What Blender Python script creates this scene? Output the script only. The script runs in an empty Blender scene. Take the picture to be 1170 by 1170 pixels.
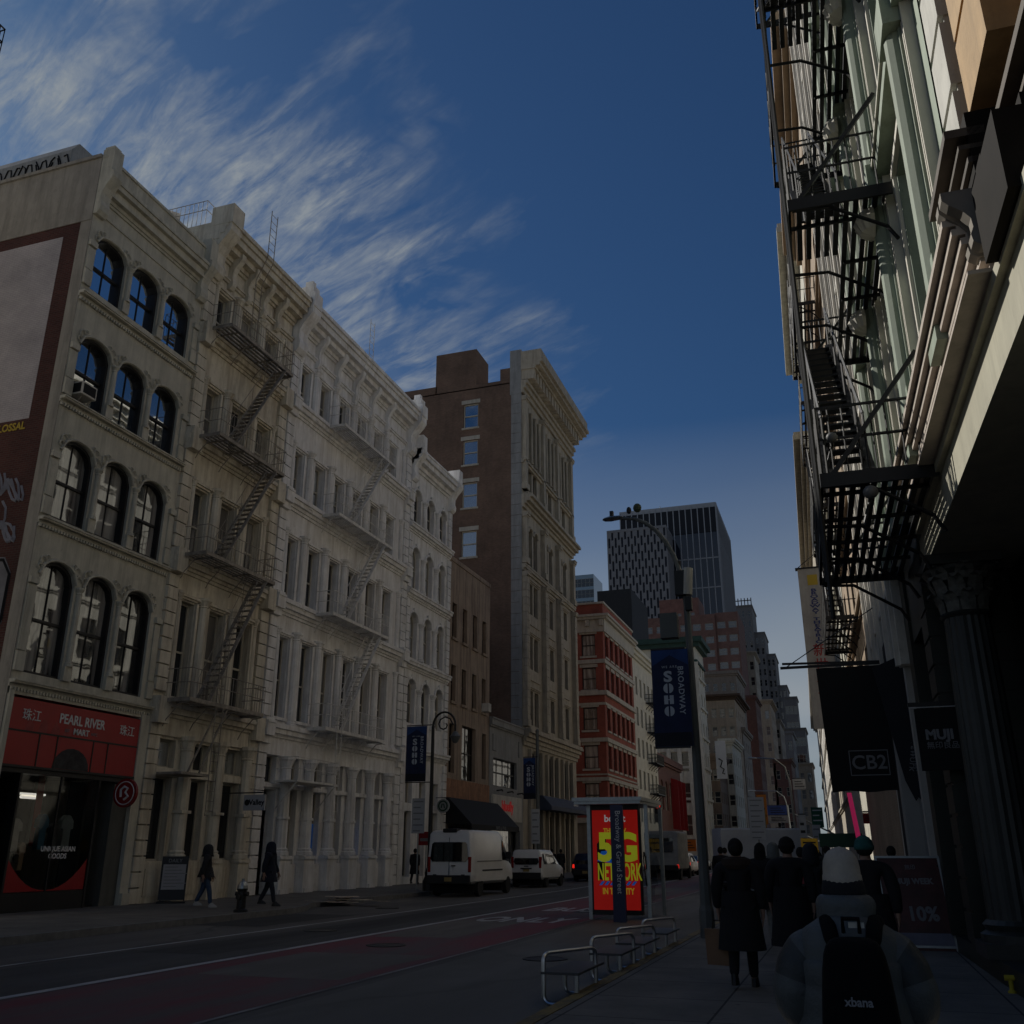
import bpy, bmesh, math, random
from mathutils import Vector, Matrix
from math import sin, cos, pi, tan, atan, atan2, hypot, sqrt, radians as R
random.seed(11)
S = bpy.context.scene
COL = S.collection
# ------------------------------------------------------------------ camera geometry
FOC, CAMZ = 1080.0, 1.75                      # focal length in 1170-px image units, eye height
PITCH = atan(388 / FOC); YAW = atan(387 / hypot(FOC, 388))
_fh = Vector((-sin(YAW), cos(YAW), 0)); _r = Vector((cos(YAW), sin(YAW), 0)); _z = Vector((0, 0, 1))
_f = _fh * cos(PITCH) + _z * sin(PITCH); _u = -_fh * sin(PITCH) + _z * cos(PITCH)
CAM = Vector((0, 0, CAMZ))
def ray(px, py): return _f * FOC + _r * (px - 585) - _u * (py - 585)
def at(px, py, Y):                            # point of the photo at street distance Y
    d = ray(px, py); return CAM + d * (Y / d.y)
def ground(px, py, z=0.0):
    d = ray(px, py); return CAM + d * ((z - CAMZ) / d.z)
# ------------------------------------------------------------------ objects
def tag(o, label=None, cat=None, group=None, kind=None):
    if label: o['label'] = label
    if cat: o['category'] = cat
    if group: o['group'] = group
    if kind: o['kind'] = kind
    return o
def thing(name, label, cat, loc=(0, 0, 0), rz=0.0, group=None):
    o = bpy.data.objects.new(name, None); COL.objects.link(o)
    o.location = loc; o.rotation_euler = (0, 0, rz); o.empty_display_size = .2
    return tag(o, label, cat, group)
def link(name, me, parent=None, loc=(0, 0, 0), rz=0.0):
    o = bpy.data.objects.new(name, me); COL.objects.link(o)
    o.location = loc; o.rotation_euler = (0, 0, rz)
    if parent: o.parent = parent
    return o
def copy_tree(o, parent=None):
    c = o.copy(); COL.objects.link(c)
    if parent: c.parent = parent
    for ch in list(o.children): copy_tree(ch, c)
    return c
ID = lambda u, v, w: (u, v, w)
TL = lambda u, v, w: (w, u, v)                # facade facing +X (left side of the street)
TN = lambda u, v, w: (u, -w, v)               # facade facing -Y (towards the camera)
TR = lambda u, v, w: (-w, u, v)               # facade facing -X (right side of the street)
class MB:
    def __init__(s, T=ID): s.T = T; s.v = []; s.f = []; s.m = []
    def add(s, pts, faces, m=0):
        n = len(s.v); s.v += [s.T(*p) for p in pts]
        for f in faces: s.f.append([n + i for i in f]); s.m.append(m)
    def poly(s, pts, m=0): s.add(pts, [range(len(pts))], m)
    def box(s, u0, u1, v0, v1, w0, w1, m=0):
        s.add([(u0, v0, w0), (u1, v0, w0), (u1, v1, w0), (u0, v1, w0), (u0, v0, w1), (u1, v0, w1), (u1, v1, w1), (u0, v1, w1)],
              [(0, 3, 2, 1), (4, 5, 6, 7), (0, 1, 5, 4), (1, 2, 6, 5), (2, 3, 7, 6), (3, 0, 4, 7)], m)
    def ext(s, u0, u1, prof, m=0):            # closed (v,w) profile swept along u
        n = len(prof)
        s.add([(u0, a, b) for a, b in prof] + [(u1, a, b) for a, b in prof],
              [(i, (i + 1) % n, n + (i + 1) % n, n + i) for i in range(n)] + [tuple(range(n)), tuple(range(2 * n - 1, n - 1, -1))], m)
    def slab(s, pts2, w0, w1, m=0):           # closed (u,v) outline with thickness along w
        n = len(pts2)
        s.add([(a, b, w0) for a, b in pts2] + [(a, b, w1) for a, b in pts2],
              [(i, (i + 1) % n, n + (i + 1) % n, n + i) for i in range(n)] + [tuple(range(n)), tuple(range(2 * n - 1, n - 1, -1))], m)
    def rings(s, rs, m=0, cap=True, closed=True):
        n = len(rs[0]); base = len(s.v)
        pts = [p for r in rs for p in r]; fs = []
        for k in range(len(rs) - 1):
            for i in range(n if closed else n - 1):
                j = (i + 1) % n; fs.append((k * n + i, k * n + j, (k + 1) * n + j, (k + 1) * n + i))
        if cap: fs += [tuple(range(n)), tuple(range(len(pts) - 1, len(pts) - n - 1, -1))]
        s.add(pts, fs, m)
    def lathe(s, prof, uc=0, wc=0, n=12, a0=0, a1=2 * pi, m=0, vc=0):   # (radius, v) profile about the v axis
        full = abs(a1 - a0 - 2 * pi) < 1e-6
        k = n if full else n + 1
        s.rings([[(uc + r * cos(a0 + (a1 - a0) * i / n), vc + v, wc + r * sin(a0 + (a1 - a0) * i / n)) for i in range(k)] for r, v in prof], m, cap=full, closed=full)
    def tube(s, pts, r, n=6, m=0, closed=False):
        P = [Vector(p) for p in pts]; rs = []; N = len(P); x = None
        for i, p in enumerate(P):
            d = (P[(i + 1) % N] - P[i - 1]) if closed else (P[min(i + 1, N - 1)] - P[max(i - 1, 0)])
            d.normalize()
            if x is None: x = d.cross(Vector((0, 0, 1)) if abs(d.z) < .9 else Vector((1, 0, 0))).normalized()
            else:
                x = x - d * x.dot(d)
                x = x.normalized() if x.length > 1e-4 else d.orthogonal().normalized()
            y = d.cross(x)
            rr = r[i] if isinstance(r, (list, tuple)) else r
            rs.append([tuple(p + x * rr * cos(2 * pi * k / n) + y * rr * sin(2 * pi * k / n)) for k in range(n)])
        if closed: rs.append(rs[0]); s.rings(rs, m, cap=False)
        else: s.rings(rs, m)
    def bar(s, a, b, t, m=0, t2=None):        # square bar between two points
        a = Vector(a); b = Vector(b); d = (b - a).normalized()
        q = Vector((0, 0, 1)) if abs(d.z) < .9 else Vector((1, 0, 0))
        x = d.cross(q).normalized() * t / 2; y = d.cross(x).normalized() * (t2 or t) / 2
        s.rings([[tuple(p + x + y), tuple(p + x - y), tuple(p - x - y), tuple(p - x + y)] for p in (a, b)], m)
    def ell(s, c, rad, n=10, k=6, m=0):
        rs = []
        for j in range(k + 1):
            t = -pi / 2 + pi * (j + (.02 if j == 0 else -.02 if j == k else 0)) / k
            rs.append([(c[0] + rad[0] * cos(t) * cos(2 * pi * i / n), c[1] + rad[1] * cos(t) * sin(2 * pi * i / n), c[2] + rad[2] * sin(t)) for i in range(n)])
        s.rings(rs, m)
    def mesh(s, name, mats, smooth=False, bevel=0):
        me = bpy.data.meshes.new(name); me.from_pydata(s.v, [], s.f)
        for mm in (mats if isinstance(mats, (list, tuple)) else [mats]): me.materials.append(mm)
        me.polygons.foreach_set('material_index', s.m)
        bm = bmesh.new(); bm.from_mesh(me)
        bmesh.ops.recalc_face_normals(bm, faces=bm.faces)
        if bevel:
            bmesh.ops.remove_doubles(bm, verts=bm.verts, dist=1e-5)
            bmesh.ops.bevel(bm, geom=[e for e in bm.edges if len(e.link_faces) == 2 and e.calc_face_angle(0) > .6], offset=bevel, segments=2, affect='EDGES', profile=.5)
        bm.to_mesh(me); bm.free()
        if smooth:
            me.polygons.foreach_set('use_smooth', [True] * len(me.polygons))
            if smooth != 2: me.set_sharp_from_angle(angle=R(40))
        me.update(); return me
    def build(s, name, mats, parent=None, loc=(0, 0, 0), smooth=False, bevel=0, rz=0.0):
        return link(name, s.mesh(name, mats, smooth, bevel), parent, loc, rz)
def fillet(pts, r, n=5):                      # round the corners of a tube path
    P = [Vector(p) for p in pts]; out = [tuple(P[0])]
    for a, b, d in zip(P, P[1:], P[2:]):
        u = (a - b).normalized(); v = (d - b).normalized(); q = min(r, (a - b).length * .45, (d - b).length * .45)
        for i in range(n + 1):
            t = i / n; out.append(tuple((b + u * q) * (1 - t) ** 2 + b * 2 * t * (1 - t) + (b + v * q) * t * t))
    return out + [tuple(P[-1])]
def subsurf(me, lv=1):
    o = bpy.data.objects.new('tmp', me); COL.objects.link(o)
    md = o.modifiers.new('s', 'SUBSURF'); md.levels = lv
    dg = bpy.context.evaluated_depsgraph_get(); dg.update()
    m2 = bpy.data.meshes.new_from_object(o.evaluated_get(dg)); bpy.data.objects.remove(o)
    m2.polygons.foreach_set('use_smooth', [True] * len(m2.polygons)); return m2
def skin(joints, edges, lv=2, root=0):        # joints: (x,y,z,r or (rx,ry))
    me = bpy.data.meshes.new('skin'); me.from_pydata([j[:3] for j in joints], edges, [])
    o = bpy.data.objects.new('skin', me); COL.objects.link(o)
    o.modifiers.new('k', 'SKIN'); md = o.modifiers.new('s', 'SUBSURF'); md.levels = lv
    for i, j in enumerate(joints):
        d = me.skin_vertices[0].data[i]; d.radius = j[3] if isinstance(j[3], tuple) else (j[3], j[3]); d.use_root = (i == root)
    dg = bpy.context.evaluated_depsgraph_get(); dg.update()
    m2 = bpy.data.meshes.new_from_object(o.evaluated_get(dg)); bpy.data.objects.remove(o)
    m2.polygons.foreach_set('use_smooth', [True] * len(m2.polygons)); return m2
_tc = {}
def text_mesh(body, size=1.0, ext=.01, bold=0.0, sx=1.0, spacing=1.0, line=1.0):
    k = (body, size, ext, bold, sx, spacing, line)
    if k in _tc: return _tc[k]
    c = bpy.data.curves.new('t', 'FONT'); c.body = body; c.size = size; c.extrude = ext; c.offset = bold
    c.align_x = 'CENTER'; c.align_y = 'CENTER'; c.resolution_u = 3; c.space_character = spacing; c.space_line = line
    o = bpy.data.objects.new('t', c); COL.objects.link(o)
    dg = bpy.context.evaluated_depsgraph_get(); dg.update()
    me = bpy.data.meshes.new_from_object(o.evaluated_get(dg)); bpy.data.objects.remove(o)
    pts = [(v.co.x * sx, v.co.y, v.co.z) for v in me.vertices]; fs = [list(p.vertices) for p in me.polygons]
    bpy.data.meshes.remove(me); _tc[k] = (pts, fs); return pts, fs
def text(body, size, m, parent, u, v, w, T, ext=.008, rot=0.0, flip=False, name='lettering', **kw):
    pts, fs = text_mesh(body, size, ext, **kw)
    mb = MB(T); cr, sr = cos(rot), sin(rot)
    P = []
    for x, y, z in pts:
        x, y = x * cr - y * sr, x * sr + y * cr
        P.append((u + (-x if flip else x), v + y, w + z))
    mb.add(P, fs); return mb.build(name, m, parent)
# ------------------------------------------------------------------ materials
def _nt(name):
    m = bpy.data.materials.new(name); m.use_nodes = True
    nt = m.node_tree; b = nt.nodes['Principled BSDF']; return m, nt, b
def N(nt, t, **kw):
    n = nt.nodes.new(t)
    for k, v in kw.items(): setattr(n, k, v)
    return n
def pos(nt, scale=(1, 1, 1)):
    g = N(nt, 'ShaderNodeNewGeometry'); mp = N(nt, 'ShaderNodeMapping'); mp.inputs['Scale'].default_value = scale
    nt.links.new(g.outputs['Position'], mp.inputs['Vector']); return mp.outputs[0]
def noise(nt, vec, sc, det=4, rough=.6):
    n = N(nt, 'ShaderNodeTexNoise'); n.inputs['Scale'].default_value = sc; n.inputs['Detail'].default_value = det; n.inputs['Roughness'].default_value = rough
    nt.links.new(vec, n.inputs['Vector']); return n.outputs[0]
def ramp(nt, fac, a, b, ca=(0, 0, 0, 1), cb=(1, 1, 1, 1)):
    r = N(nt, 'ShaderNodeValToRGB'); e = r.color_ramp.elements
    e[0].position = a; e[1].position = b; e[0].color = ca; e[1].color = cb
    nt.links.new(fac, r.inputs[0]); return r.outputs[0]
def mixc(nt, fac, a, b, mode='MIX'):
    n = N(nt, 'ShaderNodeMix', data_type='RGBA', blend_type=mode)
    for sock, val in ((n.inputs[0], fac), (n.inputs[6], a), (n.inputs[7], b)):
        if hasattr(val, 'links'): nt.links.new(val, sock)
        elif isinstance(val, (int, float)): sock.default_value = val
        else: sock.default_value = (*val[:3], 1)
    return n.outputs[2]
def bumped(nt, b, h, strength, dist=.02):
    n = N(nt, 'ShaderNodeBump'); n.inputs['Strength'].default_value = strength; n.inputs['Distance'].default_value = dist
    nt.links.new(h, n.inputs['Height']); nt.links.new(n.outputs[0], b.inputs['Normal'])
def mat(name, c, rough=.75, var=.14, sc=1.4, streak=0.0, bump=0.0, metal=0.0, spec=.4, grime=None, emit=0.0, bsc=14):
    m, nt, b = _nt(name)
    b.inputs['Roughness'].default_value = rough; b.inputs['Metallic'].default_value = metal; b.inputs['Specular IOR Level'].default_value = spec
    col = c
    if var:
        f = noise(nt, pos(nt), sc, 6, .65)
        col = mixc(nt, ramp(nt, f, .3, .7), tuple(max(0, x * (1 - var)) for x in c), tuple(x * (1 + var) for x in c))
    if streak:
        f = noise(nt, pos(nt, (2.2, 2.2, .22)), 1.5, 5, .7)
        col = mixc(nt, ramp(nt, f, .44, .72), col, grime or tuple(x * (1 - streak) for x in c))
        f = noise(nt, pos(nt, (1, 1, .8)), 5, 8, .75)
        col = mixc(nt, ramp(nt, f, .56, .74, (0, 0, 0, 1), (.5, .5, .5, 1)), col, tuple(x * (1 - streak) * .6 for x in c))
    if hasattr(col, 'links'): nt.links.new(col, b.inputs['Base Color'])
    else: b.inputs['Base Color'].default_value = (*c, 1)
    if bump: bumped(nt, b, noise(nt, pos(nt), bsc, 5, .7), bump)
    if emit:
        b.inputs['Emission Strength'].default_value = emit
        if hasattr(col, 'links'): nt.links.new(col, b.inputs['Emission Color'])
        else: b.inputs['Emission Color'].default_value = (*c, 1)
    return m
def brick(name, c1, c2, mortar, face, bw=.22, bh=.075, msz=.012, streak=.0, grime=(.05, .04, .035), off=.5, rough=.85, bump=.5, patch=None):
    m, nt, b = _nt(name); b.inputs['Roughness'].default_value = rough; b.inputs['Specular IOR Level'].default_value = .25
    g = N(nt, 'ShaderNodeNewGeometry'); sp = N(nt, 'ShaderNodeSeparateXYZ'); cb = N(nt, 'ShaderNodeCombineXYZ')
    nt.links.new(g.outputs['Position'], sp.inputs[0])
    a = {'N': (0, 2), 'L': (1, 2), 'T': (0, 1)}[face]
    nt.links.new(sp.outputs[a[0]], cb.inputs[0]); nt.links.new(sp.outputs[a[1]], cb.inputs[1])
    t = N(nt, 'ShaderNodeTexBrick', offset=off); t.inputs['Scale'].default_value = 1
    t.inputs['Brick Width'].default_value = bw; t.inputs['Row Height'].default_value = bh; t.inputs['Mortar Size'].default_value = msz; t.inputs['Mortar Smooth'].default_value = .3
    t.inputs['Color1'].default_value = (*c1, 1); t.inputs['Color2'].default_value = (*c2, 1); t.inputs['Mortar'].default_value = (*mortar, 1)
    nt.links.new(cb.outputs[0], t.inputs['Vector'])
    col = t.outputs[0]
    f = noise(nt, pos(nt), .5, 6, .7)
    col = mixc(nt, 1.0, col, ramp(nt, f, .3, .75, (.66, .66, .66, 1), (1.15, 1.12, 1.1, 1)), 'MULTIPLY')
    if streak:
        f = noise(nt, pos(nt, (1.2, 1.2, .16)), 1.2, 5, .7)
        r = ramp(nt, f, .5, .8); mm = N(nt, 'ShaderNodeMath', operation='MULTIPLY'); nt.links.new(r, mm.inputs[0]); mm.inputs[1].default_value = streak
        col = mixc(nt, mm.outputs[0], col, grime)
    nt.links.new(col, b.inputs['Base Color'])
    if bump: bumped(nt, b, t.outputs['Fac'], -bump, .008)
    return m
def glass(name, c=(.012, .014, .018), refl=.22, inner=None, wave=.04, isc=(3, 3, .3)):
    m, nt, b = _nt(name); out = nt.nodes['Material Output']
    b.inputs['Roughness'].default_value = .3; b.inputs['Specular IOR Level'].default_value = .0
    col = c
    if inner:
        f = noise(nt, pos(nt, isc), 1.3, 3, .5); col = mixc(nt, ramp(nt, f, .42, .6), c, inner)
        nt.links.new(col, b.inputs['Base Color'])
    else: b.inputs['Base Color'].default_value = (*c, 1)
    g = N(nt, 'ShaderNodeBsdfGlossy'); g.inputs['Roughness'].default_value = .02; g.inputs['Color'].default_value = (.95, .97, 1, 1)
    bp = N(nt, 'ShaderNodeBump'); bp.inputs['Strength'].default_value = wave; bp.inputs['Distance'].default_value = .3
    nt.links.new(noise(nt, pos(nt), .8, 2, .5), bp.inputs['Height']); nt.links.new(bp.outputs[0], g.inputs['Normal'])
    fr = N(nt, 'ShaderNodeFresnel'); fr.inputs['IOR'].default_value = 1.45
    ad = N(nt, 'ShaderNodeMath', operation='ADD', use_clamp=True); ad.inputs[1].default_value = refl; nt.links.new(fr.outputs[0], ad.inputs[0])
    mx = N(nt, 'ShaderNodeMixShader'); nt.links.new(ad.outputs[0], mx.inputs[0]); nt.links.new(b.outputs[0], mx.inputs[1]); nt.links.new(g.outputs[0], mx.inputs[2])
    nt.links.new(mx.outputs[0], out.inputs[0]); return m
def clear_glass(name, refl=.06, tint=(.9, .93, .95)):
    m, nt, b = _nt(name); out = nt.nodes['Material Output']; nt.nodes.remove(b)
    t = N(nt, 'ShaderNodeBsdfTransparent'); t.inputs[0].default_value = (*tint, 1)
    g = N(nt, 'ShaderNodeBsdfGlossy'); g.inputs['Roughness'].default_value = .03
    fr = N(nt, 'ShaderNodeFresnel'); fr.inputs['IOR'].default_value = 1.45
    ad = N(nt, 'ShaderNodeMath', operation='ADD', use_clamp=True); ad.inputs[1].default_value = refl; nt.links.new(fr.outputs[0], ad.inputs[0])
    mx = N(nt, 'ShaderNodeMixShader'); nt.links.new(ad.outputs[0], mx.inputs[0]); nt.links.new(t.outputs[0], mx.inputs[1]); nt.links.new(g.outputs[0], mx.inputs[2])
    nt.links.new(mx.outputs[0], out.inputs[0]); return m
M = {}
M['cream'] = mat('cream stone', (.54, .515, .43), streak=.35, bump=.15)
M['cream2'] = mat('cream cast iron', (.66, .61, .50), streak=.5, bump=.12, grime=(.36, .30, .22))
M['white'] = mat('white cast iron', (.80, .79, .775), streak=.25, bump=.1, grime=(.56, .53, .49))
M['white2'] = mat('greyed white paint', (.60, .57, .51), streak=.35, bump=.12)
M['tan'] = mat('tan stucco', (.34, .255, .185), streak=.5, bump=.2, grime=(.13, .085, .06))
M['rust'] = mat('rust stained stone', (.32, .15, .075), streak=.5, var=.35, sc=3)
M['greyst'] = mat('grey render', (.27, .27, .265), streak=.3)
M['limest'] = mat('weathered limestone', (.42, .37, .29), streak=.45, bump=.15)
M['brickN'] = brick('brown side brick', (.155, .093, .066), (.20, .122, .088), (.16, .13, .105), 'N', streak=.4)
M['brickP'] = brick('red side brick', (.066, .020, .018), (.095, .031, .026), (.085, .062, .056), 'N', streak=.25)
M['brickPw'] = brick('painted side brick', (.47, .44, .47), (.50, .47, .49), (.38, .36, .38), 'N', bump=.35, streak=.15, grime=(.36, .33, .33))
M['redN'] = brick('bright red brick north', (.29, .055, .038), (.34, .075, .05), (.22, .12, .09), 'N')
M['redL'] = brick('bright red brick street', (.29, .055, .038), (.34, .075, .05), (.22, .12, .09), 'L')
M['pinkN'] = brick('pink tower brick', (.20, .108, .088), (.235, .13, .105), (.24, .16, .13), 'N', bw=.5, bh=.2)
M['tanL'] = brick('tan street brick', (.37, .29, .215), (.42, .33, .24), (.42, .34, .25), 'L')
M['stone'] = mat('pale lintel stone', (.42, .39, .33), streak=.3)
M['dark'] = mat('black painted iron', (.008, .008, .009), rough=.5, var=.3, sc=6)
M['darkgreen'] = mat('dark green iron', (.018, .022, .018), rough=.5, var=.3)
M['black'] = mat('matt black', (.006, .006, .007), rough=.8, var=0)
M['blackframe'] = mat('black sash paint', (.010, .010, .011), rough=.55, var=0)
M['creamframe'] = mat('cream sash paint', (.42, .39, .32), rough=.6, var=.05)
M['brownframe'] = mat('brown sash paint', (.03, .017, .012), rough=.6, var=.1)
M['greyiron'] = mat('whitewashed iron', (.66, .64, .60), rough=.6, var=.2, sc=5)
M['rustiron'] = mat('dirty dark iron', (.27, .24, .20), rough=.7, var=.45, sc=5)
M['steel'] = mat('galvanised steel', (.30, .32, .33), rough=.38, var=.15, sc=8, metal=.85)
M['chrome'] = mat('brushed steel tube', (.55, .56, .58), rough=.28, var=.08, sc=10, metal=1)
M['navy'] = mat('navy cloth', (.008, .016, .06), rough=.8, var=.15)
M['letter'] = mat('white lettering', (.62, .62, .62), rough=.6, var=0)
M['greyletter'] = mat('grey lettering', (.20, .20, .21), rough=.6, var=0)
M['goldletter'] = mat('ochre paint', (.42, .30, .04), rough=.8, var=0)
M['signred'] = mat('red sign panel', (.30, .008, .012), rough=.35, var=.12, sc=1)
M['deepred'] = mat('deep red panel', (.22, .006, .008), rough=.4, var=.1)
M['gw'] = glass('sash glass', refl=.05, wave=.015)
M['gsky'] = glass('bright sash glass', c=(.02, .025, .03), refl=.46, wave=.012)
M['gcur'] = glass('sash glass with pale curtain', c=(.03, .03, .03), refl=.12, inner=(.30, .29, .27), isc=(2.2, 2.2, .18), wave=.012)
M['gblind'] = glass('sash glass with blind', c=(.14, .13, .12), refl=.06)
M['gdark'] = glass('shop glass', c=(.006, .006, .007), refl=.05)
M['glow'] = glass('blue lit shop glass', c=(.01, .012, .016), refl=.08)
M['clear'] = clear_glass('clear display glass', refl=.0)
M['roof'] = mat('roof membrane', (.12, .12, .12), var=.2)
# ------------------------------------------------------------------ facade helpers
def arch_pts(W, H, r, n=10):
    a = W / 2; return [(-a + W * i / n, H - r + r * sqrt(max(0, 1 - ((-a + W * i / n) / a) ** 2))) for i in range(n + 1)]
def wall(mb, u0, u1, v0, v1, ops, d, w=0.0, m=0):      # front sheet with real openings and reveals; ops = (uc, vb, W, H, rise)
    us = sorted({u0, u1, *[round(o[0] - o[2] / 2, 4) for o in ops], *[round(o[0] + o[2] / 2, 4) for o in ops]})
    vs = sorted({v0, v1, *[round(o[1], 4) for o in ops], *[round(o[1] + o[3], 4) for o in ops]})
    us = [x for x in us if u0 <= x <= u1]; vs = [x for x in vs if v0 <= x <= v1]
    for j in range(len(vs) - 1):
        run = None
        for i in range(len(us) - 1):
            cu, cv = (us[i] + us[i + 1]) / 2, (vs[j] + vs[j + 1]) / 2
            hole = any(abs(cu - o[0]) < o[2] / 2 and o[1] < cv < o[1] + o[3] for o in ops)
            if not hole and run is None: run = us[i]
            if hole and run is not None:
                mb.poly([(run, vs[j], w), (us[i], vs[j], w), (us[i], vs[j + 1], w), (run, vs[j + 1], w)], m); run = None
        if run is not None: mb.poly([(run, vs[j], w), (us[-1], vs[j], w), (us[-1], vs[j + 1], w), (run, vs[j + 1], w)], m)
    for uc, vb, W, H, r in ops:
        a, b = uc - W / 2, uc + W / 2; t = vb + H - r
        q = lambda p: [(p[0][0], p[0][1], w), (p[1][0], p[1][1], w), (p[1][0], p[1][1], w - d), (p[0][0], p[0][1], w - d)]
        for seg in (((a, vb), (b, vb)), ((a, vb), (a, t)), ((b, vb), (b, t))): mb.poly(q(seg), m)
        if r <= 0: mb.poly(q(((a, t), (b, t))), m)
        else:
            P = [(uc + x, vb + y) for x, y in arch_pts(W, H, r)]
            for i in range(len(P) - 1):
                mb.poly(q((P[i], P[i + 1])), m)
                mb.poly([(P[i][0], P[i][1], w), (P[i + 1][0], P[i + 1][1], w), (P[i + 1][0], vb + H, w), (P[i][0], vb + H, w)], m)
_wp = {}
def win_proto(T, W, H, r=0, d=.25, fw=.06, mid=.5, mull=1, fm='blackframe', gm='gw', bars=0, fd=.05):
    k = (T(1, 2, 3), W, H, r, d, fw, mid, mull, fm, gm, bars, fd)
    if k in _wp: return _wp[k]
    f = MB(T); a = W / 2; w0, w1 = -d - .04, -d + fd; top = H - r
    f.box(-a, -a + fw, 0, top, w0, w1); f.box(a - fw, a, 0, top, w0, w1); f.box(-a + fw, a - fw, 0, fw, w0, w1)
    if r <= 0: f.box(-a + fw, a - fw, H - fw, H, w0, w1)
    else:
        P, Q = arch_pts(W, H, r), arch_pts(W - 2 * fw, H - fw, max(.02, r - fw * .4))
        for i in range(len(P) - 1):
            f.rings([[(P[j][0], P[j][1], w0), (P[j][0], P[j][1], w1), (Q[j][0], Q[j][1], w1), (Q[j][0], Q[j][1], w0)] for j in (i, i + 1)])
    if mid: f.box(-a + fw, a - fw, H * mid - fw * .5, H * mid + fw * .5, w0 + .01, w0 + .11)
    for i in range(mull):
        x = -a + W * (i + 1) / (mull + 1); f.box(x - .014, x + .014, fw, H - fw - .02, w0 + .02, w0 + .075)
    for i in range(bars):
        y = H * (i + 1) / (bars + 1); f.box(-a + fw, a - fw, y - .012, y + .012, w0 + .02, w0 + .07)
    g = MB(T)
    g.poly([(-a + .01, .01, -d), (a - .01, .01, -d)] + [(x * .98, y - .01, -d) for x, y in reversed(arch_pts(W, H, r) if r > 0 else [(-a, H), (a, H)])])
    _wp[k] = (f.mesh('window', M[fm]), g.mesh('pane', M[gm])); return _wp[k]
def put_win(root, T, u, v, w=0.0, name='window', **kw):
    fm, gm = win_proto(T, **kw)
    o = link(name, fm, root, T(u, v, w)); link('pane', gm, o); return o
def cornice(mb, u0, u1, v, steps, m=0, w=0.0):         # steps: (height, projection) from the bottom up
    prof = [(v, w)]; y = v
    for h, p in steps: prof += [(y, w + p), (y + h, w + p)]; y += h
    prof.append((y, w)); mb.ext(u0, u1, prof, m)
def dentils(mb, u0, u1, v, h, p, size, gap, w=0.0, m=0):
    n = int((u1 - u0) / (size + gap)); st = (u1 - u0) / n
    for i in range(n): mb.box(u0 + i * st, u0 + i * st + size, v, v + h, w, w + p, m)
def quoins(mb, u0, u1, v0, v1, h, p, w=0.0, gap=.045, m=0):
    n = max(1, int((v1 - v0) / h)); st = (v1 - v0) / n
    for i in range(n): mb.box(u0, u1, v0 + i * st + gap / 2, v0 + (i + 1) * st - gap / 2, w, w + p, m)
def column(mb, u, v0, v1, r, w=0.0, m=0, n=10, base=.2, cap=.35):
    prof = [(r * 1.45, 0), (r * 1.45, base * .45), (r * 1.2, base * .6), (r * 1.3, base * .8), (r, base), (r * .97, (v1 - v0) * .45), (r * .84, v1 - v0 - cap),
            (r * 1.02, v1 - v0 - cap + .03), (r * .88, v1 - v0 - cap + .07), (r * 1.25, v1 - v0 - cap * .4), (r * 1.5, v1 - v0 - cap * .25), (r * 1.5, v1 - v0)]
    mb.lathe(prof, u, w, n, vc=v0, m=m)
def console(mb, u0, u1, v0, v1, p, w=0.0, m=0):        # S-shaped bracket
    h = v1 - v0; prof = [(v0, w)]
    for t, q in ((0, .25), (.08, .42), (.2, .45), (.32, .36), (.48, .38), (.62, .55), (.76, .85), (.86, 1), (1, 1)): prof.append((v0 + h * t, w + p * q))
    prof.append((v1, w)); mb.ext(u0, u1, prof, m)
def body(mb, u0, u1, v0, v1, D, w=0.0, m=0):           # sides, back and roof behind a facade sheet
    a, b = w - D, w
    mb.poly([(u0, v0, a), (u0, v0, b), (u0, v1, b), (u0, v1, a)], m); mb.poly([(u1, v0, a), (u1, v0, b), (u1, v1, b), (u1, v1, a)], m)
    mb.poly([(u0, v1, a), (u1, v1, a), (u1, v1, b), (u0, v1, b)], m); mb.poly([(u0, v0, a), (u1, v0, a), (u1, v1, a), (u0, v1, a)], m)
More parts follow.
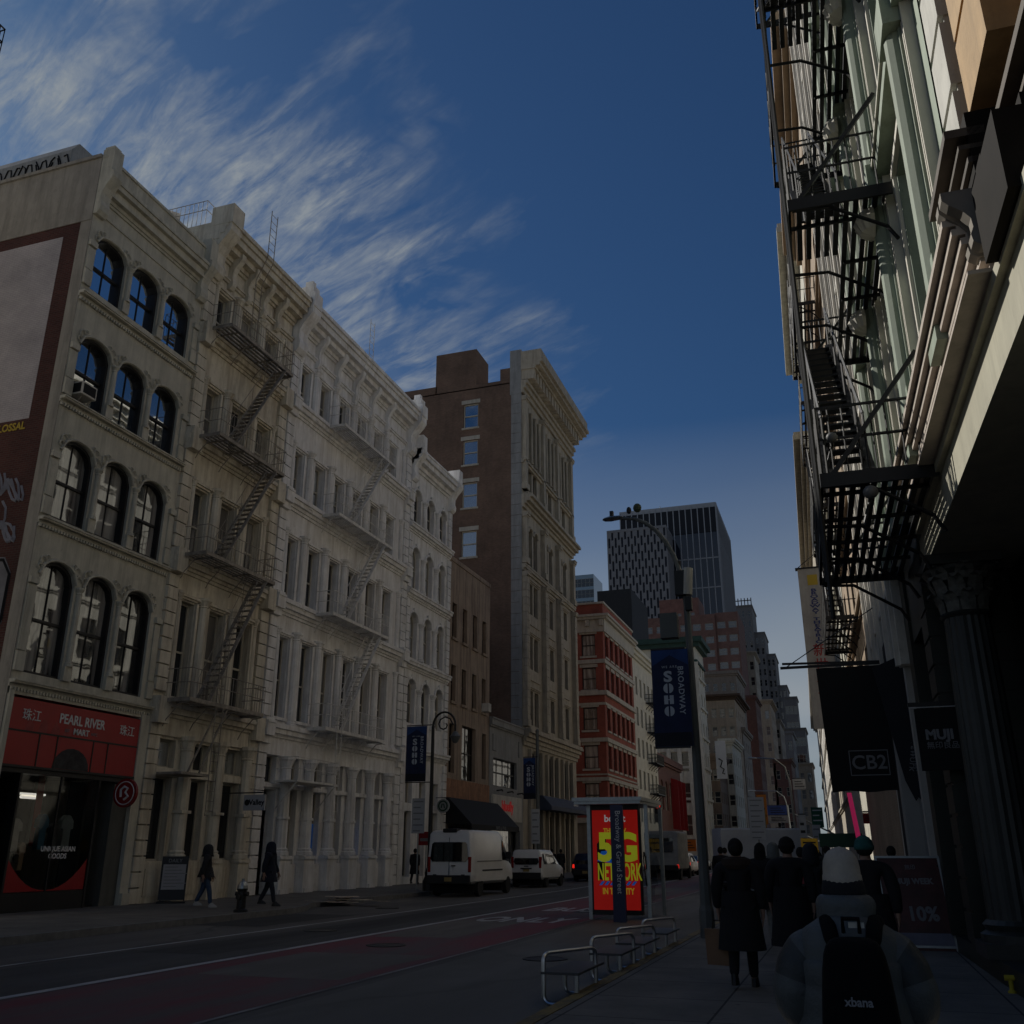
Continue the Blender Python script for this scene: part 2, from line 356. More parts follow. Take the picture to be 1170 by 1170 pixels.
def fire_escape(root, T, plats, u0, u1, d, mt, w=0.0, stairs=(), rail=1.0, slat=.12, brk=1.1, t=.03, hole=None):
    for z in plats:
        p = MB(T); p.box(u0, u1, z - .14, z, w + d - .03, w + d); p.box(u0, u0 + .03, z - .14, z, w, w + d - .03); p.box(u1 - .03, u1, z - .14, z, w, w + d - .03)
        n = int((d - .1) / slat)
        for i in range(n):
            x = w + .04 + (d - .1) * i / n; p.box(u0 + .03, hole[0] if hole and z != plats[0] and x > w + hole[1] else u1 - .03, z - .05, z - .015, x, x + slat * .62)
        for i in range(int((u1 - u0) / 1.2)): x = u0 + .6 + i * 1.2; p.box(x, x + .04, z - .11, z - .052, w, w + (hole[1] if hole and z != plats[0] and x > hole[0] else d - .03))
        p.build('platform', mt, root)
        r = MB(T)
        for y in (z + rail, z + rail * .52):
            r.tube([(u0, y, w), (u0, y, w + d - .02), (u1, y, w + d - .02), (u1, y, w)], t * .6, 4)
        k = int((u1 - u0) / .16)
        for i in range(k + 1):
            x = u0 + (u1 - u0) * i / k; r.tube([(x, z - .05, w + d - .02), (x, z + rail, w + d - .02)], t * (.6 if i % 5 == 0 else .32), 4)
        for x in (u0, u1):
            for i in range(1, int(d / .18)): r.tube([(x, z, w + d * i / int(d / .18)), (x, z + rail, w + d * i / int(d / .18))], t * .32, 4)
        r.build('railing', mt, root)
        nb = max(2, int(round((u1 - u0) / 1.6)) + 1)
        for i in range(nb):
            x = u0 + .05 + (u1 - u0 - .1) * i / (nb - 1); b = MB(T)
            b.tube([(x, z - .16, w + d - .05), (x, z - .2, w + d * .6), (x, z - brk * .75, w + .14), (x, z - brk, w + .02)], t * .75, 5); b.build('bracket', mt, root)
    for ua, za, ub, zb, wa, wb in stairs:
        s = MB(T)
        for x in (wa, wb): s.bar((ua, za, x), (ub, zb, x), .035, 0, .16)
        n = int(abs(zb - za) / .24)
        for i in range(1, n):
            f = i / n; uu, zz = ua + (ub - ua) * f, za + (zb - za) * f; s.box(uu - .09, uu + .09, zz, zz + .03, min(wa, wb) + .02, max(wa, wb) - .02)
        for x in (wa, wb):
            s.tube([(ua, za + .85, x), (ub, zb + .85, x)], t * .6, 4)
            for i in range(5): f = i / 4; uu, zz = ua + (ub - ua) * f, za + (zb - za) * f; s.tube([(uu, zz, x), (uu, zz + .85, x)], t * .45, 4)
        s.build('staircase', mt, root)
def ladder(name, pts, wdt, mt, parent, side=Vector((0, 1, 0)), step=.33, r=.018):
    l = MB(); P = [Vector(p) for p in pts]
    for sg in (-.5, .5): l.tube([tuple(p + side * wdt * sg) for p in P], r, 5)
    for a, b in zip(P, P[1:]):
        n = int((b - a).length / step)
        for i in range(n): q = a + (b - a) * ((i + .5) / max(1, n)); l.tube([tuple(q - side * wdt / 2), tuple(q + side * wdt / 2)], r * .75, 4)
    return l.build(name, mt, parent)
XL = -22.2
# ------------------------------------------------------------------ camera, light, sky
cd = bpy.data.cameras.new('camera'); cam = bpy.data.objects.new('camera', cd); COL.objects.link(cam)
cam.location = CAM; cam.rotation_euler = (pi / 2 + PITCH, 0, YAW)
cd.sensor_width = 36; cd.lens = 36 * FOC / 1170; cd.clip_end = 6000; cd.clip_start = .05
S.camera = cam
SUN_AZ, SUN_EL = R(64), R(37)                 # left of the street direction
sd = Vector((-sin(SUN_AZ) * cos(SUN_EL), cos(SUN_AZ) * cos(SUN_EL), sin(SUN_EL)))
sl = bpy.data.lights.new('sun', 'SUN'); sl.energy = 5.0; sl.angle = R(.5); sl.color = (1, .955, .88)
so = bpy.data.objects.new('sun', sl); COL.objects.link(so); so.rotation_euler = sd.to_track_quat('Z', 'Y').to_euler(); so.location = (-60, 40, 80)
W = bpy.data.worlds.new('World'); S.world = W; W.use_nodes = True
nt = W.node_tree; bg = nt.nodes['Background']
sk = N(nt, 'ShaderNodeTexSky', sky_type='NISHITA'); sk.sun_disc = False; sk.sun_elevation = SUN_EL; sk.sun_rotation = -SUN_AZ
sk.air_density = 1.15; sk.dust_density = .35; sk.ozone_density = 3.0
tc = N(nt, 'ShaderNodeTexCoord'); sp = N(nt, 'ShaderNodeSeparateXYZ'); nt.links.new(tc.outputs['Generated'], sp.inputs[0])
def mth(op, a, b=0.0, clamp=False):
    if op == 'MULTIPLY_ADD': op = 'MULTIPLY'
    n = N(nt, 'ShaderNodeMath', operation=op, use_clamp=clamp)
    for i, x in enumerate((a, b)):
        if hasattr(x, 'links'): nt.links.new(x, n.inputs[i])
        else: n.inputs[i].default_value = x
    return n.outputs[0]
zz = mth('MAXIMUM', mth('ADD', sp.outputs[2], .08), .05)
px_, py_ = mth('DIVIDE', sp.outputs[0], zz), mth('DIVIDE', sp.outputs[1], zz)     # flat cloud deck seen in perspective
cv = N(nt, 'ShaderNodeCombineXYZ'); nt.links.new(px_, cv.inputs[0]); nt.links.new(py_, cv.inputs[1])
def cloudmap(rot, sc, loc=(0, 0, 0)):
    m0 = N(nt, 'ShaderNodeMapping'); m0.inputs['Rotation'].default_value = (0, 0, rot)
    nt.links.new(cv.outputs[0], m0.inputs['Vector'])
    mp = N(nt, 'ShaderNodeMapping'); mp.inputs['Scale'].default_value = sc; mp.inputs['Location'].default_value = loc
    nt.links.new(m0.outputs[0], mp.inputs['Vector']); return mp.outputs[0]
CL_ROT = R(23)
def nz(vec, sc, det, rough, dist=0.0):
    n = N(nt, 'ShaderNodeTexNoise'); n.inputs['Scale'].default_value = sc; n.inputs['Detail'].default_value = det
    n.inputs['Roughness'].default_value = rough; n.inputs['Distortion'].default_value = dist
    nt.links.new(vec, n.inputs['Vector']); return n.outputs[0]
fib = nz(cloudmap(CL_ROT, (1.0, 4.6, 1), (3.1, .4, 0)), 5.5, 13, .66, .45)          # combed fibres
big = nz(cloudmap(CL_ROT, (1.0, 1.7, 1), (1.3, 4.2, 0)), 3.0, 5, .6, .5)              # where the cloud is thick
# the cirrus sheet lies over the left of the street and thins out towards the right
n_ = N(nt, 'ShaderNodeMath', operation='MULTIPLY_ADD', use_clamp=True); nt.links.new(mth('ADD', px_, mth('MULTIPLY_ADD', nz(cloudmap(R(30), (1, 2.2, 1)), 4.5, 5, .6), .34)), n_.inputs[0]); n_.inputs[1].default_value = -4.5; n_.inputs[2].default_value = -.92
thick = mth('MULTIPLY', mth('MULTIPLY', ramp(nt, big, .36, .60), n_.outputs[0]), ramp(nt, sp.outputs[2], .36, .52))
den = mth('MULTIPLY', ramp(nt, fib, .40, .72), thick, True)
veil = mth('MULTIPLY', thick, .16)
low = mth('MULTIPLY', ramp(nt, sp.outputs[2], .15, .42, (1, 1, 1, 1), (0, 0, 0, 1)), mth('ADD', .5, mth('MULTIPLY', .5, ramp(nt, nz(cloudmap(R(10), (.5, .9, 1)), .5, 4, .5, .4), .3, .62))))
alpha = mth('MINIMUM', mth('ADD', mth('ADD', den, veil), mth('MULTIPLY', low, .85)), .8)
cloudcol = mixc(nt, ramp(nt, sp.outputs[2], .1, .5), (7.6, 8.2, 8.6), (7.0, 7.6, 7.9))
skc = mixc(nt, 1.0, sk.outputs[0], (.36, .60, .86), 'MULTIPLY')
nt.links.new(mixc(nt, alpha, skc, cloudcol), bg.inputs[0])
bg.inputs[1].default_value = .052
S.view_settings.view_transform = 'Standard'; S.view_settings.look = 'None'; S.view_settings.exposure = -.34; S.view_settings.gamma = 1
S.cycles.max_bounces = 5; S.cycles.diffuse_bounces = 4; S.cycles.glossy_bounces = 3; S.cycles.transparent_max_bounces = 10; S.cycles.use_denoising = True
S.cycles.caustics_reflective = False; S.cycles.caustics_refractive = False
# ------------------------------------------------------------------ ground
def asphalt(name, c, seam=.5):
    m, t, b = _nt(name); b.inputs['Roughness'].default_value = .78; b.inputs['Specular IOR Level'].default_value = .35
    col = mixc(t, ramp(t, noise(t, pos(t, (1, .12, 1)), .9, 6, .7), .3, .7), tuple(x * .72 for x in c), tuple(x * 1.25 for x in c))
    col = mixc(t, ramp(t, noise(t, pos(t), .22, 3, .5), .45, .6), col, tuple(x * .8 for x in c))
    v = N(t, 'ShaderNodeTexVoronoi', feature='DISTANCE_TO_EDGE'); v.inputs['Scale'].default_value = .16; v.inputs['Randomness'].default_value = 1
    mp = N(t, 'ShaderNodeVectorMath', operation='ADD'); t.links.new(pos(t, (1, .55, 1)), mp.inputs[0])
    nn = N(t, 'ShaderNodeTexNoise'); nn.inputs['Scale'].default_value = .7; t.links.new(pos(t), nn.inputs['Vector']); t.links.new(nn.outputs[1], mp.inputs[1])
    t.links.new(mp.outputs[0], v.inputs['Vector'])
    col = mixc(t, ramp(t, v.outputs[0], .004, .018, (seam, seam, seam, 1), (0, 0, 0, 1)), col, tuple(x * .35 for x in c))
    t.links.new(col, b.inputs['Base Color']); bumped(t, b, noise(t, pos(t), 60, 4, .7), .5, .01)
    rg = ramp(t, noise(t, pos(t, (1, .1, 1)), .7, 4), .35, .7, (.62,) * 3 + (1,), (.86,) * 3 + (1,)); t.links.new(rg, b.inputs['Roughness']); return m
def worn(name, c, under, a=.42, b_=.62, sc=2.2, stretch=(1, .12, 1)):
    m, t, b = _nt(name); b.inputs['Roughness'].default_value = .7
    f = noise(t, pos(t, stretch), sc, 7, .75)
    col = mixc(t, ramp(t, f, a, b_), c, under)
    col = mixc(t, ramp(t, noise(t, pos(t), 26, 4, .8), .55, .75), col, under)
    t.links.new(col, b.inputs['Base Color']); bumped(t, b, noise(t, pos(t), 60, 4, .7), .4, .01); return m
def slabs(name, c, joint, bw, bh):
    m, t, b = _nt(name); b.inputs['Roughness'].default_value = .8; b.inputs['Specular IOR Level'].default_value = .3
    tx = N(t, 'ShaderNodeTexBrick', offset=0.0); tx.inputs['Scale'].default_value = 1; tx.inputs['Brick Width'].default_value = bw; tx.inputs['Row Height'].default_value = bh
    tx.inputs['Mortar Size'].default_value = .014; tx.inputs['Color1'].default_value = (*c, 1); tx.inputs['Color2'].default_value = (*[x * .86 for x in c], 1); tx.inputs['Mortar'].default_value = (*joint, 1)
    t.links.new(pos(t), tx.inputs['Vector'])
    col = mixc(t, 1.0, tx.outputs[0], ramp(t, noise(t, pos(t), .8, 7, .72), .3, .72, (.6, .6, .6, 1), (1.2, 1.18, 1.14, 1)), 'MULTIPLY')
    spots = noise(t, pos(t), 7, 2, .4); col = mixc(t, ramp(t, spots, .7, .74, (0,) * 3 + (1,), (.7,) * 3 + (1,)), col, tuple(x * .35 for x in c))
    t.links.new(col, b.inputs['Base Color']); bumped(t, b, noise(t, pos(t), 40, 4, .7), .3, .01); return m
M['road'] = asphalt('asphalt', (.115, .108, .098))
M['road2'] = asphalt('newer asphalt', (.075, .073, .07), .2)
M['pad'] = asphalt('grey boarding strip', (.155, .148, .132), .3)
M['buslane'] = worn('faded red lane paint', (.17, .030, .042), (.095, .075, .072), .40, .58, .55)
M['paint'] = worn('worn white paint', (.50, .50, .49), (.11, .11, .11), .50, .68, 2.2)
M['slabs'] = slabs('pavement slabs', (.215, .202, .182), (.045, .045, .045), 1.52, 1.52)
M['slabsL'] = slabs('grey pavement slabs', (.18, .17, .152), (.04, .04, .04), 1.8, 1.5)
M['kerb'] = mat('granite kerb', (.15, .15, .15), var=.3, sc=4, bump=.2)
M['ykerb'] = worn('worn yellow kerb paint', (.26, .18, .045), (.075, .06, .035), .38, .6, 3.5, (1, .5, 1))
def sheet(name, pts, z, m):
    mb = MB(); mb.poly([(x, y, z) for x, y in pts]); return tag(mb.build(name, m), kind='structure')
def prism(name, pts, z0, z1, m):
    mb = MB(); mb.slab(pts, z0, z1); return tag(mb.build(name, m), kind='structure')
sheet('ground', [(-1500, -200), (1500, -200), (1500, 3000), (-1500, 3000)], -.004, M['road'])
bend = lambda y: -.03 * max(0, y - 46)
YS = [-30, 0, 20, 46, 80, 120, 180, 260, 400]
def strip(name, x0, x1, ya, yb, z, m):
    ys = [ya] + [y for y in YS if ya < y < yb] + [yb]
    return sheet(name, [(x0 + bend(y), y) for y in ys] + [(x1 + bend(y), y) for y in reversed(ys)], z, m)
strip('road', -17.5, -3.15, -30, 400, 0, M['road'])
strip('travel_lane', -12.9, -10.4, -30, 200, .004, M['road2'])
strip('bus_lane', -10.25, -6.95, -30, 200, .004, M['buslane'])
strip('boarding_strip', -6.6, -3.2, 6.5, 60, .003, M['pad'])
M['paintfaint'] = worn('half worn paint', (.30, .29, .28), (.10, .095, .09), .42, .6, 2.5)
for x, w_, yb in ((-13.2, .11, 150), (-10.36, .17, 200), (-6.88, .08, 200)):
    strip('lane_line', x - w_ / 2, x + w_ / 2, -10, yb, .008, M['paint' if w_ > .1 else 'paintfaint'])
M['patch'] = asphalt('old asphalt patch', (.15, .135, .118), .2); M['patch2'] = asphalt('fresh asphalt patch', (.045, .044, .043), .1)
for k, (x0, x1, y0, y1, mm) in enumerate(((-9.6, -7.2, 13.5, 17.0, 'patch'), (-10.1, -8.3, 20.5, 26, 'patch'), (-8.2, -7.0, 30, 37, 'patch2'), (-12.6, -11.2, 16, 30, 'patch2'), (-6.2, -3.9, 20.2, 23.6, 'patch'), (-9.9, -8.0, 41, 52, 'patch'), (-15.8, -13.9, 22, 27, 'patch2'))):
    e = lambda a: a + random.uniform(-.15, .15)
    sheet('asphalt_patch', [(e(x0), e(y0)), (e((x0 + x1) / 2), e(y0)), (e(x1), e(y0)), (e(x1), e((y0 + y1) / 2)), (e(x1), e(y1)), (e(x0), e(y1)), (e(x0), e((y0 + y1) / 2))], .006, M[mm])
for ys_, str_ in ((26.5, 'ONLY'), (31.5, 'BUS')):
    pts, fs = text_mesh(str_, 1.0, 0, bold=.03); mb = MB(); mb.add([(-8.6 + x * .95, ys_ + y * 2.6, .008) for x, y, z in pts], fs)
    tag(mb.build('lane_lettering', M['paint']), kind='structure')
# pavements with granite kerbs
LK = [(-16.2, -30), (-16.2, 27), (-16.6, 28.5), (-17.3, 30), (-17.3, 84)]
prism('left_pavement', LK + [(-24, 84), (-24, -30)], 0, .15, M['slabsL'])
prism('left_kerb', [(x + .16, y) for x, y in LK] + [(x, y) for x, y in reversed(LK)], 0, .155, M['kerb'])
prism('far_left_pavement', [(-17.3 + bend(95.5), 95.5), (-17.3 + bend(400), 400), (-36, 400), (-26, 95.5)], 0, .15, M['slabsL'])
RK = [(-3.15, -30), (-3.15, 46), (-3.15 + bend(400), 400)]
prism('right_pavement', RK + [(4.5 + bend(400), 400), (4.5, 46), (4.5, -30)], 0, .15, M['slabs'])
prism('right_kerb', [(-3.15, -30), (-3.15, 40), (-3.31, 40), (-3.31, -30)], 0, .158, M['ykerb'])
prism('right_kerb_far', [(-3.15, 40), (-3.15, 46), (-3.15 + bend(400), 400), (-3.31 + bend(400), 400), (-3.31, 46), (-3.31, 40)], 0, .156, M['kerb'])

for k, (x, y) in enumerate(((-8.9, 18.6), (-12.0, 21.5), (-5.2, 17.2), (-14.6, 30.5))):
    o = thing('manhole_cover', ('round iron manhole cover in the red bus lane', 'round iron manhole cover in the dark travel lane', 'round iron manhole cover on the grey strip beside the benches', 'round iron manhole cover in the parking lane by the left kerb')[k], 'manhole cover', (x, y, 0))
    s = MB(lambda a, b, c: (a, c, b)); s.lathe([(0, .004), (.33, .004), (.33, .012), (0, .012)], n=24); s.build('cover', mat('worn cast iron', (.035, .034, .033), rough=.5, var=.3, metal=.4) if k == 0 else bpy.data.materials['worn cast iron'], o)
    s = MB(lambda a, b, c: (a, c, b)); s.rings([[(r_ * cos(2 * pi * i / 24), z, r_ * sin(2 * pi * i / 24)) for i in range(24)] for r_, z in ((.33, .011), (.33, .016), (.39, .016), (.39, .004))], cap=False); s.build('frame', M['dark'] if 'dark' in M else M['kerb'], o)
# ================================================================== LEFT SIDE OF THE STREET
# ---- corner building with the red shop sign (u = Y - 21)
P = thing('shop_building', 'grey cream iron-front building with arched black windows above the red shop sign', 'building', (XL, 21, 0))
w = MB(TL)
cs = (1.12, 2.94, 4.76); rows = ((6.66, 3.48, .58, 'gcur'), (11.45, 2.72, .56, 'gcur'), (15.5, 2.42, .5, 'gsky'), (19.58, 2.2, .42, 'gsky'))
wall(w, 0, 6.0, 6.2, 24.6, [(c, v, 1.46, H, r) for c in cs for v, H, r, g in rows], .3)
body(w, 0.01, 5.99, 0, 24.55, 12.0, w=-.012)
for v in (6.2, 11.12, 15.18, 19.05):
    cornice(w, -.03, 6.03, v, ((.10, .04), (.05, .2), (.05, .24)))
    dentils(w, 0, 6.0, v - .11, .1, .1, .06, .06)
cornice(w, .35, 5.75, 23.0, ((.1, .06), (.14, .12), (.3, .3), (.18, .46), (.12, .52)))
cornice(w, .0, 6.0, 22.45, ((.06, .05),))
w.box(.0, 6.0, 23.84, 24.6, .0, .2); cornice(w, -.04, 6.04, 24.6, ((.07, .26), (.08, .22)))
for a, b in ((-.03, .42), (5.6, 6.03)):
    console(w, a, b, 22.3, 24.0, .6); w.box(a, b, 24.0, 24.95, 0, .5); w.box(a + .06, b - .06, 24.95, 25.1, 0, .4)
for u0, u1 in ((.0, .34), (5.68, 6.0)):              # outer piers with sunk panels and small capitals
    for v, H, r, g in rows:
        w.box(u0, u1, v - .0, v + .55, 0, .09); w.box(u0 + .02, u1 - .02, v + .6, v + H - r - .35, 0, .06); w.box(u0, u1, v + H - r - .3, v + H - r - .1, 0, .12)
for v, H, r, g in rows:
    for u in (2.03, 3.85):                            # engaged colonnettes between the windows
        w.box(u - .16, u + .16, v - .02, v + .42, 0, .1); column(w, u, v + .42, v + H - r, .10, .04, base=.14, cap=.22)
    for c in cs:                                      # arch mouldings with pierced scroll ornament in the spandrels
        pts = [(c + x * 1.05, v + y + .05, .03) for x, y in arch_pts(1.46, H, r)]
        w.tube(pts, .05, 6)
        for sg in (-1, 1):
            for q, (dx, dy, rr) in enumerate(((.70, .12, .13), (.56, .24, .08), (.80, -.08, .08))):
                cx, cy = c + sg * dx, v + H - r * .25 + dy - .08
                w.tube([(cx + rr * cos(t * .7), cy + rr * sin(t * .7), .05) for t in range(8)], .026, 4)
w.build('facade', M['cream'], P)
for c in cs:
    for k, (v, H, r, g) in enumerate(rows):
        put_win(P, TL, c, v, W=1.46, H=H, r=r, d=.3, fw=.085, fd=.2, mid=.47, mull=1, gm=g)
sw = MB(TN); D = 12.0                                 # side wall towards the camera, at Y = 21
T2 = lambda u, v, w_: (-u, -w_, v)                    # u runs away from the street
s1 = MB(T2); s1.box(0, .45, 0, 22.05, 0, .03); s1.box(0, 12, 22.05, 24.62, 0, .05); s1.box(0, 12, 24.62, 24.75, -.3, .12); s1.build('rendered_border', mat('grey beige render', (.33, .305, .265), streak=.4, bump=.15), P)
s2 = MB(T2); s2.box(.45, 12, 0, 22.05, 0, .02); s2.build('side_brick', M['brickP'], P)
s3 = MB(T2); s3.box(1.12, 12, 14.75, 21.6, 0.02, .026); s3.build('whitewashed_panel', M['brickPw'], P)
text('COLOSSAL', .36, M['goldletter'], P, -2.0, 14.5, .032, TN, sx=.9, bold=.01, name='wall_lettering')
g = MB(T2)
for (cx, cy, s_) in ((1.15, 12.3, .5), (1.7, 11.5, .6), (1.1, 10.9, .4), (1.9, 12.6, .5)):
    for k in range(3):
        a0 = random.uniform(0, 6); g.tube([(cx + s_ * (.5 + .5 * k / 3) * cos(a0 + t * .6), cy + s_ * .8 * sin(a0 * 1.3 + t * .8), .03) for t in range(9)], .045, 4)
g.build('graffiti', mat('pale spray paint', (.26, .26, .30), var=.3), P)
g = MB(T2); g.slab([(.68, 8.1), (.68, 9.6), (1.0, 10.1), (2.6, 10.3), (2.6, 7.4), (.95, 7.5)], .02, .03); g.build('graffiti_ground', mat('grey spray paint', (.16, .16, .18), var=.3), P)
g = MB(T2)
g.tube([(.72, 8.15, .035), (.72, 9.55, .035), (1.05, 10.02, .035), (2.5, 10.2, .035)], .05, 4); g.tube([(.72, 8.15, .035), (1.0, 7.55, .035), (2.5, 7.5, .035)], .05, 4)
for k in range(3): g.tube([(1.15 + k * .42, 8.1, .035), (1.0 + k * .42, 8.9, .035), (1.3 + k * .42, 9.3, .035), (1.35 + k * .42, 8.3, .035)], .06, 4)
g.build('graffiti_line', M['black'], P)
bk = MB(TL); bk.slab([(.6, 24.6), (.6, 26.1), (.9, 26.6), (3.2, 26.6), (3.4, 26.2), (3.4, 24.6)], -6.2, -2.2)
bk.build('roof_bulkhead', mat('weathered zinc', (.30, .31, .31), streak=.4), P)
gr = MB(lambda u, v, w_: (-u, .6 - w_, v))
for k in range(11):
    cx = 2.35 + k * .34; a0 = random.uniform(0, 6)
    gr.tube([(cx + .2 * cos(a0 + t * .8), 25.45 + .5 * sin(a0 * 2 + t * 1.1), .02) for t in range(6)], .03, 4)
gr.build('graffiti', M['black'], P)
# shop front
sf = MB(TL)
sf.box(0, .16, 0, 6.1, -.25, .1); sf.box(5.6, 6.0, 0, 6.1, -.3, .1); sf.box(5.62, 5.98, 0, .5, .1, .2); sf.box(0, 6, 6.0, 6.2, -.3, .05)
sf.build('shop_pier', M['cream'], P)
sf = MB(TL); sf.box(4.12, 4.2, 0.15, 3.9, -.35, .02); sf.box(.95, 1.03, .15, 3.9, -.35, .02); sf.box(.16, 5.6, 3.86, 4.0, -.35, .04); sf.box(1.03, 4.12, .15, .66, -.35, .0)
sf.box(2.55, 2.6, .66, 3.86, -.05, -.0); sf.build('shopfront_frame', M['dark'], P)
sf = MB(TL); sf.box(4.9, 5.6, .15, 3.9, -1.4, -.05); sf.build('grey_shop_pilaster', mat('grey shop pier', (.10, .10, .09), streak=.3), P)
sf = MB(TL); sf.box(.16, 5.6, .15, .2, -4, -.3); sf.box(.16, 5.6, .15, 4, -4.05, -4); sf.box(.12, .16, .15, 4, -4, -.3); sf.box(.16, 5.6, 4, 4.05, -4, -.2); sf.build('shop_interior', mat('dim shop interior', (.02, .018, .017), var=.5, sc=3), P)
for a, b, c in ((4.2, 4.9, -1.2), (.16, .95, -.9)): sf = MB(TL); sf.box(a, b, .15, 3.86, c, c + .05); sf.build('shop_door', M['gdark'], P)
sf = MB(TL); sf.poly([(1.03, .66, -.03), (4.12, .66, -.03), (4.12, 3.86, -.03), (1.03, 3.86, -.03)]); sf.build('display_pane', M['clear'], P)
sf = MB(TL)                                            # red window film with a round cut-out
sf.add([(1.05, .68, -.02), (4.1, .68, -.02)] + [(4.1 - 3.05 * i / 12, .70 + .85 * abs(1 - i / 6) ** 2.2, -.02) for i in range(13)], [range(15)]); sf.build('red_window_film', M['signred'], P)
text('UNIQUE ASIAN\nGOODS', .2, M['letter'], P, 2.85, 1.72, -.01, TL, ext=.003, bold=.006, name='window_lettering')
sg = thing('shop_sign', 'red fascia sign reading PEARL RIVER MART over the shop window', 'shop sign', (XL, 21, 0))
s = MB(TL); s.box(.17, 5.58, 4.05, 5.92, -.1, .06); s.build('panel', M['signred'], sg)
s = MB(TL); s.box(.17, 5.58, 4.99, 5.04, .06, .075); s.box(.17, 5.58, 4.0, 4.07, .0, .1)
for u in (1.35, 2.05, 3.55, 4.2): s.box(u, u + .045, 4.07, 4.99, .06, .075)
s.build('bar', M['dark'], sg)
s = MB(TL); s.slab([(2.0 + x, 4.08 + y) for x, y in [(0, 0)] + [(.75 - .75 * cos(t * pi / 10), .62 * sin(t * pi / 10)) for t in range(1, 10)] + [(1.5, 0)]], .061, .068)
s.build('dark_arch_picture', mat('dark photo print', (.03, .028, .03), var=.6, sc=4), sg)
s = MB(TL)
for k in range(4): s.slab([(.75 + .5 * k, 5.05), (1.1 + .5 * k, 5.05), (1.12 + .5 * k, 5.22), (1.02 + .5 * k, 5.3 + .12 * (k % 2)), (.93 + .5 * k, 5.42), (.84 + .5 * k, 5.24)], .06, .0615)
s.build('pink_figures', mat('faded pink print', (.30, .06, .055), var=.3), sg)
text('PEARL RIVER', .40, M['letter'], sg, 2.98, 5.52, .072, TL, bold=.008, sx=.86); text('MART', .25, M['letter'], sg, 2.98, 5.2, .072, TL, bold=.006)
text('EST', .13, M['greyletter'], sg, 2.4, 5.2, .065, TL); text('NYC', .13, M['greyletter'], sg, 3.55, 5.2, .065, TL)
for u in (.95, 5.0): text('珠江', .36, M['letter'], sg, u, 5.46, .072, TL)
rs = thing('round_shop_sign', 'round red blade sign with a white emblem beside the shop door', 'shop sign', (XL, 25.75, 3.5))
s = MB(); s.lathe([(.0, -.05), (.44, -.05), (.44, .05), (.0, .05)], n=28); s.T = ID
me = s.mesh('disc', M['deepred']); d_ = link('disc', me, rs, (.55, 0, 0)); d_.rotation_euler = (0, 0, 0)
for v in me.vertices: v.co = (v.co.x, v.co.y, v.co.z); 
me.transform(Matrix.Rotation(0, 4, 'X')); me.transform(Matrix.Translation((0, 0, 0)))
# lathe axis is local y of T=ID (second coordinate) which already faces the camera
s = MB(); s.tube([(.55 + .35 * cos(t * pi / 12), -.056, .35 * sin(t * pi / 12)) for t in range(24)], .018, 4, closed=True)
s.tube([(.42, -.056, -.12), (.40, -.056, .1), (.52, -.056, .2), (.66, -.056, .14), (.58, -.056, .02), (.7, -.056, -.1), (.55, -.056, -.2)], .04, 5); s.build('emblem', M['letter'], rs)
s = MB(); s.bar((0, 0, .3), (.55, 0, .3), .04); s.build('bracket', M['dark'], rs)
gar = [(1.35, 1.75, .48, .9, (.34, .33, .31), 'pale dress'), (2.35, 1.8, .42, 1.0, (.03, .12, .20), 'teal blue jacket'), (3.3, 1.75, .5, 1.05, (.20, .24, .25), 'pale grey robe'), (1.7, 1.25, .28, .75, (.25, .17, .11), 'small beige tunic'), (2.85, 1.85, .4, .7, (.05, .05, .05), 'black jacket with a white pattern')]
for u, v, wd, h, c, nm in gar:
    s = MB(lambda a, b, d_: (d_, a, b)); s.slab([(-wd * .32, 0), (wd * .32, 0), (wd * .3, h * .6), (wd * .5, h * .62), (wd * .46, h * .84), (wd * .2, h * .98), (0, h), (-wd * .2, h * .98), (-wd * .46, h * .84), (-wd * .5, h * .62), (-wd * .3, h * .6)], -.09, .09)
    o = s.build('display_garment', mat('cloth ' + nm, c, var=.2, sc=5), None, (XL - .3, 21 + u, v), bevel=.02); tag(o, nm + ' hanging in the red shop window', 'garment', 'clothes hanging in the shop window')
lm = MB(TL); lm.tube([(2.3, 3.3, -1.2), (3.1, 3.3, -1.2)], .05, 8); lm.box(2.2, 3.2, 3.36, 3.42, -1.26, -1.14); o = lm.build('ceiling_lamp', mat('lit tube', (.8, .75, .65), var=0, emit=.9), None, (XL, 21, 0)); tag(o, 'lit white tube lamp inside the red shop window', 'lamp')
bn = MB(TL); bn.box(-.13, .13, 0, 2.2, -.01, .01); o = bn.build('hanging_banner', M['deepred'], None, (XL - .8, 21 + 2.62, 1.9)); tag(o, 'narrow red banner hanging down the middle of the shop window', 'banner')
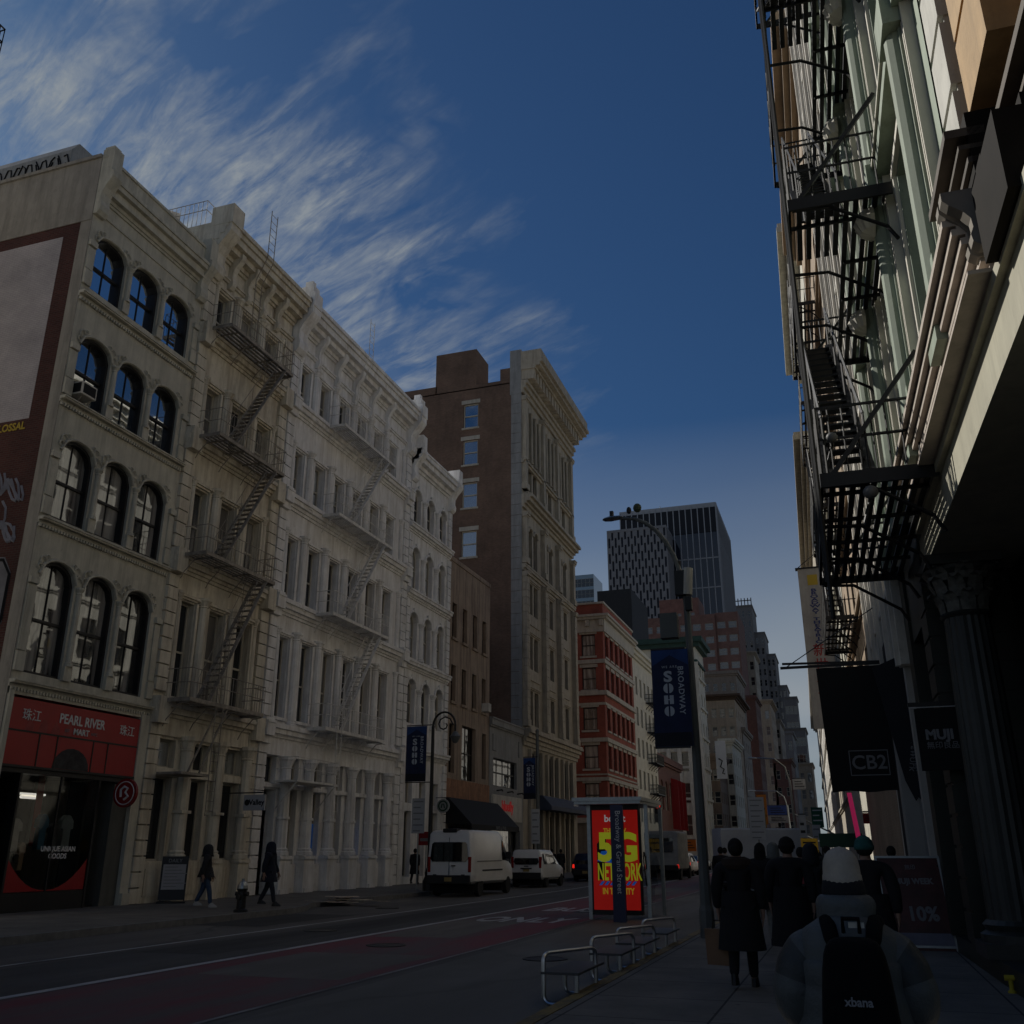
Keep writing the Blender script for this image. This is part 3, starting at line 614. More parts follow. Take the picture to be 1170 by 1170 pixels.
# ---- cream building with the dark fire escape (u = Y - 27)
B = thing('cream_building', 'cream cast-iron building with the dirty dark fire escape, next to the red-signed shop', 'building', (XL, 27, 0))
w = MB(TL); L = 6.55
bc = (1.28, 3.1, 4.92); fl = ((6.9, 3.5), (12.1, 2.72), (16.85, 2.25), (21.25, 2.2))
gops = [(1.15, 1.45, 1.0, 2.75, 0), (1.15, 4.5, 1.0, .95, 0), (3.15, 1.45, .85, 2.75, 0), (3.15, 4.5, .85, .95, 0), (5.15, 1.45, 1.0, 2.75, 0), (5.15, 4.5, 1.0, .95, 0)]
wall(w, 0, L, .15, 26.2, [(c, v, 1.0, H, 0) for c in bc for v, H in fl] + gops, .4)
body(w, 0.01, L - .01, 0, 26.2, 13, w=-.012)
for v in (6.05, 11.4, 16.2, 20.75):
    cornice(w, 0, L, v, ((.12, .08), (.12, .16), (.2, .3), (.12, .38), (.06, .34)))
    for u in (0.02, 5.95): w.box(u, u + .58, v - .15, v + .75, 0, .42)
cornice(w, 0, L, 25.0, ((.12, .1), (.2, .2), (.25, .5), (.3, .75), (.22, .85), (.14, .95), (.1, .9)))
cornice(w, 0, L, 24.15, ((.1, .1), (.08, .16)))
for u in (1.6, 2.75, 3.95, 5.1): console(w, u - .13, u + .13, 23.9, 25.5, .62)
for a, b in ((.02, .7),):
    console(w, a, b, 23.7, 26.0, 1.0); w.box(a - .03, b + .05, 26.0, 26.9, 0, 1.05); pass
for v0, v1 in ((.15, 6.0), (7.0, 11.2), (12.2, 16.05), (17.0, 20.6), (21.6, 24.0)):
    quoins(w, .03, .58, v0, v1, .46, .15); quoins(w, 5.92, 6.5, v0, v1, .46, .15)
for (v, H) in fl:
    for u in (2.19, 4.01): column(w, u, v - .35, v + H + .3, .2, .1)
    for u in (.78, 5.65): column(w, u, v - .35, v + H + .3, .13, .06)
    for c in bc:
        w.box(c - .64, c - .52, v, v + H + .12, 0, .1); w.box(c + .52, c + .64, v, v + H + .12, 0, .1); cornice(w, c - .7, c + .7, v + H + .06, ((.08, .1), (.06, .17), (.05, .14))); w.box(c - .64, c + .64, v - .14, v, 0, .16)
for u in (2.1, 4.05, 5.85):
    w.box(u - .34, u + .34, .15, 1.35, 0, .42); cornice(w, u - .38, u + .38, 1.35, ((.08, .47), (.06, .44))); column(w, u, 1.5, 5.6, .24, .16, base=.3, cap=.5); w.box(u - .26, u + .26, 3.0, 3.1, 0, .42)
w.box(.6, 5.9, 5.55, 6.05, 0, .1); w.box(.6, 5.9, 4.22, 4.46, 0, .1)
for c in (1.15, 3.15, 5.15): w.box(c - .62, c + .62, .15, 1.42, 0, .06); w.box(c - .42, c + .42, .35, 1.2, .06, .09)
w.build('facade', M['cream2'], B)
for c in bc:
    for v, H in fl: put_win(B, TL, c, v, W=1.0, H=H, d=.3, fw=.075, mid=.48, mull=0, fm='creamframe', gm=random.choice(['gw', 'gcur', 'gw', 'gblind']))
for c, v, W_, H, r in gops: put_win(B, TL, c, v, W=W_, H=H, d=.3, fw=.07, mid=0, mull=0, fm='creamframe', gm='gdark' if v < 2 else 'gw')
rb = MB(TL); rb.slab([(.3, 26.2), (.3, 28.1), (2.0, 28.9), (2.0, 26.2)], -6, -3.4); rb.build('roof_bulkhead', M['white2'], B)
rr = MB(TL)
for y in (27.0, 27.45): rr.tube([(.1, y, -.4), (.1, y, -3.0)], .02, 4); rr.tube([(.1, y, -.4), (1.6, y, -.4)], .02, 4)
for i in range(12): rr.tube([(.1, 26.2, -.4 - .22 * i), (.1, 27.45, -.4 - .22 * i)], .015, 4)
rr.build('roof_railing', M['rustiron'], B)
FB = thing('fire_escape', 'dirty dark fire escape zigzagging down the cream building', 'fire escape', (XL, 27, 0))
fire_escape(FB, TL, (6.75, 12.0, 16.7, 21.4), .35, 4.9, 1.05, M['rustiron'], w=.3, brk=.95, t=.026, slat=.16,
            stairs=[(1.5, 6.75, 4.4, 12.0, .75, 1.28), (1.5, 12.0, 4.4, 16.7, .75, 1.28), (1.5, 16.7, 4.4, 21.4, .75, 1.28)])
ladder('roof_ladder', [(.9, 2.4, 21.4), (.9, 2.4, 24.6), (1.35, 2.4, 25.6), (1.35, 2.4, 28.0)], .45, M['rustiron'], FB)
ladder('drop_ladder', [(1.33, 2.1, 2.9), (1.33, 2.1, 9.2)], .42, M['rustiron'], FB)
s = MB(TL)
s.bar((2.6, 6.6, .9), (1.5, 4.3, .7), .05); s.bar((2.6, 6.6, 1.3), (1.5, 4.3, 1.2), .05); s.box(.4, 1.9, 4.2, 4.28, .3, 1.3); s.build('lower_landing', M['rustiron'], FB)
# ---- white building with six bays (u = Y - 33.6)
Cb = thing('white_building', 'long white cast-iron building with six bays and a white fire escape', 'building', (XL, 33.6, 0))
w = MB(TL); L = 13.35
cc = [1.3 + 1.92 * i for i in range(6)]; fl = ((7.05, 3.4), (12.1, 2.8), (16.85, 2.25), (21.35, 2.05))
gc = [3.0, 5.0, 6.95, 8.9, 10.85]
gops = [(c, 1.25, .85, 2.95, 0) for c in gc] + [(c, 4.4, .85, 1.1, 0) for c in [1.2] + gc] + [(1.2, .15, 1.1, 4.0, 0)]
wall(w, 0, L, .15, 26.4, [(c, v, .92, H, 0) for c in cc for v, H in fl] + gops, .42)
body(w, 0.01, L - .01, 0, 26.4, 13, w=-.012)
for v in (6.1, 11.4, 16.2, 20.75):
    cornice(w, 0, L, v, ((.12, .08), (.14, .16), (.2, .3), (.14, .4), (.06, .36)))
    for u in (.02, L - .62): cornice(w, u, u + .6, v - .2, ((.3, .3), (.5, .46), (.1, .5), (.12, .4)))
cornice(w, 0, L, 25.1, ((.12, .1), (.2, .2), (.25, .5), (.3, .75), (.22, .85), (.14, .95), (.1, .9))); cornice(w, 0, L, 24.2, ((.1, .1), (.08, .16)))
for u in [2.26 + 1.92 * i for i in range(5)]: console(w, u - .13, u + .13, 23.9, 25.6, .62)
for a, b in ((.0, .72), (L - .72, L)):
    console(w, a, b, 23.7, 26.0, 1.0); w.box(a, b, 26.0, 26.75, 0, 1.05); w.box(a + .1, b - .1, 26.75, 27.15, .2, .9); w.box(a + .22, b - .22, 27.15, 27.5, .35, .75)
for v0, v1 in ((.15, 6.0), (7.0, 11.2), (12.2, 16.0), (17.0, 20.6), (21.6, 24.0)):
    quoins(w, .03, .62, v0, v1, .46, .15); quoins(w, L - .64, L - .03, v0, v1, .46, .15)
for (v, H) in fl:
    for i in range(5): column(w, 2.26 + 1.92 * i, v - .3, v + H + .35, .19, .1)
    for u in (.8, L - .95): column(w, u, v - .3, v + H + .35, .13, .06)
    for c in cc:
        w.box(c - .62, c - .48, v, v + H + .1, 0, .1); w.box(c + .48, c + .62, v, v + H + .1, 0, .1); cornice(w, c - .66, c + .66, v + H + .05, ((.08, .1), (.06, .16), (.05, .13))); w.box(c - .62, c + .62, v - .12, v, 0, .16)
for u in (2.1, 4.0, 5.97, 7.92, 9.87, 11.75):
    w.box(u - .42, u + .42, .15, 1.45, 0, .48); cornice(w, u - .46, u + .46, 1.45, ((.08, .54), (.06, .5))); w.box(u - .34, u + .34, .15, .32, .48, .54)
    column(w, u, 1.6, 5.5, .25, .2, base=.3, cap=.5); w.lathe([(.3, 0), (.3, .1)], u, .2, 10, vc=3.0)
w.box(.62, L - .64, 5.5, 6.1, 0, .14); w.box(.62, L - .64, 4.22, 4.38, 0, .12)
for c in gc: w.box(c - .55, c + .55, .15, 1.25, 0, .1); w.box(c - .42, c + .42, .35, 1.05, .1, .13)
w.build('facade', M['white'], Cb)
for i, c in enumerate(cc):
    for v, H in fl: put_win(Cb, TL, c, v, W=.92, H=H, d=.3, fw=.07, mid=.47, mull=0, fm='creamframe', gm=random.choice(['gw', 'gdark', 'gw', 'gblind']))
for c, v, W_, H, r in gops[:-1]: put_win(Cb, TL, c, v, W=W_, H=H, d=.3, fw=.06, mid=0, mull=0, fm='creamframe', gm='gdark' if v < 2 else 'gw')
s = MB(TL); s.box(.65, 1.75, .15, 4.15, -1.4, -1.34); s.build('entrance_recess', M['gdark'], Cb)
s = MB(TL)
mat('blue bank poster', (.012, .08, .30), var=.3, emit=.15)
for c in (5.0, 8.9): s = MB(TL); s.box(c - .36, c + .36, 1.5, 2.9, -.24, -.22); s.build('blue_window_poster', bpy.data.materials['blue bank poster'], Cb)
FC = thing('fire_escape', 'white painted fire escape in the middle of the white building', 'fire escape', (XL, 33.6, 0))
fire_escape(FC, TL, (6.85, 11.95, 16.7, 21.3), 3.3, 9.0, .95, M['greyiron'], w=.3, brk=.9,
            stairs=[(4.8, 6.85, 8.3, 11.95, .7, 1.18), (4.8, 11.95, 8.3, 16.7, .7, 1.18), (4.8, 16.7, 8.3, 21.3, .7, 1.18)])
ladder('roof_ladder', [(.9, 5.2, 21.3), (.9, 5.2, 24.6), (1.4, 5.2, 25.8), (1.4, 5.2, 28.0)], .45, M['greyiron'], FC)
ladder('drop_ladder', [(1.32, 4.4, 3.2), (1.32, 4.4, 9.4)], .42, M['greyiron'], FC)
s = MB(TL); s.box(1.2, 4.6, 4.42, 4.5, .2, 1.3)
for a in (1.3, 4.5): s.bar((a, 4.4, 1.2), (a + .2, 3.4, .2), .05)
for y in (4.95, 5.4): s.tube([(1.2, y, .3), (1.2, y, 1.28), (4.6, y, 1.28), (4.6, y, .3)], .018, 4)
for i in range(16): s.tube([(1.2 + .225 * i, 4.5, 1.28), (1.2 + .225 * i, 5.4, 1.28)], .01, 4)
s.build('lower_landing', M['greyiron'], FC)
VY = 31.6; va, vb, vz0, vz1 = at(279, 917, VY).x, at(303, 917, VY).x, at(290, 926, VY).z, at(290, 908, VY).z; vz = (vz0 + vz1) / 2
vs = thing('blade_sign', 'small pale bank blade sign hung between the cream and the white building', 'sign', (va, VY, vz))
s = MB(TN); s.box(0, vb - va, vz0 - vz, vz1 - vz, -.04, .04); s.build('panel', mat('white sign face', (.40, .40, .41), var=.05), vs)
s = MB(); s.bar((XL - va, 0, vz1 - vz + .07), (vb - va, 0, vz1 - vz + .07), .04); s.build('bracket', M['dark'], vs)
text('Valley', .27, M['black'], vs, (vb - va) * .62, .0, .042, TN, bold=.006)
mk = MB(lambda a, b, c: (a, -.046 - b, c)); mk.lathe([(.0, .0), (.11, 0), (.11, .006), (.0, .006)], (vb - va) * .17, .0, 16); mk.build('emblem', M['black'], vs)
# ---- lower white arched building (u = Y - 47)
Db = thing('arched_white_building', 'narrow white building with rows of three arched windows, beside the long white one', 'building', (XL, 47, 0))
w = MB(TL); L = 6.4
dc = (1.2, 3.15, 5.1); fl = ((8.4, 2.4), (12.0, 2.6), (15.95, 2.5), (19.85, 2.2))
gops = [(1.4, .5, .9, 3.3, 0), (3.2, .5, .9, 3.3, 0), (5.0, .5, .9, 3.3, 0), (1.4, 4.2, .9, 1.2, 0), (3.2, 4.2, .9, 1.2, 0), (5.0, 4.2, .9, 1.2, 0)]
wall(w, 0, L, .15, 24.3, [(c, v, 1.15, H, .5) for c in dc for v, H in fl] + gops, .4); body(w, .01, L - .01, 0, 24.3, 13, w=-.012)
for v in (6.6, 11.3, 15.3, 19.25): cornice(w, 0, L, v, ((.1, .08), (.12, .16), (.16, .3), (.1, .36)))
w.box(0, L, 7.1, 7.9, 0, .05)
cornice(w, 0, L, 23.2, ((.15, .1), (.25, .25), (.3, .55), (.25, .7), (.12, .75)))
for a, b in ((.0, .6), (L - .6, L)): console(w, a, b, 22.3, 24.2, .85); w.box(a, b, 24.2, 25.1, 0, .8)
for v0, v1 in ((.15, 6.5), (7.1, 11.2), (11.9, 15.2), (15.9, 19.1), (19.9, 22.3)): quoins(w, .03, .5, v0, v1, .45, .14); quoins(w, L - .5, L - .03, v0, v1, .45, .14)
for v, H in fl:
    for u in (2.17, 4.12): column(w, u, v - .1, v + H - .5, .16, .08)
    for c in dc: w.tube([(c + x * 1.1, v + y + .05, .04) for x, y in arch_pts(1.15, H, .5)], .07, 6); w.box(c - .08, c + .08, v + H - .02, v + H + .25, 0, .14)
w.build('facade', M['white'], Db)
for c in dc:
    for v, H in fl: put_win(Db, TL, c, v, W=1.15, H=H, r=.5, d=.3, fw=.07, mid=.48, mull=0, fm='creamframe', gm=random.choice(['gw', 'gcur']))
for c, v, W_, H, r in gops: put_win(Db, TL, c, v, W=W_, H=H, d=.3, fw=.06, mid=0, mull=0, fm='creamframe', gm='gdark')
cs_ = thing('round_sign', 'round dark green coffee sign on the pale shopfront left of the high van', 'sign', (XL, 52.2, 4.2))
mk = MB(lambda a, b, c: (a, -.05 - b, c)); mk.lathe([(.0, .0), (.38, 0), (.38, .1), (.0, .1)], .5, .0, 20); mk.build('disc', mat('pale grey disc', (.30, .32, .31), var=.1), cs_)
mk = MB(); mk.tube([(.5 + .26 * cos(t * pi / 9), -.158, .26 * sin(t * pi / 9)) for t in range(18)], .05, 5, closed=True); mk.tube([(.4, -.158, -.12), (.45, -.158, .1), (.55, -.158, .1), (.6, -.158, -.12)], .04, 5); mk.build('emblem', mat('dark green', (.015, .05, .03), var=0), cs_)
mk = MB(); mk.bar((0, 0, .45), (.9, 0, .45), .04); mk.build('bracket', M['dark'], cs_)
# ---- tan stucco building (u = Y - 53.5)
E_ = thing('tan_building', 'plain tan stucco building with narrow windows and a black shop awning', 'building', (XL, 53.5, 0))
w = MB(TL); L = 7.5
ec = (.95, 2.75, 4.6, 6.4)
ops = [(c, v, .78, 2.25, 0) for c in ec for v in (10.45, 14.4)] + [(.9, 6.2, .9, 2.9, 0), (3.75, 5.9, 2.4, 3.3, 0), (6.55, 6.2, .75, 2.9, 0)] + [(3.9, .15, 6.4, 3.0, 0)]
wall(w, 0, L, .15, 19.5, ops, .35); body(w, .01, L - .01, 0, 19.5, 14, w=-.012)
for c in ec:
    for v in (10.45, 14.4): w.box(c - .5, c + .5, v - .16, v, 0, .12)
w.box(0, L, 19.3, 19.6, -.2, .06)
w.build('facade', M['tan'], E_)
w = MB(TL); w.box(.0, L, 4.7, 5.85, 0, .05); w.build('rusty_band', M['rust'], E_)
for c, v, W_, H, r in ops[:-1]: put_win(E_, TL, c, v, W=W_, H=H, d=.28, fw=.06, mid=.5, mull=1 if W_ > 2 else 0, fm='brownframe', gm='gdark')
s = MB(TL); s.box(.7, 7.1, .15, 3.15, -.7, -.65); s.build('shop_glazing', M['gdark'], E_)
s = MB(TL); s.box(-.28, .28, 0, .55, -.2, .45); o = s.build('air_conditioner', M['white2'], None, (XL, 53.5 + 6.4, 10.5), bevel=.02); tag(o, 'white air conditioner sticking out of the tan building window', 'air conditioner')
aw = thing('awning', 'big black sloping awning over the tan building shop', 'awning', (XL, 53.5, 0))
s = MB(TL); s.ext(-.1, 8.6, [(4.75, 0), (4.75, .25), (3.25, 1.75), (2.95, 1.75), (2.95, 1.7), (3.2, 1.7), (3.3, 0)]); s.build('canvas', M['black'], aw)
text('PAPER & PENS', .3, M['greyletter'], aw, 5.0, 3.1, 1.755, TL)
# ---- low grey shop between the tan building and the tall one
G_ = thing('grey_shop', 'two-storey grey shop with a red lettered panel, squeezed below the tall brick wall', 'building', (XL, 61.1, 0))
w = MB(TL); L = 7.2
gops = [(3.3, 5.9, 5.0, 1.85, 0), (3.5, .15, 6.0, 3.0, 0)]
wall(w, 0, L, .15, 10.4, gops, .35); body(w, .01, L - .01, 0, 10.4, 14, w=-.012); cornice(w, 0, L, 9.75, ((.12, .1), (.4, .2), (.1, .26)))
w.box(.6, 1.3, 8.2, 9.3, 0, .06); w.box(6.2, 6.7, 8.2, 9.3, 0, .06)
w.build('facade', M['greyst'], G_)
put_win(G_, TL, 3.3, 5.9, W=5.0, H=1.85, d=.25, fw=.08, mid=.5, mull=3, gm='gw')
s = MB(TL); s.box(.5, 6.5, .15, 3.15, -.5, -.45); s.build('shop_glazing', M['gcur'], G_)
ls = thing('lettered_panel', 'white panel with red lettering over the grey shop', 'shop sign', (XL, 61.1, 4.6))
s = MB(TL); s.box(.4, 6.6, -.9, .75, .0, .12); s.build('panel', M['white2'], ls)
text('bluefly', .95, mat('red lettering', (.36, .02, .02), var=0, emit=.25), ls, 3.4, .05, .125, TL, ext=.02, bold=.02)
s = MB(TL)
for u in (1.2, 3.4, 5.6): s.tube([(u, 1.0, .1), (u, 1.05, .5), (u, .95, .55)], .05, 5)
s.build('spot_lamp', M['dark'], ls)
# ---- tall brick building with a limestone front (u = Y - 68.3)
F_ = thing('tall_brick_building', 'tall building with brown brick side wall and ornate limestone street front', 'building', (XL, 68.3, 0))
w = MB(TL); L = 15.3; bays = (2.9, 7.4, 11.9)
fl = ((10.9, 2.6), (15.2, 2.6), (19.6, 2.5), (30.0, 2.0))
ops = [(b + s_ * .72, v, 1.05, H, 0) for b in bays for s_ in (-1, 1) for v, H in fl] + [(b + s_ * .72, 23.6, 1.05, 3.2, .5) for b in bays for s_ in (-1, 1)] + \
      [(b + s_ * 1.15, 33.0, .85, 4.4, .42) for b in bays for s_ in (-1, 0, 1)] + [(b, 5.9, 2.9, 2.9, 0) for b in bays] + [(b, .15, 3.0, 4.2, 0) for b in bays]
wall(w, 0, L, .15, 40.0, ops, .4)
body(w, .01, L - .01, 0, 40, .6, w=-.012)
for u in (.0, 5.15, 9.65, 14.5):
    for v0, v1 in ((10.6, 22.6), (23.3, 27.6), (29.6, 38.0)): w.box(u + .1, u + .7, v0, v1, 0, .35); w.box(u + .0, u + .8, v0, v0 + .5, 0, .45); cornice(w, u, u + .8, v1 - .4, ((.12, .4), (.2, .5), (.1, .55)))
    quoins(w, u + .05, u + .75, 10.9, 22.3, .6, .4)
for b in bays:
    for s_ in (-1, 1): w.tube([(b + s_ * .72 + x * 1.1, 23.6 + y + .06, .05) for x, y in arch_pts(1.05, 3.2, .5)], .1, 6)
    for s_ in (-1.72, -.575, .575, 1.72): column(w, b + s_, 32.6, 37.3, .15, .12)
    for v, H in fl: cornice(w, b - 1.5, b + 1.5, v + H + .1, ((.1, .1), (.12, .18))); w.box(b - 1.5, b + 1.5, v - .9, v - .2, 0, .1)
    for s_ in (-1.5, 0, 1.5): w.box(b + s_ - .15, b + s_ + .15, .15, 9.0, 0, .25)
cornice(w, -.05, L + .05, 9.2, ((.3, .15), (.3, .3), (.3, .5), (.2, .7), (.15, .65))); cornice(w, -.05, L + .05, 28.0, ((.3, .2), (.2, .4), (.3, .7), (.2, .95), (.12, .9)))
cornice(w, -.05, L + .05, 22.7, ((.2, .15), (.2, .3), (.12, .35))); cornice(w, -.05, L + .05, 31.9, ((.2, .2), (.15, .35)))
cornice(w, -.1, L + .3, 38.3, ((.4, .2), (.4, .4), (.3, .6))); cornice(w, -.1, L + .5, 40.4, ((.25, 1.3), (.3, 1.7), (.3, 1.95), (.9, 1.8))); dentils(w, .0, L, 39.5, .9, 1.15, .45, .45)
w.build('street_front', M['limest'], F_)
for uc, v, W_, H, r in ops: put_win(F_, TL, uc, v, W=W_, H=H, r=r, d=.32, fw=.07, mid=.5 if v > 9 else 0, mull=0 if W_ < 2 else 1, fm='brownframe', gm='gw' if v > 5 else 'gdark')
w = MB(lambda u, v, w_: (-u, -w_, v)); D = 26; sc = 4.55; sv = (24.2, 28.45, 32.3, 35.7, 19.9)
wall(w, .25, D, 0, 39.4, [(sc, v, 1.35, 2.25, 0) for v in sv], .3); w.box(.25, 1.9, 39.4, 40.8, -.5, 0); w.box(1.9, 4.1, 39.4, 39.7, -.5, 0); w.box(4.1, 7.9, 39.4, 43.2, -3, 0); w.box(7.8, 26, 39.4, 40.1, -.5, 0)
w.box(.25, D, 39.3, 39.4, -15, 0); w.box(D - .2, D, 0, 39.4, -15, -.0); w.box(.25, D, 0, 39.4, -15.2, -15)
w.build('side_wall', M['brickN'], F_)
w = MB(lambda u, v, w_: (-u, -w_, v)); quoins(w, 0, .9, .2, 38.2, .9, .04, gap=.03); w.box(0, 1.0, 38.2, 42.4, -.5, .05); w.build('corner_stone', M['greyst'], F_)
w = MB(lambda u, v, w_: (-u, -w_, v))
for v in sv: w.box(sc - .85, sc + .85, v + 2.25, v + 2.6, 0, .05); w.box(sc - .78, sc + .78, v - .16, v, 0, .1)
w.build('lintel', M['stone'], F_)
TNr = lambda u, v, w_: (-u, -w_, v)
for v in sv: put_win(F_, TNr, sc, v, W=1.35, H=2.25, d=.2, fw=.09, mid=.5, mull=0, fm='creamframe', gm='gsky')
wt = MB(); wt.lathe([(0, 43.6), (2.1, 43.6), (2.1, 45.6), (0, 45.6)], -13, 8, 20); 
ba = thing('shop_awning', 'blue grey straight awning on the limestone front of the tall building', 'awning', (XL, 68.3, 0))
s = MB(TL); s.ext(3.0, 15.2, [(5.75, 0), (5.75, .6), (5.0, 1.3), (4.7, 1.3), (4.7, 0)]); s.build('canvas', mat('slate blue canvas', (.045, .055, .09), var=.15), ba)
text('jersey', .6, M['letter'], ba, 11.0, 5.3, 1.05, TL)
sb = thing('side_street_sun_block', 'unseen grey block added behind the red brick corner to hold back the sun', 'building', (-72, 95.6, 0)); s = MB(); s.box(0, 35.7, 0, 20, 0, 26); s.build('wall', M['greyst'], sb)  # unseen block, added to keep a sun strip off the road
# ---- red and white corner building beyond the side street (Y 96-112)
def red_building():
    H_ = thing('red_brick_building', 'bright red brick corner building with white stone bands', 'building', (XL, 95.6, 0)); L = 15.0
    w = MB(TL); uc = [1.6 + 2.35 * i for i in range(6)]; vs = (5.9, 9.6, 13.4, 17.5, 21.0)
    ops = [(u, v, 1.35, 2.3, 0) for u in uc for v in vs]; wall(w, 0, L, 4.6, 25.8, ops, .35); w.build('brick_front', M['redL'], H_)
    for u, v, a, b, r in ops: put_win(H_, TL, u, v, W=a, H=b, d=.28, fw=.1, gm='gw', fm='blackframe', mull=0)
    w = MB(TNr); ou = [1.6, 4.6, 8, 11]; ops = [(u, v, 1.5, 2.3, 0) for u in ou for v in vs]; wall(w, 0, 14, 4.6, 25.8, ops, .35); w.box(0, 14, 25.6, 25.8, -15, 0); w.box(13.9, 14, 4, 25.6, -15, -.4); w.build('brick_side', M['redN'], H_)
    for u, v, a, b, r in ops: put_win(H_, TNr, u, v, W=a, H=b, d=.28, fw=.1, gm='gcur', fm='blackframe', mull=0)
    w = MB()
    for v0, h, p in ((4.4, .5, .3), (8.4, .35, .2), (8.95, .15, .1), (12.2, .4, .25), (15.9, .25, .12), (16.9, .45, .3), (20.2, .4, .2), (23.5, 1.3, .25), (24.8, .25, .6), (25.05, .25, .8), (26.5, .2, .25)):
        w.box(-14, p, -p, L, v0, v0 + h)
    for v in vs:
        for u in uc: w.box(-.02, .08, u - .85, u + .85, v + 2.3, v + 2.65); w.box(-.02, .12, u - .8, u + .8, v - .2, v)
        for u in ou: w.box(-u - .95, -u + .95, -.08, .02, v + 2.3, v + 2.65); w.box(-u - .9, -u + .9, -.12, .02, v - .2, v)
    for i in range(9): w.box(-i * 1.5 - .25, -i * 1.5 + .15, -.55, 0, 24.1, 24.75)
    w.build('stone_band', M['stone'], H_)
    w = MB(); w.box(-14, .1, -.1, L, 25.3, 26.5); w.build('parapet', M['redN'], H_)
    w = MB(); w.box(-14, 0, 0, L, 0.1, 4.4); w.build('shop_base', mat('stone shop base', (.22, .19, .15), streak=.3), H_)
    w = MB(TL)
    for i in range(4): w.box(1.0 + 3.6 * i, 3.8 + 3.6 * i, .4, 3.7, -.02, .03)
    w.build('shop_glazing', M['gdark'], H_)
red_building()
ac = thing('air_conditioner', 'window air conditioner in the second arched row of the grey cream building', 'air conditioner', (XL, 21.75, 15.62))
s = MB(TL); s.box(-.33, .33, 0, .45, -.2, .38); s.build('case', M['white2'], ac, bevel=.02)
s = MB(TL); s.box(-.27, .27, .06, .39, .38, .386); s.build('grille', M['black'], ac)
s = MB(TN); s.box(.02, .34, .06, .39, .33, .336); s.build('grille', M['black'], ac)
s = MB(TL); s.bar((-.2, .0, .3), (-.2, -.4, .02), .03); s.build('bracket', M['rustiron'], ac); s = MB(TL); s.bar((.2, .0, .3), (.2, -.4, .02), .03); s.build('bracket', M['rustiron'], ac)
# ---- neighbour nearer the camera, left of the frame, with the end of its fire escape in view
Nb = thing('near_building', 'pale building at the left edge of the frame whose iron balcony shows against the sky', 'building', (XL, 2, 0))
w = MB(TL); nops = [(1.5 + 2.2 * i, 2.5 + 4.4 * j, 1.2, 2.6, 0) for i in range(6) for j in range(6)]; wall(w, 0, 13.6, .15, 28, nops, .35); body(w, .01, 13.59, 0, 28, 14, w=-.012)
cornice(w, 0, 13.6, 27, ((.3, .3), (.4, .6), (.3, .8))); w.build('facade', M['white2'], Nb)
for u, v, a, b, r in nops: put_win(Nb, TL, u, v, W=a, H=b, d=.3, gm='gw')
FN = thing('fire_escape', 'dark iron balcony end against the sky at the top left corner', 'fire escape', (XL, 2, 0))
fire_escape(FN, TL, (19.0, 23.6), 6.0, 13.55, 1.15, M['dark'], w=.02, brk=1.3, t=.06)
# ================================================================== RIGHT SIDE OF THE STREET
M['palegreen'] = mat('pale green cast iron', (.27, .32, .25), streak=.3, bump=.05, grime=(.20, .23, .17))
M['trim'] = mat('cream trim paint', (.58, .55, .47), var=.1)
M['sunstone'] = mat('white rusticated stone', (.50, .49, .44), streak=.2, bump=.2)
M['orangest'] = mat('honey sandstone', (.44, .29, .14), streak=.3, bump=.25, var=.2)
M['brownst'] = mat('dark brown stone', (.085, .05, .03), streak=.3)
RZ = R(1.72)
def right_root(name, label, cat='building'): return thing(name, label, cat, (2.1, 0, 0), RZ)
RB = right_root('green_building', 'near building on the right, dark columned shopfront below pale green and rusticated upper storeys')
# -- dark shopfront with fluted corner column
w = MB(TR)
w.box(2, 19.4, .15, .42, -1.6, -.02); w.box(2, 19.4, .42, 5.9, -1.75, -1.6)
w.box(16.3, 17.0, .42, 6.9, -1.6, .02); w.box(18.9, 19.5, .42, 6.9, -1.6, .05)
for i in range(12): w.box(16.28, 17.02, .5 + i * .45, .5 + i * .45 + .40, -1.5, .05)
w.box(17.0, 18.9, 5.4, 6.9, -1.6, -.0)
w.build('shopfront', M['darkgreen'], RB)
w = MB(TR); w.box(17.0, 18.9, .42, 5.4, -1.3, -1.25); w.build('shop_glazing', M['gdark'], RB)
w = MB(TR); w.box(8.0, 15.8, .42, 5.8, -1.2, -1.15); w.build('shop_glazing', M['gdark'], RB)
w = MB(TR); n = 40; uc, wc, r = 15.4, -.4, .37
def flute(v, rr): return [(uc + rr * (1 - .05 * (i % 2)) * cos(2 * pi * i / n), v, wc + rr * (1 - .05 * (i % 2)) * sin(2 * pi * i / n)) for i in range(n)]
w.box(uc - .5, uc + .5, .42, .6, wc - .5, wc + .5); w.lathe([(.48, 0), (.48, .1), (.4, .15), (.44, .22), (.38, .28)], uc, wc, 24, vc=.6)
w.rings([flute(.85, r), flute(2.5, r * .99), flute(4.0, r * .94), flute(5.1, r * .87)])
w.lathe([(.34, 0), (.38, .04), (.34, .08)], uc, wc, 24, vc=5.05); w.lathe([(.33, 0), (.36, .4), (.52, .62), (.52, .7)], uc, wc, 16, vc=5.12)
w.box(uc - .52, uc + .52, 5.8, 5.95, wc - .52, wc + .52)
w.build('column', mat('dark fluted column', (.035, .038, .036), rough=.45, var=.3), RB)
w = MB(TR)                                             # acanthus leaves curling out of the capital
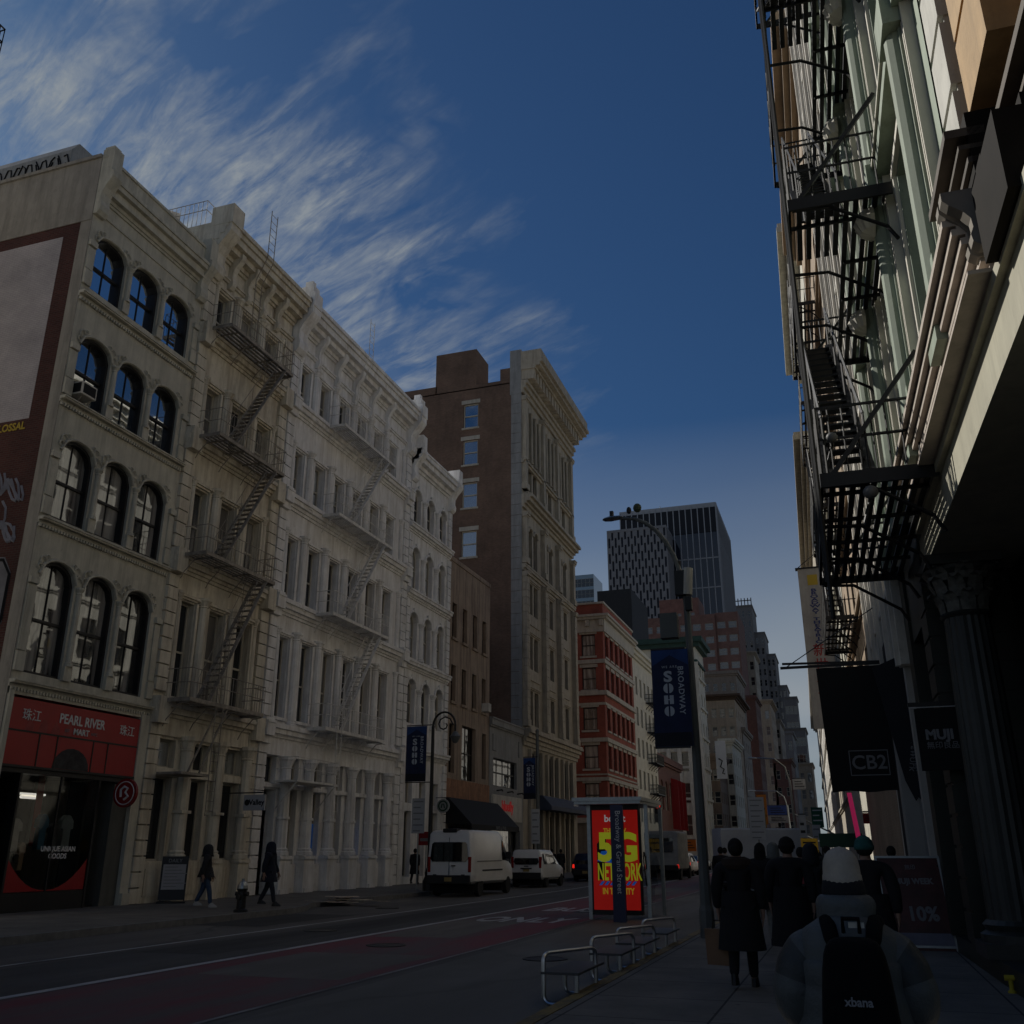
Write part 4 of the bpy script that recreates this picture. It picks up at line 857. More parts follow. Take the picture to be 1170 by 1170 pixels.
for k, (v0, rr, sz, nn) in enumerate(((5.12, .36, .3, 10), (5.32, .40, .34, 10), (5.58, .46, .22, 8))):
    for i in range(nn):
        a = 2 * pi * (i + .5 * (k % 2)) / nn; da = .26
        prof = [(rr, 0, 1), (rr + .02, sz * .5, 1.1), (rr + .08, sz * .85, .8), (rr + .17, sz * .95, .45), (rr + .19, sz * .78, .15)]
        rows_ = [[(uc + q * cos(a + s_ * da * f), v0 + h, wc + q * sin(a + s_ * da * f)) for s_ in (-1, 0, 1)] for q, h, f in prof]
        w.rings(rows_, cap=False, closed=False)
w.build('capital_leaves', mat('worn capital paint', (.12, .12, .11), var=.5, sc=9), RB)
# -- entablature over the shopfront
w = MB(TR); w.box(3, 16.0, 5.95, 6.5, -1.6, .02); w.box(3, 15.6, 6.5, 6.62, -1.0, .1)
w.build('shop_fascia', mat('olive cream fascia', (.40, .38, .29), streak=.2), RB)
w = MB(TR)
for i in range(6): w.box(8.25 + .0 * i, 14.9 - .0 * i, 6.66 + .105 * i, 6.66 + .105 * i + .07, -.8, .1 + .065 * i); w.box(8.25, 14.85, 6.66 + .105 * i + .07, 6.66 + .105 * (i + 1), -.8, .05 + .065 * i)
w.box(8.2, 14.9, 6.62, 6.66, -.8, .3)
mat('dim pale scroll', (.20, .18, .15), var=.3)
for i in range(2): sb_ = MB(TR); console(sb_, 8.02 + .2 * i, 8.16 + .2 * i, 6.8, 7.4, .34, w=.1); sb_.build('scroll_bracket', bpy.data.materials['dim pale scroll'], RB)
w.build('moulded_cornice', mat('pink cream moulding', (.46, .40, .34), streak=.2), RB)
# -- dark pier and upper shop cornice nearest the camera
w = MB(TR)
w.box(6.9, 7.95, 6.55, 7.3, -.9, .2); w.box(7.0, 8.2, 7.3, 7.5, -.9, -.05); w.box(3, 7.0, 6.62, 7.5, -.9, -.45); w.box(8.2, 11, 6.62, 7.45, -.9, -.2)
for i in range(9): w.box(3.5 + .62 * i, 3.75 + .62 * i, 7.38, 7.62, -.6, -.22 if 3.5 + .62 * i < 7.7 else .1)
w.box(3, 8.1, 7.62, 8.3, -1.2, -.32); w.box(8.1, 9.4, 7.62, 8.3, -1.2, .1); w.box(9.4, 9.5, 7.62, 8.1, -1.2, -.1)
w.build('dark_cornice', mat('dark brown painted cornice', (.012, .010, .008), var=.4, spec=.1), RB)
w = MB(TR)
for a, b, q in ((3, 8.08, -.12), (8.1, 9.4, .3)):
    for i, (h, p) in enumerate(((.06, -.16), (.05, -.1), (.09, 0))): w.box(a, b, 7.74 + .15 * i, 7.74 + .15 * i + h, q - .35, p + q)
w.build('cornice_moulding', mat('painted highlight cornice edge', (.085, .07, .055), var=.5), RB)  # paler moulding colour paints thin highlights on the dark cornice
for u0, v0, v1, w_ in ((6.2, 6.2, 7.1, -.38), (6.6, 4.3, 5.0, -.75), (6.4, 5.1, 5.85, -.75), (5.4, 5.0, 5.85, -.75), (5.5, 3.9, 4.8, -.75)):
    w = MB(TR); w.box(u0, u0 + .8, v0, v1, -1.1, w_); w.build('white_pier_block', M['sunstone'], RB)
# -- rusticated upper wall of the corner
w = MB(TR); w.box(2, 9.5, 8.1, 24, -8, -.6); w.box(8.4, 8.75, 8.1, 24, -.6, -.25); w.build('upper_wall', M['brownst'], RB)
w = MB(TR)
for i in range(17):
    v = 8.3 + i * .92; w.box(8.75, 9.42, v, v + .82, -.6, .0); w.box(8.77, 9.4, v + .82, v + .92, -.6, -.06)
w.build('white_quoin', M['sunstone'], RB)
for u0, u1, w_ in ((7.35, 8.4, -.02), (6.0, 6.8, -.2)):
    w = MB(TR)
    for i in range(17): v = 8.5 + i * .92; w.box(u0, u1, v, v + .84, -.6, w_); w.box(u0 + .02, u1 - .02, v + .84, v + .92, -.6, w_ - .06)
    w.build('honey_quoin', M['orangest'], RB)
# -- green iron front: pilasters, recessed windows, fan brackets
w = MB(TR); tr = MB(TR); fls = (7.2, 11.6, 16.0, 20.4); wins = []
ops = [(u, v + .9, 1.75, 3.0, 0) for u in (11.75, 15.0, 18.1) for v in fls]
wall(w, 9.5, 19.5, 6.9, 25, ops, .55); body(w, 9.52, 19.48, 6.9, 25, 12, w=-.02)
w.box(9.5, 19.5, 24.6, 25.5, 0, .6)
for u in (10.2, 13.5, 16.55, 19.25):
    w.box(u - .22, u + .22, 6.9, 24.6, 0, .16); w.lathe([(.17, 0), (.17, 17)], u, .14, 12, vc=7.2)
    for du in (-.36, -.27, .27, .36): tr.box(u + du - .022, u + du + .022, 6.9, 24.6, 0, .13)
for v in fls:
    w.box(9.5, 19.5, v + .25, v + .42, 0, .1); w.box(9.5, 19.5, v - .08, v + .12, 0, .22); tr.box(9.5, 19.5, v + .12, v + .17, 0, .26)
    for u in (10.2, 13.5, 16.55, 19.25): w.box(u - .32, u + .32, v - .3, v + .22, 0, .34); w.box(u - .28, u + .28, v + .4, v + .8, 0, .24)
    for u in (11.75, 15.0, 18.1):
        for du in (-.98, .98): tr.box(u + du - .045, u + du + .045, v + .8, v + 4.0, 0, .05)
        tr.box(u - 1, u + 1, v + 3.95, v + 4.05, 0, .07)
        tr.box(u - .82, u - .76, v + .9, v + 3.9, -.4, -.2); tr.box(u + .76, u + .82, v + .9, v + 3.9, -.4, -.2)
w.build('iron_front', M['palegreen'], RB); tr.build('cream_trim', M['trim'], RB)
for u, v, a, b, r in ops: put_win(RB, TR, u, v, W=a, H=b, d=.45, fw=.1, fm='creamframe', gm='gw', mull=0)
fan = MB(TR); n = 14
prof = [(.02, 0), (.2, .08), (.27, .25), (.2, .42), (.05, .5)]
fan.rings([[(q * (1 + .12 * (i % 2)) * sin(-pi / 2 + pi * i / n), h, q * (1 + .12 * (i % 2)) * cos(-pi / 2 + pi * i / n)) for i in range(n + 1)] for q, h in prof], cap=False, closed=False)
fm_ = fan.mesh('fan_bracket', M['trim'])
for u in (13.5, 16.55):
    for v in (10.7, 15.1, 19.5): link('fan_bracket', fm_, RB, TR(u, v, .3))
FR = thing('fire_escape', 'big black fire escape overhanging the pavement in front of the pale green building', 'fire escape', (2.1, 0, 0), RZ)
fire_escape(FR, TR, (6.65, 11.2, 15.8, 20.4), 12.9, 18.4, 1.5, M['dark'], w=.05, brk=.95, t=.04, slat=.13, hole=(14.5, .65),
            stairs=[(12.9, 6.65, 17.7, 11.2, .9, 1.45), (13.5, 11.2, 18.0, 15.8, .75, 1.3), (13.3, 15.8, 18.0, 20.4, .9, 1.45)])
s = MB(TR)
for z in (6.65, 11.2, 15.8, 20.4):
    s.box(12.86, 12.9, z - .2, z, .05, 1.56); s.box(12.9, 18.4, z - .14, z - .02, 1.53, 1.56)
    s.bar((12.9, z - .1, 1.45), (12.9, z + 1.7, .1), .06); s.bar((18.4, z - .1, 1.4), (18.4, z + 1.5, .1), .045)
s.build('edge_beam', M['dark'], FR)
s = MB(TR); s.tube([(12.8, 20.4, 1.6), (12.8, 4.6, 1.6)], .03, 5); s.tube([(13.2, 20.4, 1.62), (13.2, 5.2, 1.62)], .02, 5); s.build('vertical_rod', M['dark'], FR)
for a, b in (((12.75, 7.1, 1.35), .08), ((12.75, 6.25, .95), .10)):
    o = thing('flood_lamp', 'grey flood lamp on the underside of the black fire escape, ' + ('upper of the two' if b < .09 else 'lower of the two'), 'lamp', (2.1 - a[2] - .03 * a[0], a[0], a[1]))
    s = MB(); s.ell((0, -.1, 0), (b, b, b * .9), 12, 8); s.build('lamp_head', mat('dull grey lamp', (.12, .12, .12), rough=.6, var=.2), o, smooth=2)
    s = MB(); s.tube([(0, 0, 0), (0, .2, 0), (-.1, .25, -.3)], .025, 6); s.build('arm', M['dark'], o)
# -- next buildings down the right side
def right_block(name, label, u0, u1, h, m, nb, fls, ww, wh, corn=.7, gm='gw', fm='creamframe', v0=.15, trim=None, pil=0):
    r = right_root(name, label); w = MB(TR); L = u1 - u0
    us = [u0 + L * (i + .5) / nb for i in range(nb)]; ops = [(u, v, ww, wh, 0) for u in us for v in fls]
    wall(w, u0, u1, v0, h, ops, .35); body(w, u0 + .01, u1 - .01, v0, h, 12, w=-.012)
    cornice(w, u0, u1, h - 1.2, ((.3, corn * .3), (.4, corn * .6), (.3, corn), (.2, corn * .95)))
    for v in fls: cornice(w, u0, u1, v - .5, ((.12, .1), (.12, .2)))
    if pil:
        for i in range(nb + 1):
            u = u0 + .25 + (L - .5) * i / nb; w.box(u - .22, u + .22, v0 + 5, h - 1.3, 0, .2); w.box(u - .08, u + .08, v0 + 5, h - 1.3, .2, .28)
    w.build('facade', m, r)
    for u, v, a, b, q in ops: put_win(r, TR, u, v, W=a, H=b, d=.28, fw=.09, fm=fm, gm=gm, mull=0)
    return r
R3 = right_block('white_right_building', 'tall cream building on the right behind the black fire escape', 19.55, 27.3, 33, M['white2'], 4, (7.2, 11.6, 16, 20.4, 24.8, 29), 1.1, 2.6, .5, pil=1)
w = MB(TR); w.box(21.5, 22.1, .15, 5.2, 0, .3)
for i in range(6): w.box(21.52 + .1 * i, 21.57 + .1 * i, .5, 5, .3, .33)
w.box(19.9, 20.2, .15, 6.4, 0, .12); w.build('shop_pilaster', mat('pale fluted pilaster', (.34, .33, .31), var=.1), R3)
w = MB(TR); w.box(22.3, 24.4, .15, 6.2, -.1, .2); w.build('black_shop_panel', M['black'], R3)
w = MB(TR); w.box(20.3, 21.4, .3, 4.8, -.06, .05); w.build('shop_glazing', glass('street reflecting glass', refl=.3), R3)
R4 = right_block('tan_right_building', 'sunlit tan brick building on the right beyond the black banner', 27.4, 42, 30, M['tanL'], 5, (5.5, 9.3, 13.1, 17, 21, 25), 1.2, 2.4, .8, fm='brownframe')
FT = thing('fire_escape', 'thin dark fire escape on the sunlit tan brick building', 'fire escape', (2.1, 0, 0), RZ)
fire_escape(FT, TR, (9.0, 12.9, 16.8, 20.8), 32, 38, 1.0, M['dark'], w=.1, brk=.8, stairs=[(33, 9, 37, 12.9, .5, .95), (33, 12.9, 37, 16.8, .5, .95)])
R5 = right_block('cream_right_building', 'cream building with a deep cornice down the right side', 42.1, 58, 31.5, M['cream'], 6, (5.5, 9.5, 13.5, 17.5, 21.5, 25.5), 1.4, 2.6, 1.0)
R6 = right_block('grey_right_building', 'grey stone building far down the right side', 58.1, 95, 27, M['limest'], 8, (5, 9, 13, 17, 21), 1.8, 2.6, 1.0)
R7 = right_block('far_right_building', 'farthest building closing the right side of the street', 95.1, 190, 24, M['white2'], 14, (5, 9, 13, 17), 2.0, 2.6, 1.0)
# -- hanging signs on the right
def hung_panel(name, label, cat, Y, x0, x1, z0, z1, th, m):
    o = thing(name, label, cat, (0, Y, 0)); s = MB(TN); s.box(x0, x1, z0, z1, -th / 2, th / 2); s.build('panel', m, o); return o
cb = thing('hanging_banner', 'large black cloth banner reading CB2 hung over the pavement', 'banner', (0, 24, 0))
s = MB(TN); pts = []
for i in range(9): pts.append((-.32 + 1.62 * i / 8, 5.92 + .01 * (i % 2)))
for i in range(9): pts.append((1.30 - 1.55 * i / 8, 3.05 + .02 * sin(i * 1.3)))
s.slab(pts, -.015, .015); s.build('cloth', M['black'], cb)
s = MB(TN); s.bar((-1.15, 5.98, 0), (1.55, 5.98, 0), .06); s.bar((-1.1, 6.08, 0), (1.5, 6.0, 0), .05); s.tube([(-1.0, 6.0, 0), (1.6, 7.6, 0)], .012, 4); s.build('pole', M['dark'], cb)
s = MB(TN)
for a, b, c, d in ((.20, 1.06, 3.95, 3.97), (.20, 1.06, 3.40, 3.42), (.20, .22, 3.42, 3.95), (1.04, 1.06, 3.42, 3.95)): s.box(a, b, c, d, .015, .022)
s.build('border', M['greyletter'], cb)
text('CB2', .44, M['greyletter'], cb, .63, 3.68, .018, TN, ext=.004, bold=.006)
b2 = thing('hanging_banner', 'second black banner with a small pale label, between CB2 and the MUJI sign', 'banner', (0, 21.3, 0))
s = MB(TN); s.slab([(.85, 5.4), (1.35, 5.6), (1.75, 5.2), (1.75, 3.2), (1.35, 2.7), (1.2, 3.1)], -.02, .02); s.build('cloth', mat('blue black cloth', (.010, .011, .016), var=.2), b2)
text('wework', .2, M['greyletter'], b2, 1.42, 3.6, .022, TN, rot=-pi / 2 - .2, ext=.003)
mj = hung_panel('shop_blade_sign', 'dark blade sign reading MUJI with four characters below', 'shop sign', 16.0, 1.16, 1.82, 2.9, 3.82, .08, M['black'])
s = MB(TN); s.box(1.08, 1.9, 3.86, 3.92, -.03, .03); s.build('bracket', M['dark'], mj)
s = MB(TN); s.box(1.1, 1.78, 3.835, 3.845, .02, .05); s.build('bright_edge', M['letter'], mj)
text('MUJI', .2, M['greyletter'], mj, 1.47, 3.42, .042, TN, ext=.003, bold=.009); text('無印良品', .115, M['greyletter'], mj, 1.5, 3.26, .042, TN, ext=.003)
bw = thing('tall_blade_sign', 'tall pale vertical blade sign with blue BROADWAY THEATRIC lettering and red characters', 'sign', (0, 45, 0))
s = MB(TN); s.box(-.95, .25, 6.9, 14.25, -.12, .12); s.build('panel', mat('pale sign enamel', (.36, .35, .34), streak=.25), bw)
s = MB(TN); s.box(-1.05, .5, 14.25, 14.33, -.15, .15); s.bar((-1.0, 14.3, 0), (.7, 15.6, 0), .03)
for z in (8, 11, 13.5): s.bar((.25, z, 0), (.85, z, 0), .06)
s.build('bracket', M['dark'], bw)
for i, ch in enumerate('BROADWAY THEATRIC'):
    if ch != ' ': text(ch, .19, mat('blue sign letters', (.03, .045, .16), var=0) if i == 0 else bpy.data.materials['blue sign letters'], bw, -.33, 13.2 - i * .152, .125, TN, ext=.004, bold=.006, sx=2.3)
for i, ch in enumerate('新世界公'): text(ch, .62, mat('red sign characters', (.30, .03, .03), var=0) if i == 0 else bpy.data.materials['red sign characters'], bw, -.33, 10.35 - .66 * i, .125, TN, ext=.004, bold=.004)
s = MB(TN); s.box(-.55, -.1, 13.45, 13.95, .12, .13); s.build('yellow_mark', M['goldletter'], bw)
# low things by the right wall
o = thing('standpipe', 'small yellow capped standpipe at the foot of the dark fluted column', 'standpipe', (1.66, 13.9, .15)); o.scale = (.55, .55, .55)
s = MB(); s.lathe([(.0, 0), (.09, 0), (.09, .04), (.05, .06), (.05, .3), (.0, .3)], n=12); me = s.mesh('pipe', mat('yellow enamel', (.45, .36, .03), var=.1)); me.transform(Matrix.Rotation(pi / 2, 4, 'X')); link('pipe', me, o)
s = MB(); s.tube([(-.12, 0, .3), (.12, 0, .3)], .06, 10); s.build('cap', bpy.data.materials['yellow enamel'], o)
af = thing('pavement_sign', 'dark red poster board with a 10% offer leaning on the right pavement', 'pavement sign', (1.02, 19.2, .15), R(2)); af.scale = (.9, .9, .92)
T3 = lambda u, v, w_: (u - .06 * v, -w_ + .16 * v - .12, v)
s = MB(T3); s.box(-.56, .56, .0, 1.62, -.02, .0); s.build('poster', mat('dark red poster', (.060, .012, .014), var=.5, sc=3, rough=.4), af)
s = MB(T3); s.box(-.6, .6, .08, .3, .001, .004); s.build('grey_poster_foot', mat('pale torn paper', (.17, .17, .22), var=.2), af)
s = MB(T3)
for a in (-.6, .56): s.box(a, a + .04, 0, 1.66, -.03, .02)
for b in (0.05, 1.62): s.box(-.56, .56, b, b + .04, -.03, .02)
s.build('frame', M['steel'], af)
s = MB(); s.bar((-.5, .45, 0), (-.65, .12, 1.5), .03); s.bar((.5, .45, 0), (.45, .12, 1.5), .03); s.build('rear_leg', M['dark'], af)
text('10%', .34, M['greyletter'], af, .1, .62, .003, T3, ext=.002, bold=.012); text('MUJI WEEK', .14, M['greyletter'], af, .05, 1.2, .003, T3, ext=.002, bold=.006); text('無印', .1, M['greyletter'], af, .03, 1.45, .003, T3, ext=.002)
# ================================================================== BUILDINGS FARTHER DOWN THE STREET
def far_block(name, label, px0, px1, pytop, Y, D, m, cols=0, z0=0, fh=3.6, ww=1.3, wh=1.9, side=0, gm='gw', corn=0, top=None, pymid=None, fm='creamframe', cm=None, wname='window'):
    """one building whose wall towards the camera stands at street distance Y; the picture only gives its width and height"""
    ztop = at((px0 + px1) / 2, pytop, Y).z; a = at(px0, pymid or (pytop + 900) / 2, Y).x; b = at(px1, pymid or (pytop + 900) / 2, Y).x
    r = thing(name, label, 'building', (a, Y, 0)); L = b - a; w = MB()
    n = int((ztop - z0 - 1.5) / fh); ops = []
    if cols:
        n = min(n, max(1, 46 // cols))
        ops = [(L * (i + .5) / cols, ztop - 1.6 - (j + 1) * fh + .8, ww, wh, 0) for j in range(n) for i in range(cols)]
    w.T = TN; wall(w, 0, L, 0, ztop, ops, .35); w.T = ID
    w.poly([(0, 0, 0), (0, D, 0), (0, D, ztop), (0, 0, ztop)]); w.poly([(0, 0, ztop), (L, 0, ztop), (L, D, ztop), (0, D, ztop)]); w.poly([(0, D, 0), (L, D, 0), (L, D, ztop), (0, D, ztop)])
    TLs = lambda u, v, w_: (L + w_, u, v); sops = []
    if side:
        n = min(int((ztop - z0 - 1.5) / fh), max(1, 50 // side)); sops = [(D * (i + .5) / side, ztop - 1.6 - (j + 1) * fh + .8, min(ww, D / side * .55), wh, 0) for j in range(n) for i in range(side)]
    w.T = TLs; wall(w, 0, D, 0, ztop, sops, .35)
    w.build('wall', m, r)
    for u, v, a_, b_, q in ops: put_win(r, TN, u, v, W=a_, H=b_, d=.3, fw=.1, gm=gm, mull=0, fm=fm, name=wname)
    for u, v, a_, b_, q in sops:
        fme, gme = win_proto(TL, W=a_, H=b_, d=.3, fw=.1, gm=gm, mull=0, fm=fm); o = link(wname, fme, r, (L, u, v)); link('pane', gme, o)
    if corn:
        c = MB()
        for h0, h1, p in ((-1.0, -.6, .3), (-.6, -.3, .6), (-.3, .15, corn)): c.box(-.0, L + p, -p, D, ztop + h0, ztop + h1)
        c.build('cornice', cm or m, r)
    return r, L, ztop
M['pinkN2'] = M['pinkN']
M['greystone'] = mat('grey masonry', (.25, .21, .17), streak=.3); M['paletan'] = mat('pale tan masonry', (.38, .29, .205), streak=.35)
M['blackclad'] = mat('charcoal cladding', (.02, .021, .023), var=.2); M['bluegrey'] = mat('blue grey stone', (.17, .165, .165), streak=.25)
M['darkbrick'] = mat('dark red brick', (.12, .055, .042), var=.25); M['brownmas'] = mat('brown masonry', (.16, .115, .085), streak=.3)
# cream tenement next to the red corner building
I_ = thing('cream_tenement', 'narrow cream tenement with iron balconies right behind the red brick corner', 'building', (XL - .5, 111, 0))
w = MB(TL); L = 16; ops = [(1.4 + 2.6 * i, v, 1.2, 2.2, 0) for i in range(6) for v in (5, 8.7, 12.4, 16.1, 19.8)]
wall(w, 0, L, .15, 25, ops, .3); body(w, .01, L - .01, 0, 25, 14, w=-.012); cornice(w, 0, L, 24, ((.3, .3), (.4, .6), (.4, .9))); w.build('facade', M['cream'], I_)
for u, v, a, b, q in ops: put_win(I_, TL, u, v, W=a, H=b, d=.25, fw=.09, gm='gw', mull=0, fm='creamframe')
FI = thing('fire_escape', 'small dark iron balconies on the cream tenement behind the red corner', 'fire escape', (XL - .5, 111, 0))
fire_escape(FI, TL, (8.5, 12.2, 15.9, 19.6), 9.5, 14.5, 1.1, M['dark'], w=.02, brk=.9, t=.06)
# low brick house with red banners
J_ = thing('low_brick_house', 'low two-storey dark brick house with arched upper windows and red banners', 'building', (XL - 1.6, 130, 0))
w = MB(TL); L = 22; ops = [(2 + 3.6 * i, 7.2, 2.0, 4.0, .8) for i in range(6)]; wall(w, 0, L, .15, 14.6, ops, .4); body(w, .01, L - .01, 0, 14.6, 14, w=-.012); cornice(w, 0, L, 13.2, ((.3, .3), (.4, .6), (.5, .5))); w.box(.3, L - .3, .5, 4.6, 0, .08); w.build('facade', M['darkbrick'], J_)
for u, v, a, b, r in ops: put_win(J_, TL, u, v, W=a, H=b, r=r, d=.3, fw=.12, gm='gcur', mull=1, fm='creamframe')
for k in range(3):
    s = MB(TN); s.slab([(.2, 4.8), (1.3, 4.6), (1.2, 11.5), (.2, 11.8)], -.03, .03); o = s.build('red_banner', M['deepred'], None, (XL - 1.6, 142 + 3.4 * k, 0)); tag(o, 'long dark red banner hanging on the low brick house', 'banner', 'red banners on the low brick house')
# white cast-iron block with a dark green cornice
K_, L, zt = far_block('white_cast_iron_block', 'white cast-iron block with a dark green cornice seen beyond the big blue banner', 716, 803, 740, 162, 10, M['cream'], cols=7, fh=5.0, ww=1.3, wh=3.2, side=3, corn=0, pymid=880)
c = MB()
for h0, h1, p in ((-2.8, -2.4, .3), (-.2, .5, .8), (.5, 1.4, 1.4)): c.box(0, L + p, -p, 10, zt + h0, zt + h1)
c.build('green_cornice', mat('dark green copper cornice', (.02, .05, .04), var=.3), K_)
c = MB()
for i in range(5): c.box(0, L + .25, -.25, 10, zt - 5.35 - 5 * i, zt - 4.95 - 5 * i)
for i in range(8): c.box(L * i / 7 - .35, L * i / 7 + .35, -.3, 0, 0, zt - 2.8)
c.build('pilaster_grid', M['cream'], K_)
# charcoal bulkhead tower behind the red corner
far_block('charcoal_tower', 'plain charcoal clad block rising behind the red brick corner building', 683, 722, 674, 190, 18, M['blackclad'], pymid=700)
# hotel tower: pale lattice slab in front of a dark glass shaft
Tw = thing('lattice_tower', 'tall dark glass tower with a pale staggered lattice slab in front', 'building', (0, 420, 0))
def tower():
    a0, a1 = at(711, 650, 440).x, at(823, 650, 440).x; zt = at(757, 582, 440).z; D = 60
    s = MB(); s.box(a0, a1, 20, 20 + D, 0, zt); s.build('glass_shaft', glass('dark tower glass', c=(.010, .015, .028), refl=.03, wave=.02), Tw)
    s = MB(); s.box(a0 - .3, a1 + .3, 19.7, 20.3 + D, zt - 1.5, zt + .8)
    n = 16
    for i in range(n + 1): x = a0 + (a1 - a0) * i / n; s.box(x - .22, x + .22, 19.3, 20, 0, zt)
    for i in range(12): y = 20 + D * i / 11; s.box(a1, a1 + .6, y - .18, y + .18, 0, zt)
    for zf in (.30, .52, .74, .83): s.box(a0, a1 + .2, 19.8, 20, zt * zf, zt * zf + .6)
    s.tube([(a0 + (a1 - a0) * .36, 40, zt), (a0 + (a1 - a0) * .36, 40, zt + 9)], .2, 5)
    s.build('mullion', mat('pale fins', (.34, .35, .37), var=.05), Tw)
    s = MB(); s.box(a0 - .2, a1 + .2, 19.5, 20.2 + D, zt - 14, zt - 1.6); s.build('dark_crown', mat('dark crown louvre', (.012, .014, .02), var=.2), Tw)
    b0, b1 = at(696, 660, 420).x, at(764, 660, 420).x; zl = at(730, 606, 420).z
    s = MB(); s.box(b0, b1, 0, 16, 0, zl); s.build('lattice_slab', mat('dark blue spandrel', (.02, .026, .04), var=.15), Tw)
    s = MB(); nc, nr = 18, 15; cw = (b1 - b0) / nc; rh = (zl - 30) / nr
    for i in range(nc + 1): x = b0 + cw * i; s.box(x - .3, x + .3, -.5, 0, 20, zl)
    for i in range(nc):
        for j in range(nr + 1):
            z = zl - rh * j - (rh / 2 if i % 2 else 0); s.box(b0 + cw * i + .3, b0 + cw * (i + 1) - .3, -.5, 0, z - rh * .36, z)
    for j in range(10): s.box(b1, b1 + .5, 1 + j * 1.5, 1.7 + j * 1.5, 20, zl)
    s.box(b0 - .3, b1 + .3, -.6, 16.3, zl, zl + 1.2); s.build('pale_lattice', mat('pale lattice precast', (.215, .215, .225), var=.1), Tw)
tower()
far_block('blue_glass_tower', 'distant slim pale blue glass tower beside the tall limestone front', 651, 679, 657, 700, 30, glass('pale blue glass', c=(.10, .17, .22), refl=.12), cols=6, fh=9, ww=3.2, wh=6.5, gm='gw', pymid=690, fm='creamframe')
# pink brick apartment tower, in steps
far_block('pink_brick_tower', 'pink brick apartment tower with white paired windows beyond the street lamp', 737, 822, 704, 300, 30, M['pinkN'], cols=6, fh=4.3, ww=2.6, wh=2.2, gm='gblind', pymid=780)
far_block('pink_brick_wing', 'lower right wing of the pink brick apartment tower, its windows in white pairs', 822.5, 849, 699, 301, 22, M['pinkN'], cols=2, fh=4.3, ww=2.6, wh=2.2, gm='gblind', pymid=780)
far_block('pink_brick_penthouse', 'small pink brick penthouse with steps on top of the apartment tower', 757, 803, 684, 312, 14, M['pinkN'], cols=3, fh=6, gm='gblind', pymid=760)
# stepped grey-blue tower
for k, (a, b, t, Y) in enumerate(((826, 868, 692, 640), (868.3, 880, 722, 643), (880.3, 890, 747, 646), (890.3, 900, 783, 649))):
    lb = ('tall stepped blue grey tower, its highest shoulder with a railed roof', 'second step of the blue grey stepped tower', 'third step of the blue grey stepped tower', 'lowest right step of the blue grey stepped tower')[k]
    r, L, zt = far_block('stepped_tower', lb, a, b, t, Y, 34, M['bluegrey'], cols=(6, 2, 2, 2)[k], fh=7.0, ww=1.6, wh=4.2, side=4, pymid=800, corn=.6)
    if k == 0:
        s = MB()
        for i in range(12): s.bar((L * i / 11, 0, zt), (L * i / 11, 0, zt + 5), .6)
        s.box(0, L, -.2, .2, zt + 3, zt + 3.6); s.build('roof_railing', M['dark'], r)
# tan block with a dark cornice and neighbours down the left row
row = [('tan_corniced_block', 'tan stone block with a heavy dark cornice behind the street lamp pole', 793, 843, 795, 205, 22, 'paletan', 5, 5, 1.3, 'brownst'),
       ('tan_upper_block', 'plain grey tan block standing above the dark corniced one', 786, 846, 768, 232, 20, 'greystone', 6, 4, .6, None),
       ('white_turret_block', 'pale classical block with a small turret, left of the stepped tower', 846, 868, 745, 330, 18, 'limest', 3, 4, .8, None),
       ('brown_block', 'plain dark red brick block beside the pale turret', 849, 867, 795, 262, 16, 'darkbrick', 0, 4, .3, None),
       ('ornate_tan_block', 'tall ornate tan front on the left row, beyond the brown block', 866, 884, 800, 300, 22, 'paletan', 2, 5, .9, None),
       ('grey_block', 'narrow grey front far along the left row', 838, 851, 832, 215, 18, 'greystone', 1, 4, .7, None),
       ('cream_block', 'cream front with a cornice far along the left row', 822, 838, 845, 190, 16, 'cream', 2, 4, .8, None),
       ('brown_stone_block', 'brown front far along the left row next to the cream one', 806, 822, 862, 178, 12, 'brownmas', 2, 4, .7, None),
       ('dark_block', 'dark front towards the end of the left row', 880, 894, 822, 350, 26, 'greystone', 2, 5, .6, None),
       ('low_dark_block', 'low dark front at the end of the left row', 884, 905, 868, 300, 20, 'darkbrick', 2, 3, .4, None),
       ('pale_end_block', 'pale tall front closing the left row', 893, 908, 836, 420, 30, 'bluegrey', 2, 5, .6, None),
       ('slim_tower', 'slim grey tower with a crown at the far end of the street', 899, 923, 832, 560, 30, 'bluegrey', 5, 5, .8, None),
       ('slim_shaft_tower', 'narrow top shaft of the slim grey tower at the end of the street', 901, 915, 796, 570, 20, 'bluegrey', 3, 3, .5, None),
       ('end_tan_tower', 'tan tower base standing before the slim grey tower', 905, 929, 872, 460, 26, 'paletan', 3, 5, .6, None)]
for nm, lb, a, b, t, Y, D, m, c, sd_, cn, cm in row:
    far_block(nm, lb, a, b, t, Y, D, M[m], cols=c, fh=max(3.8, Y * .016), ww=max(1.1, Y * .004), wh=max(2.0, Y * .0085), side=sd_, corn=cn, cm=M[cm] if cm else None, gm='gw' if m != 'paletan' else 'gblind')
# rear blocks closing the gap left of the row so no void shows between roofs
far_block('back_block', 'plain grey back block between the red corner building and the tall limestone front', 640, 700, 800, 175, 20, M['greystone'], cols=4, pymid=860)
# white hanging poster with a black scribble
o = thing('wall_poster', 'long white poster with black brush marks hung on the far left row', 'poster', tuple(at(824, 868, 172)))
s = MB(TN); s.box(-.9, .9, -3.2, 3.2, -.05, .05); s.build('sheet', M['letter'], o)
s = MB(TN); s.tube([(-.4, .2, .07), (.2, -.2, .07), (-.2, -1.2, .07), (.4, -1.6, .07), (.1, -2.3, .07), (.5, -2.4, .07)], .12, 5); s.build('brush_mark', M['black'], o)
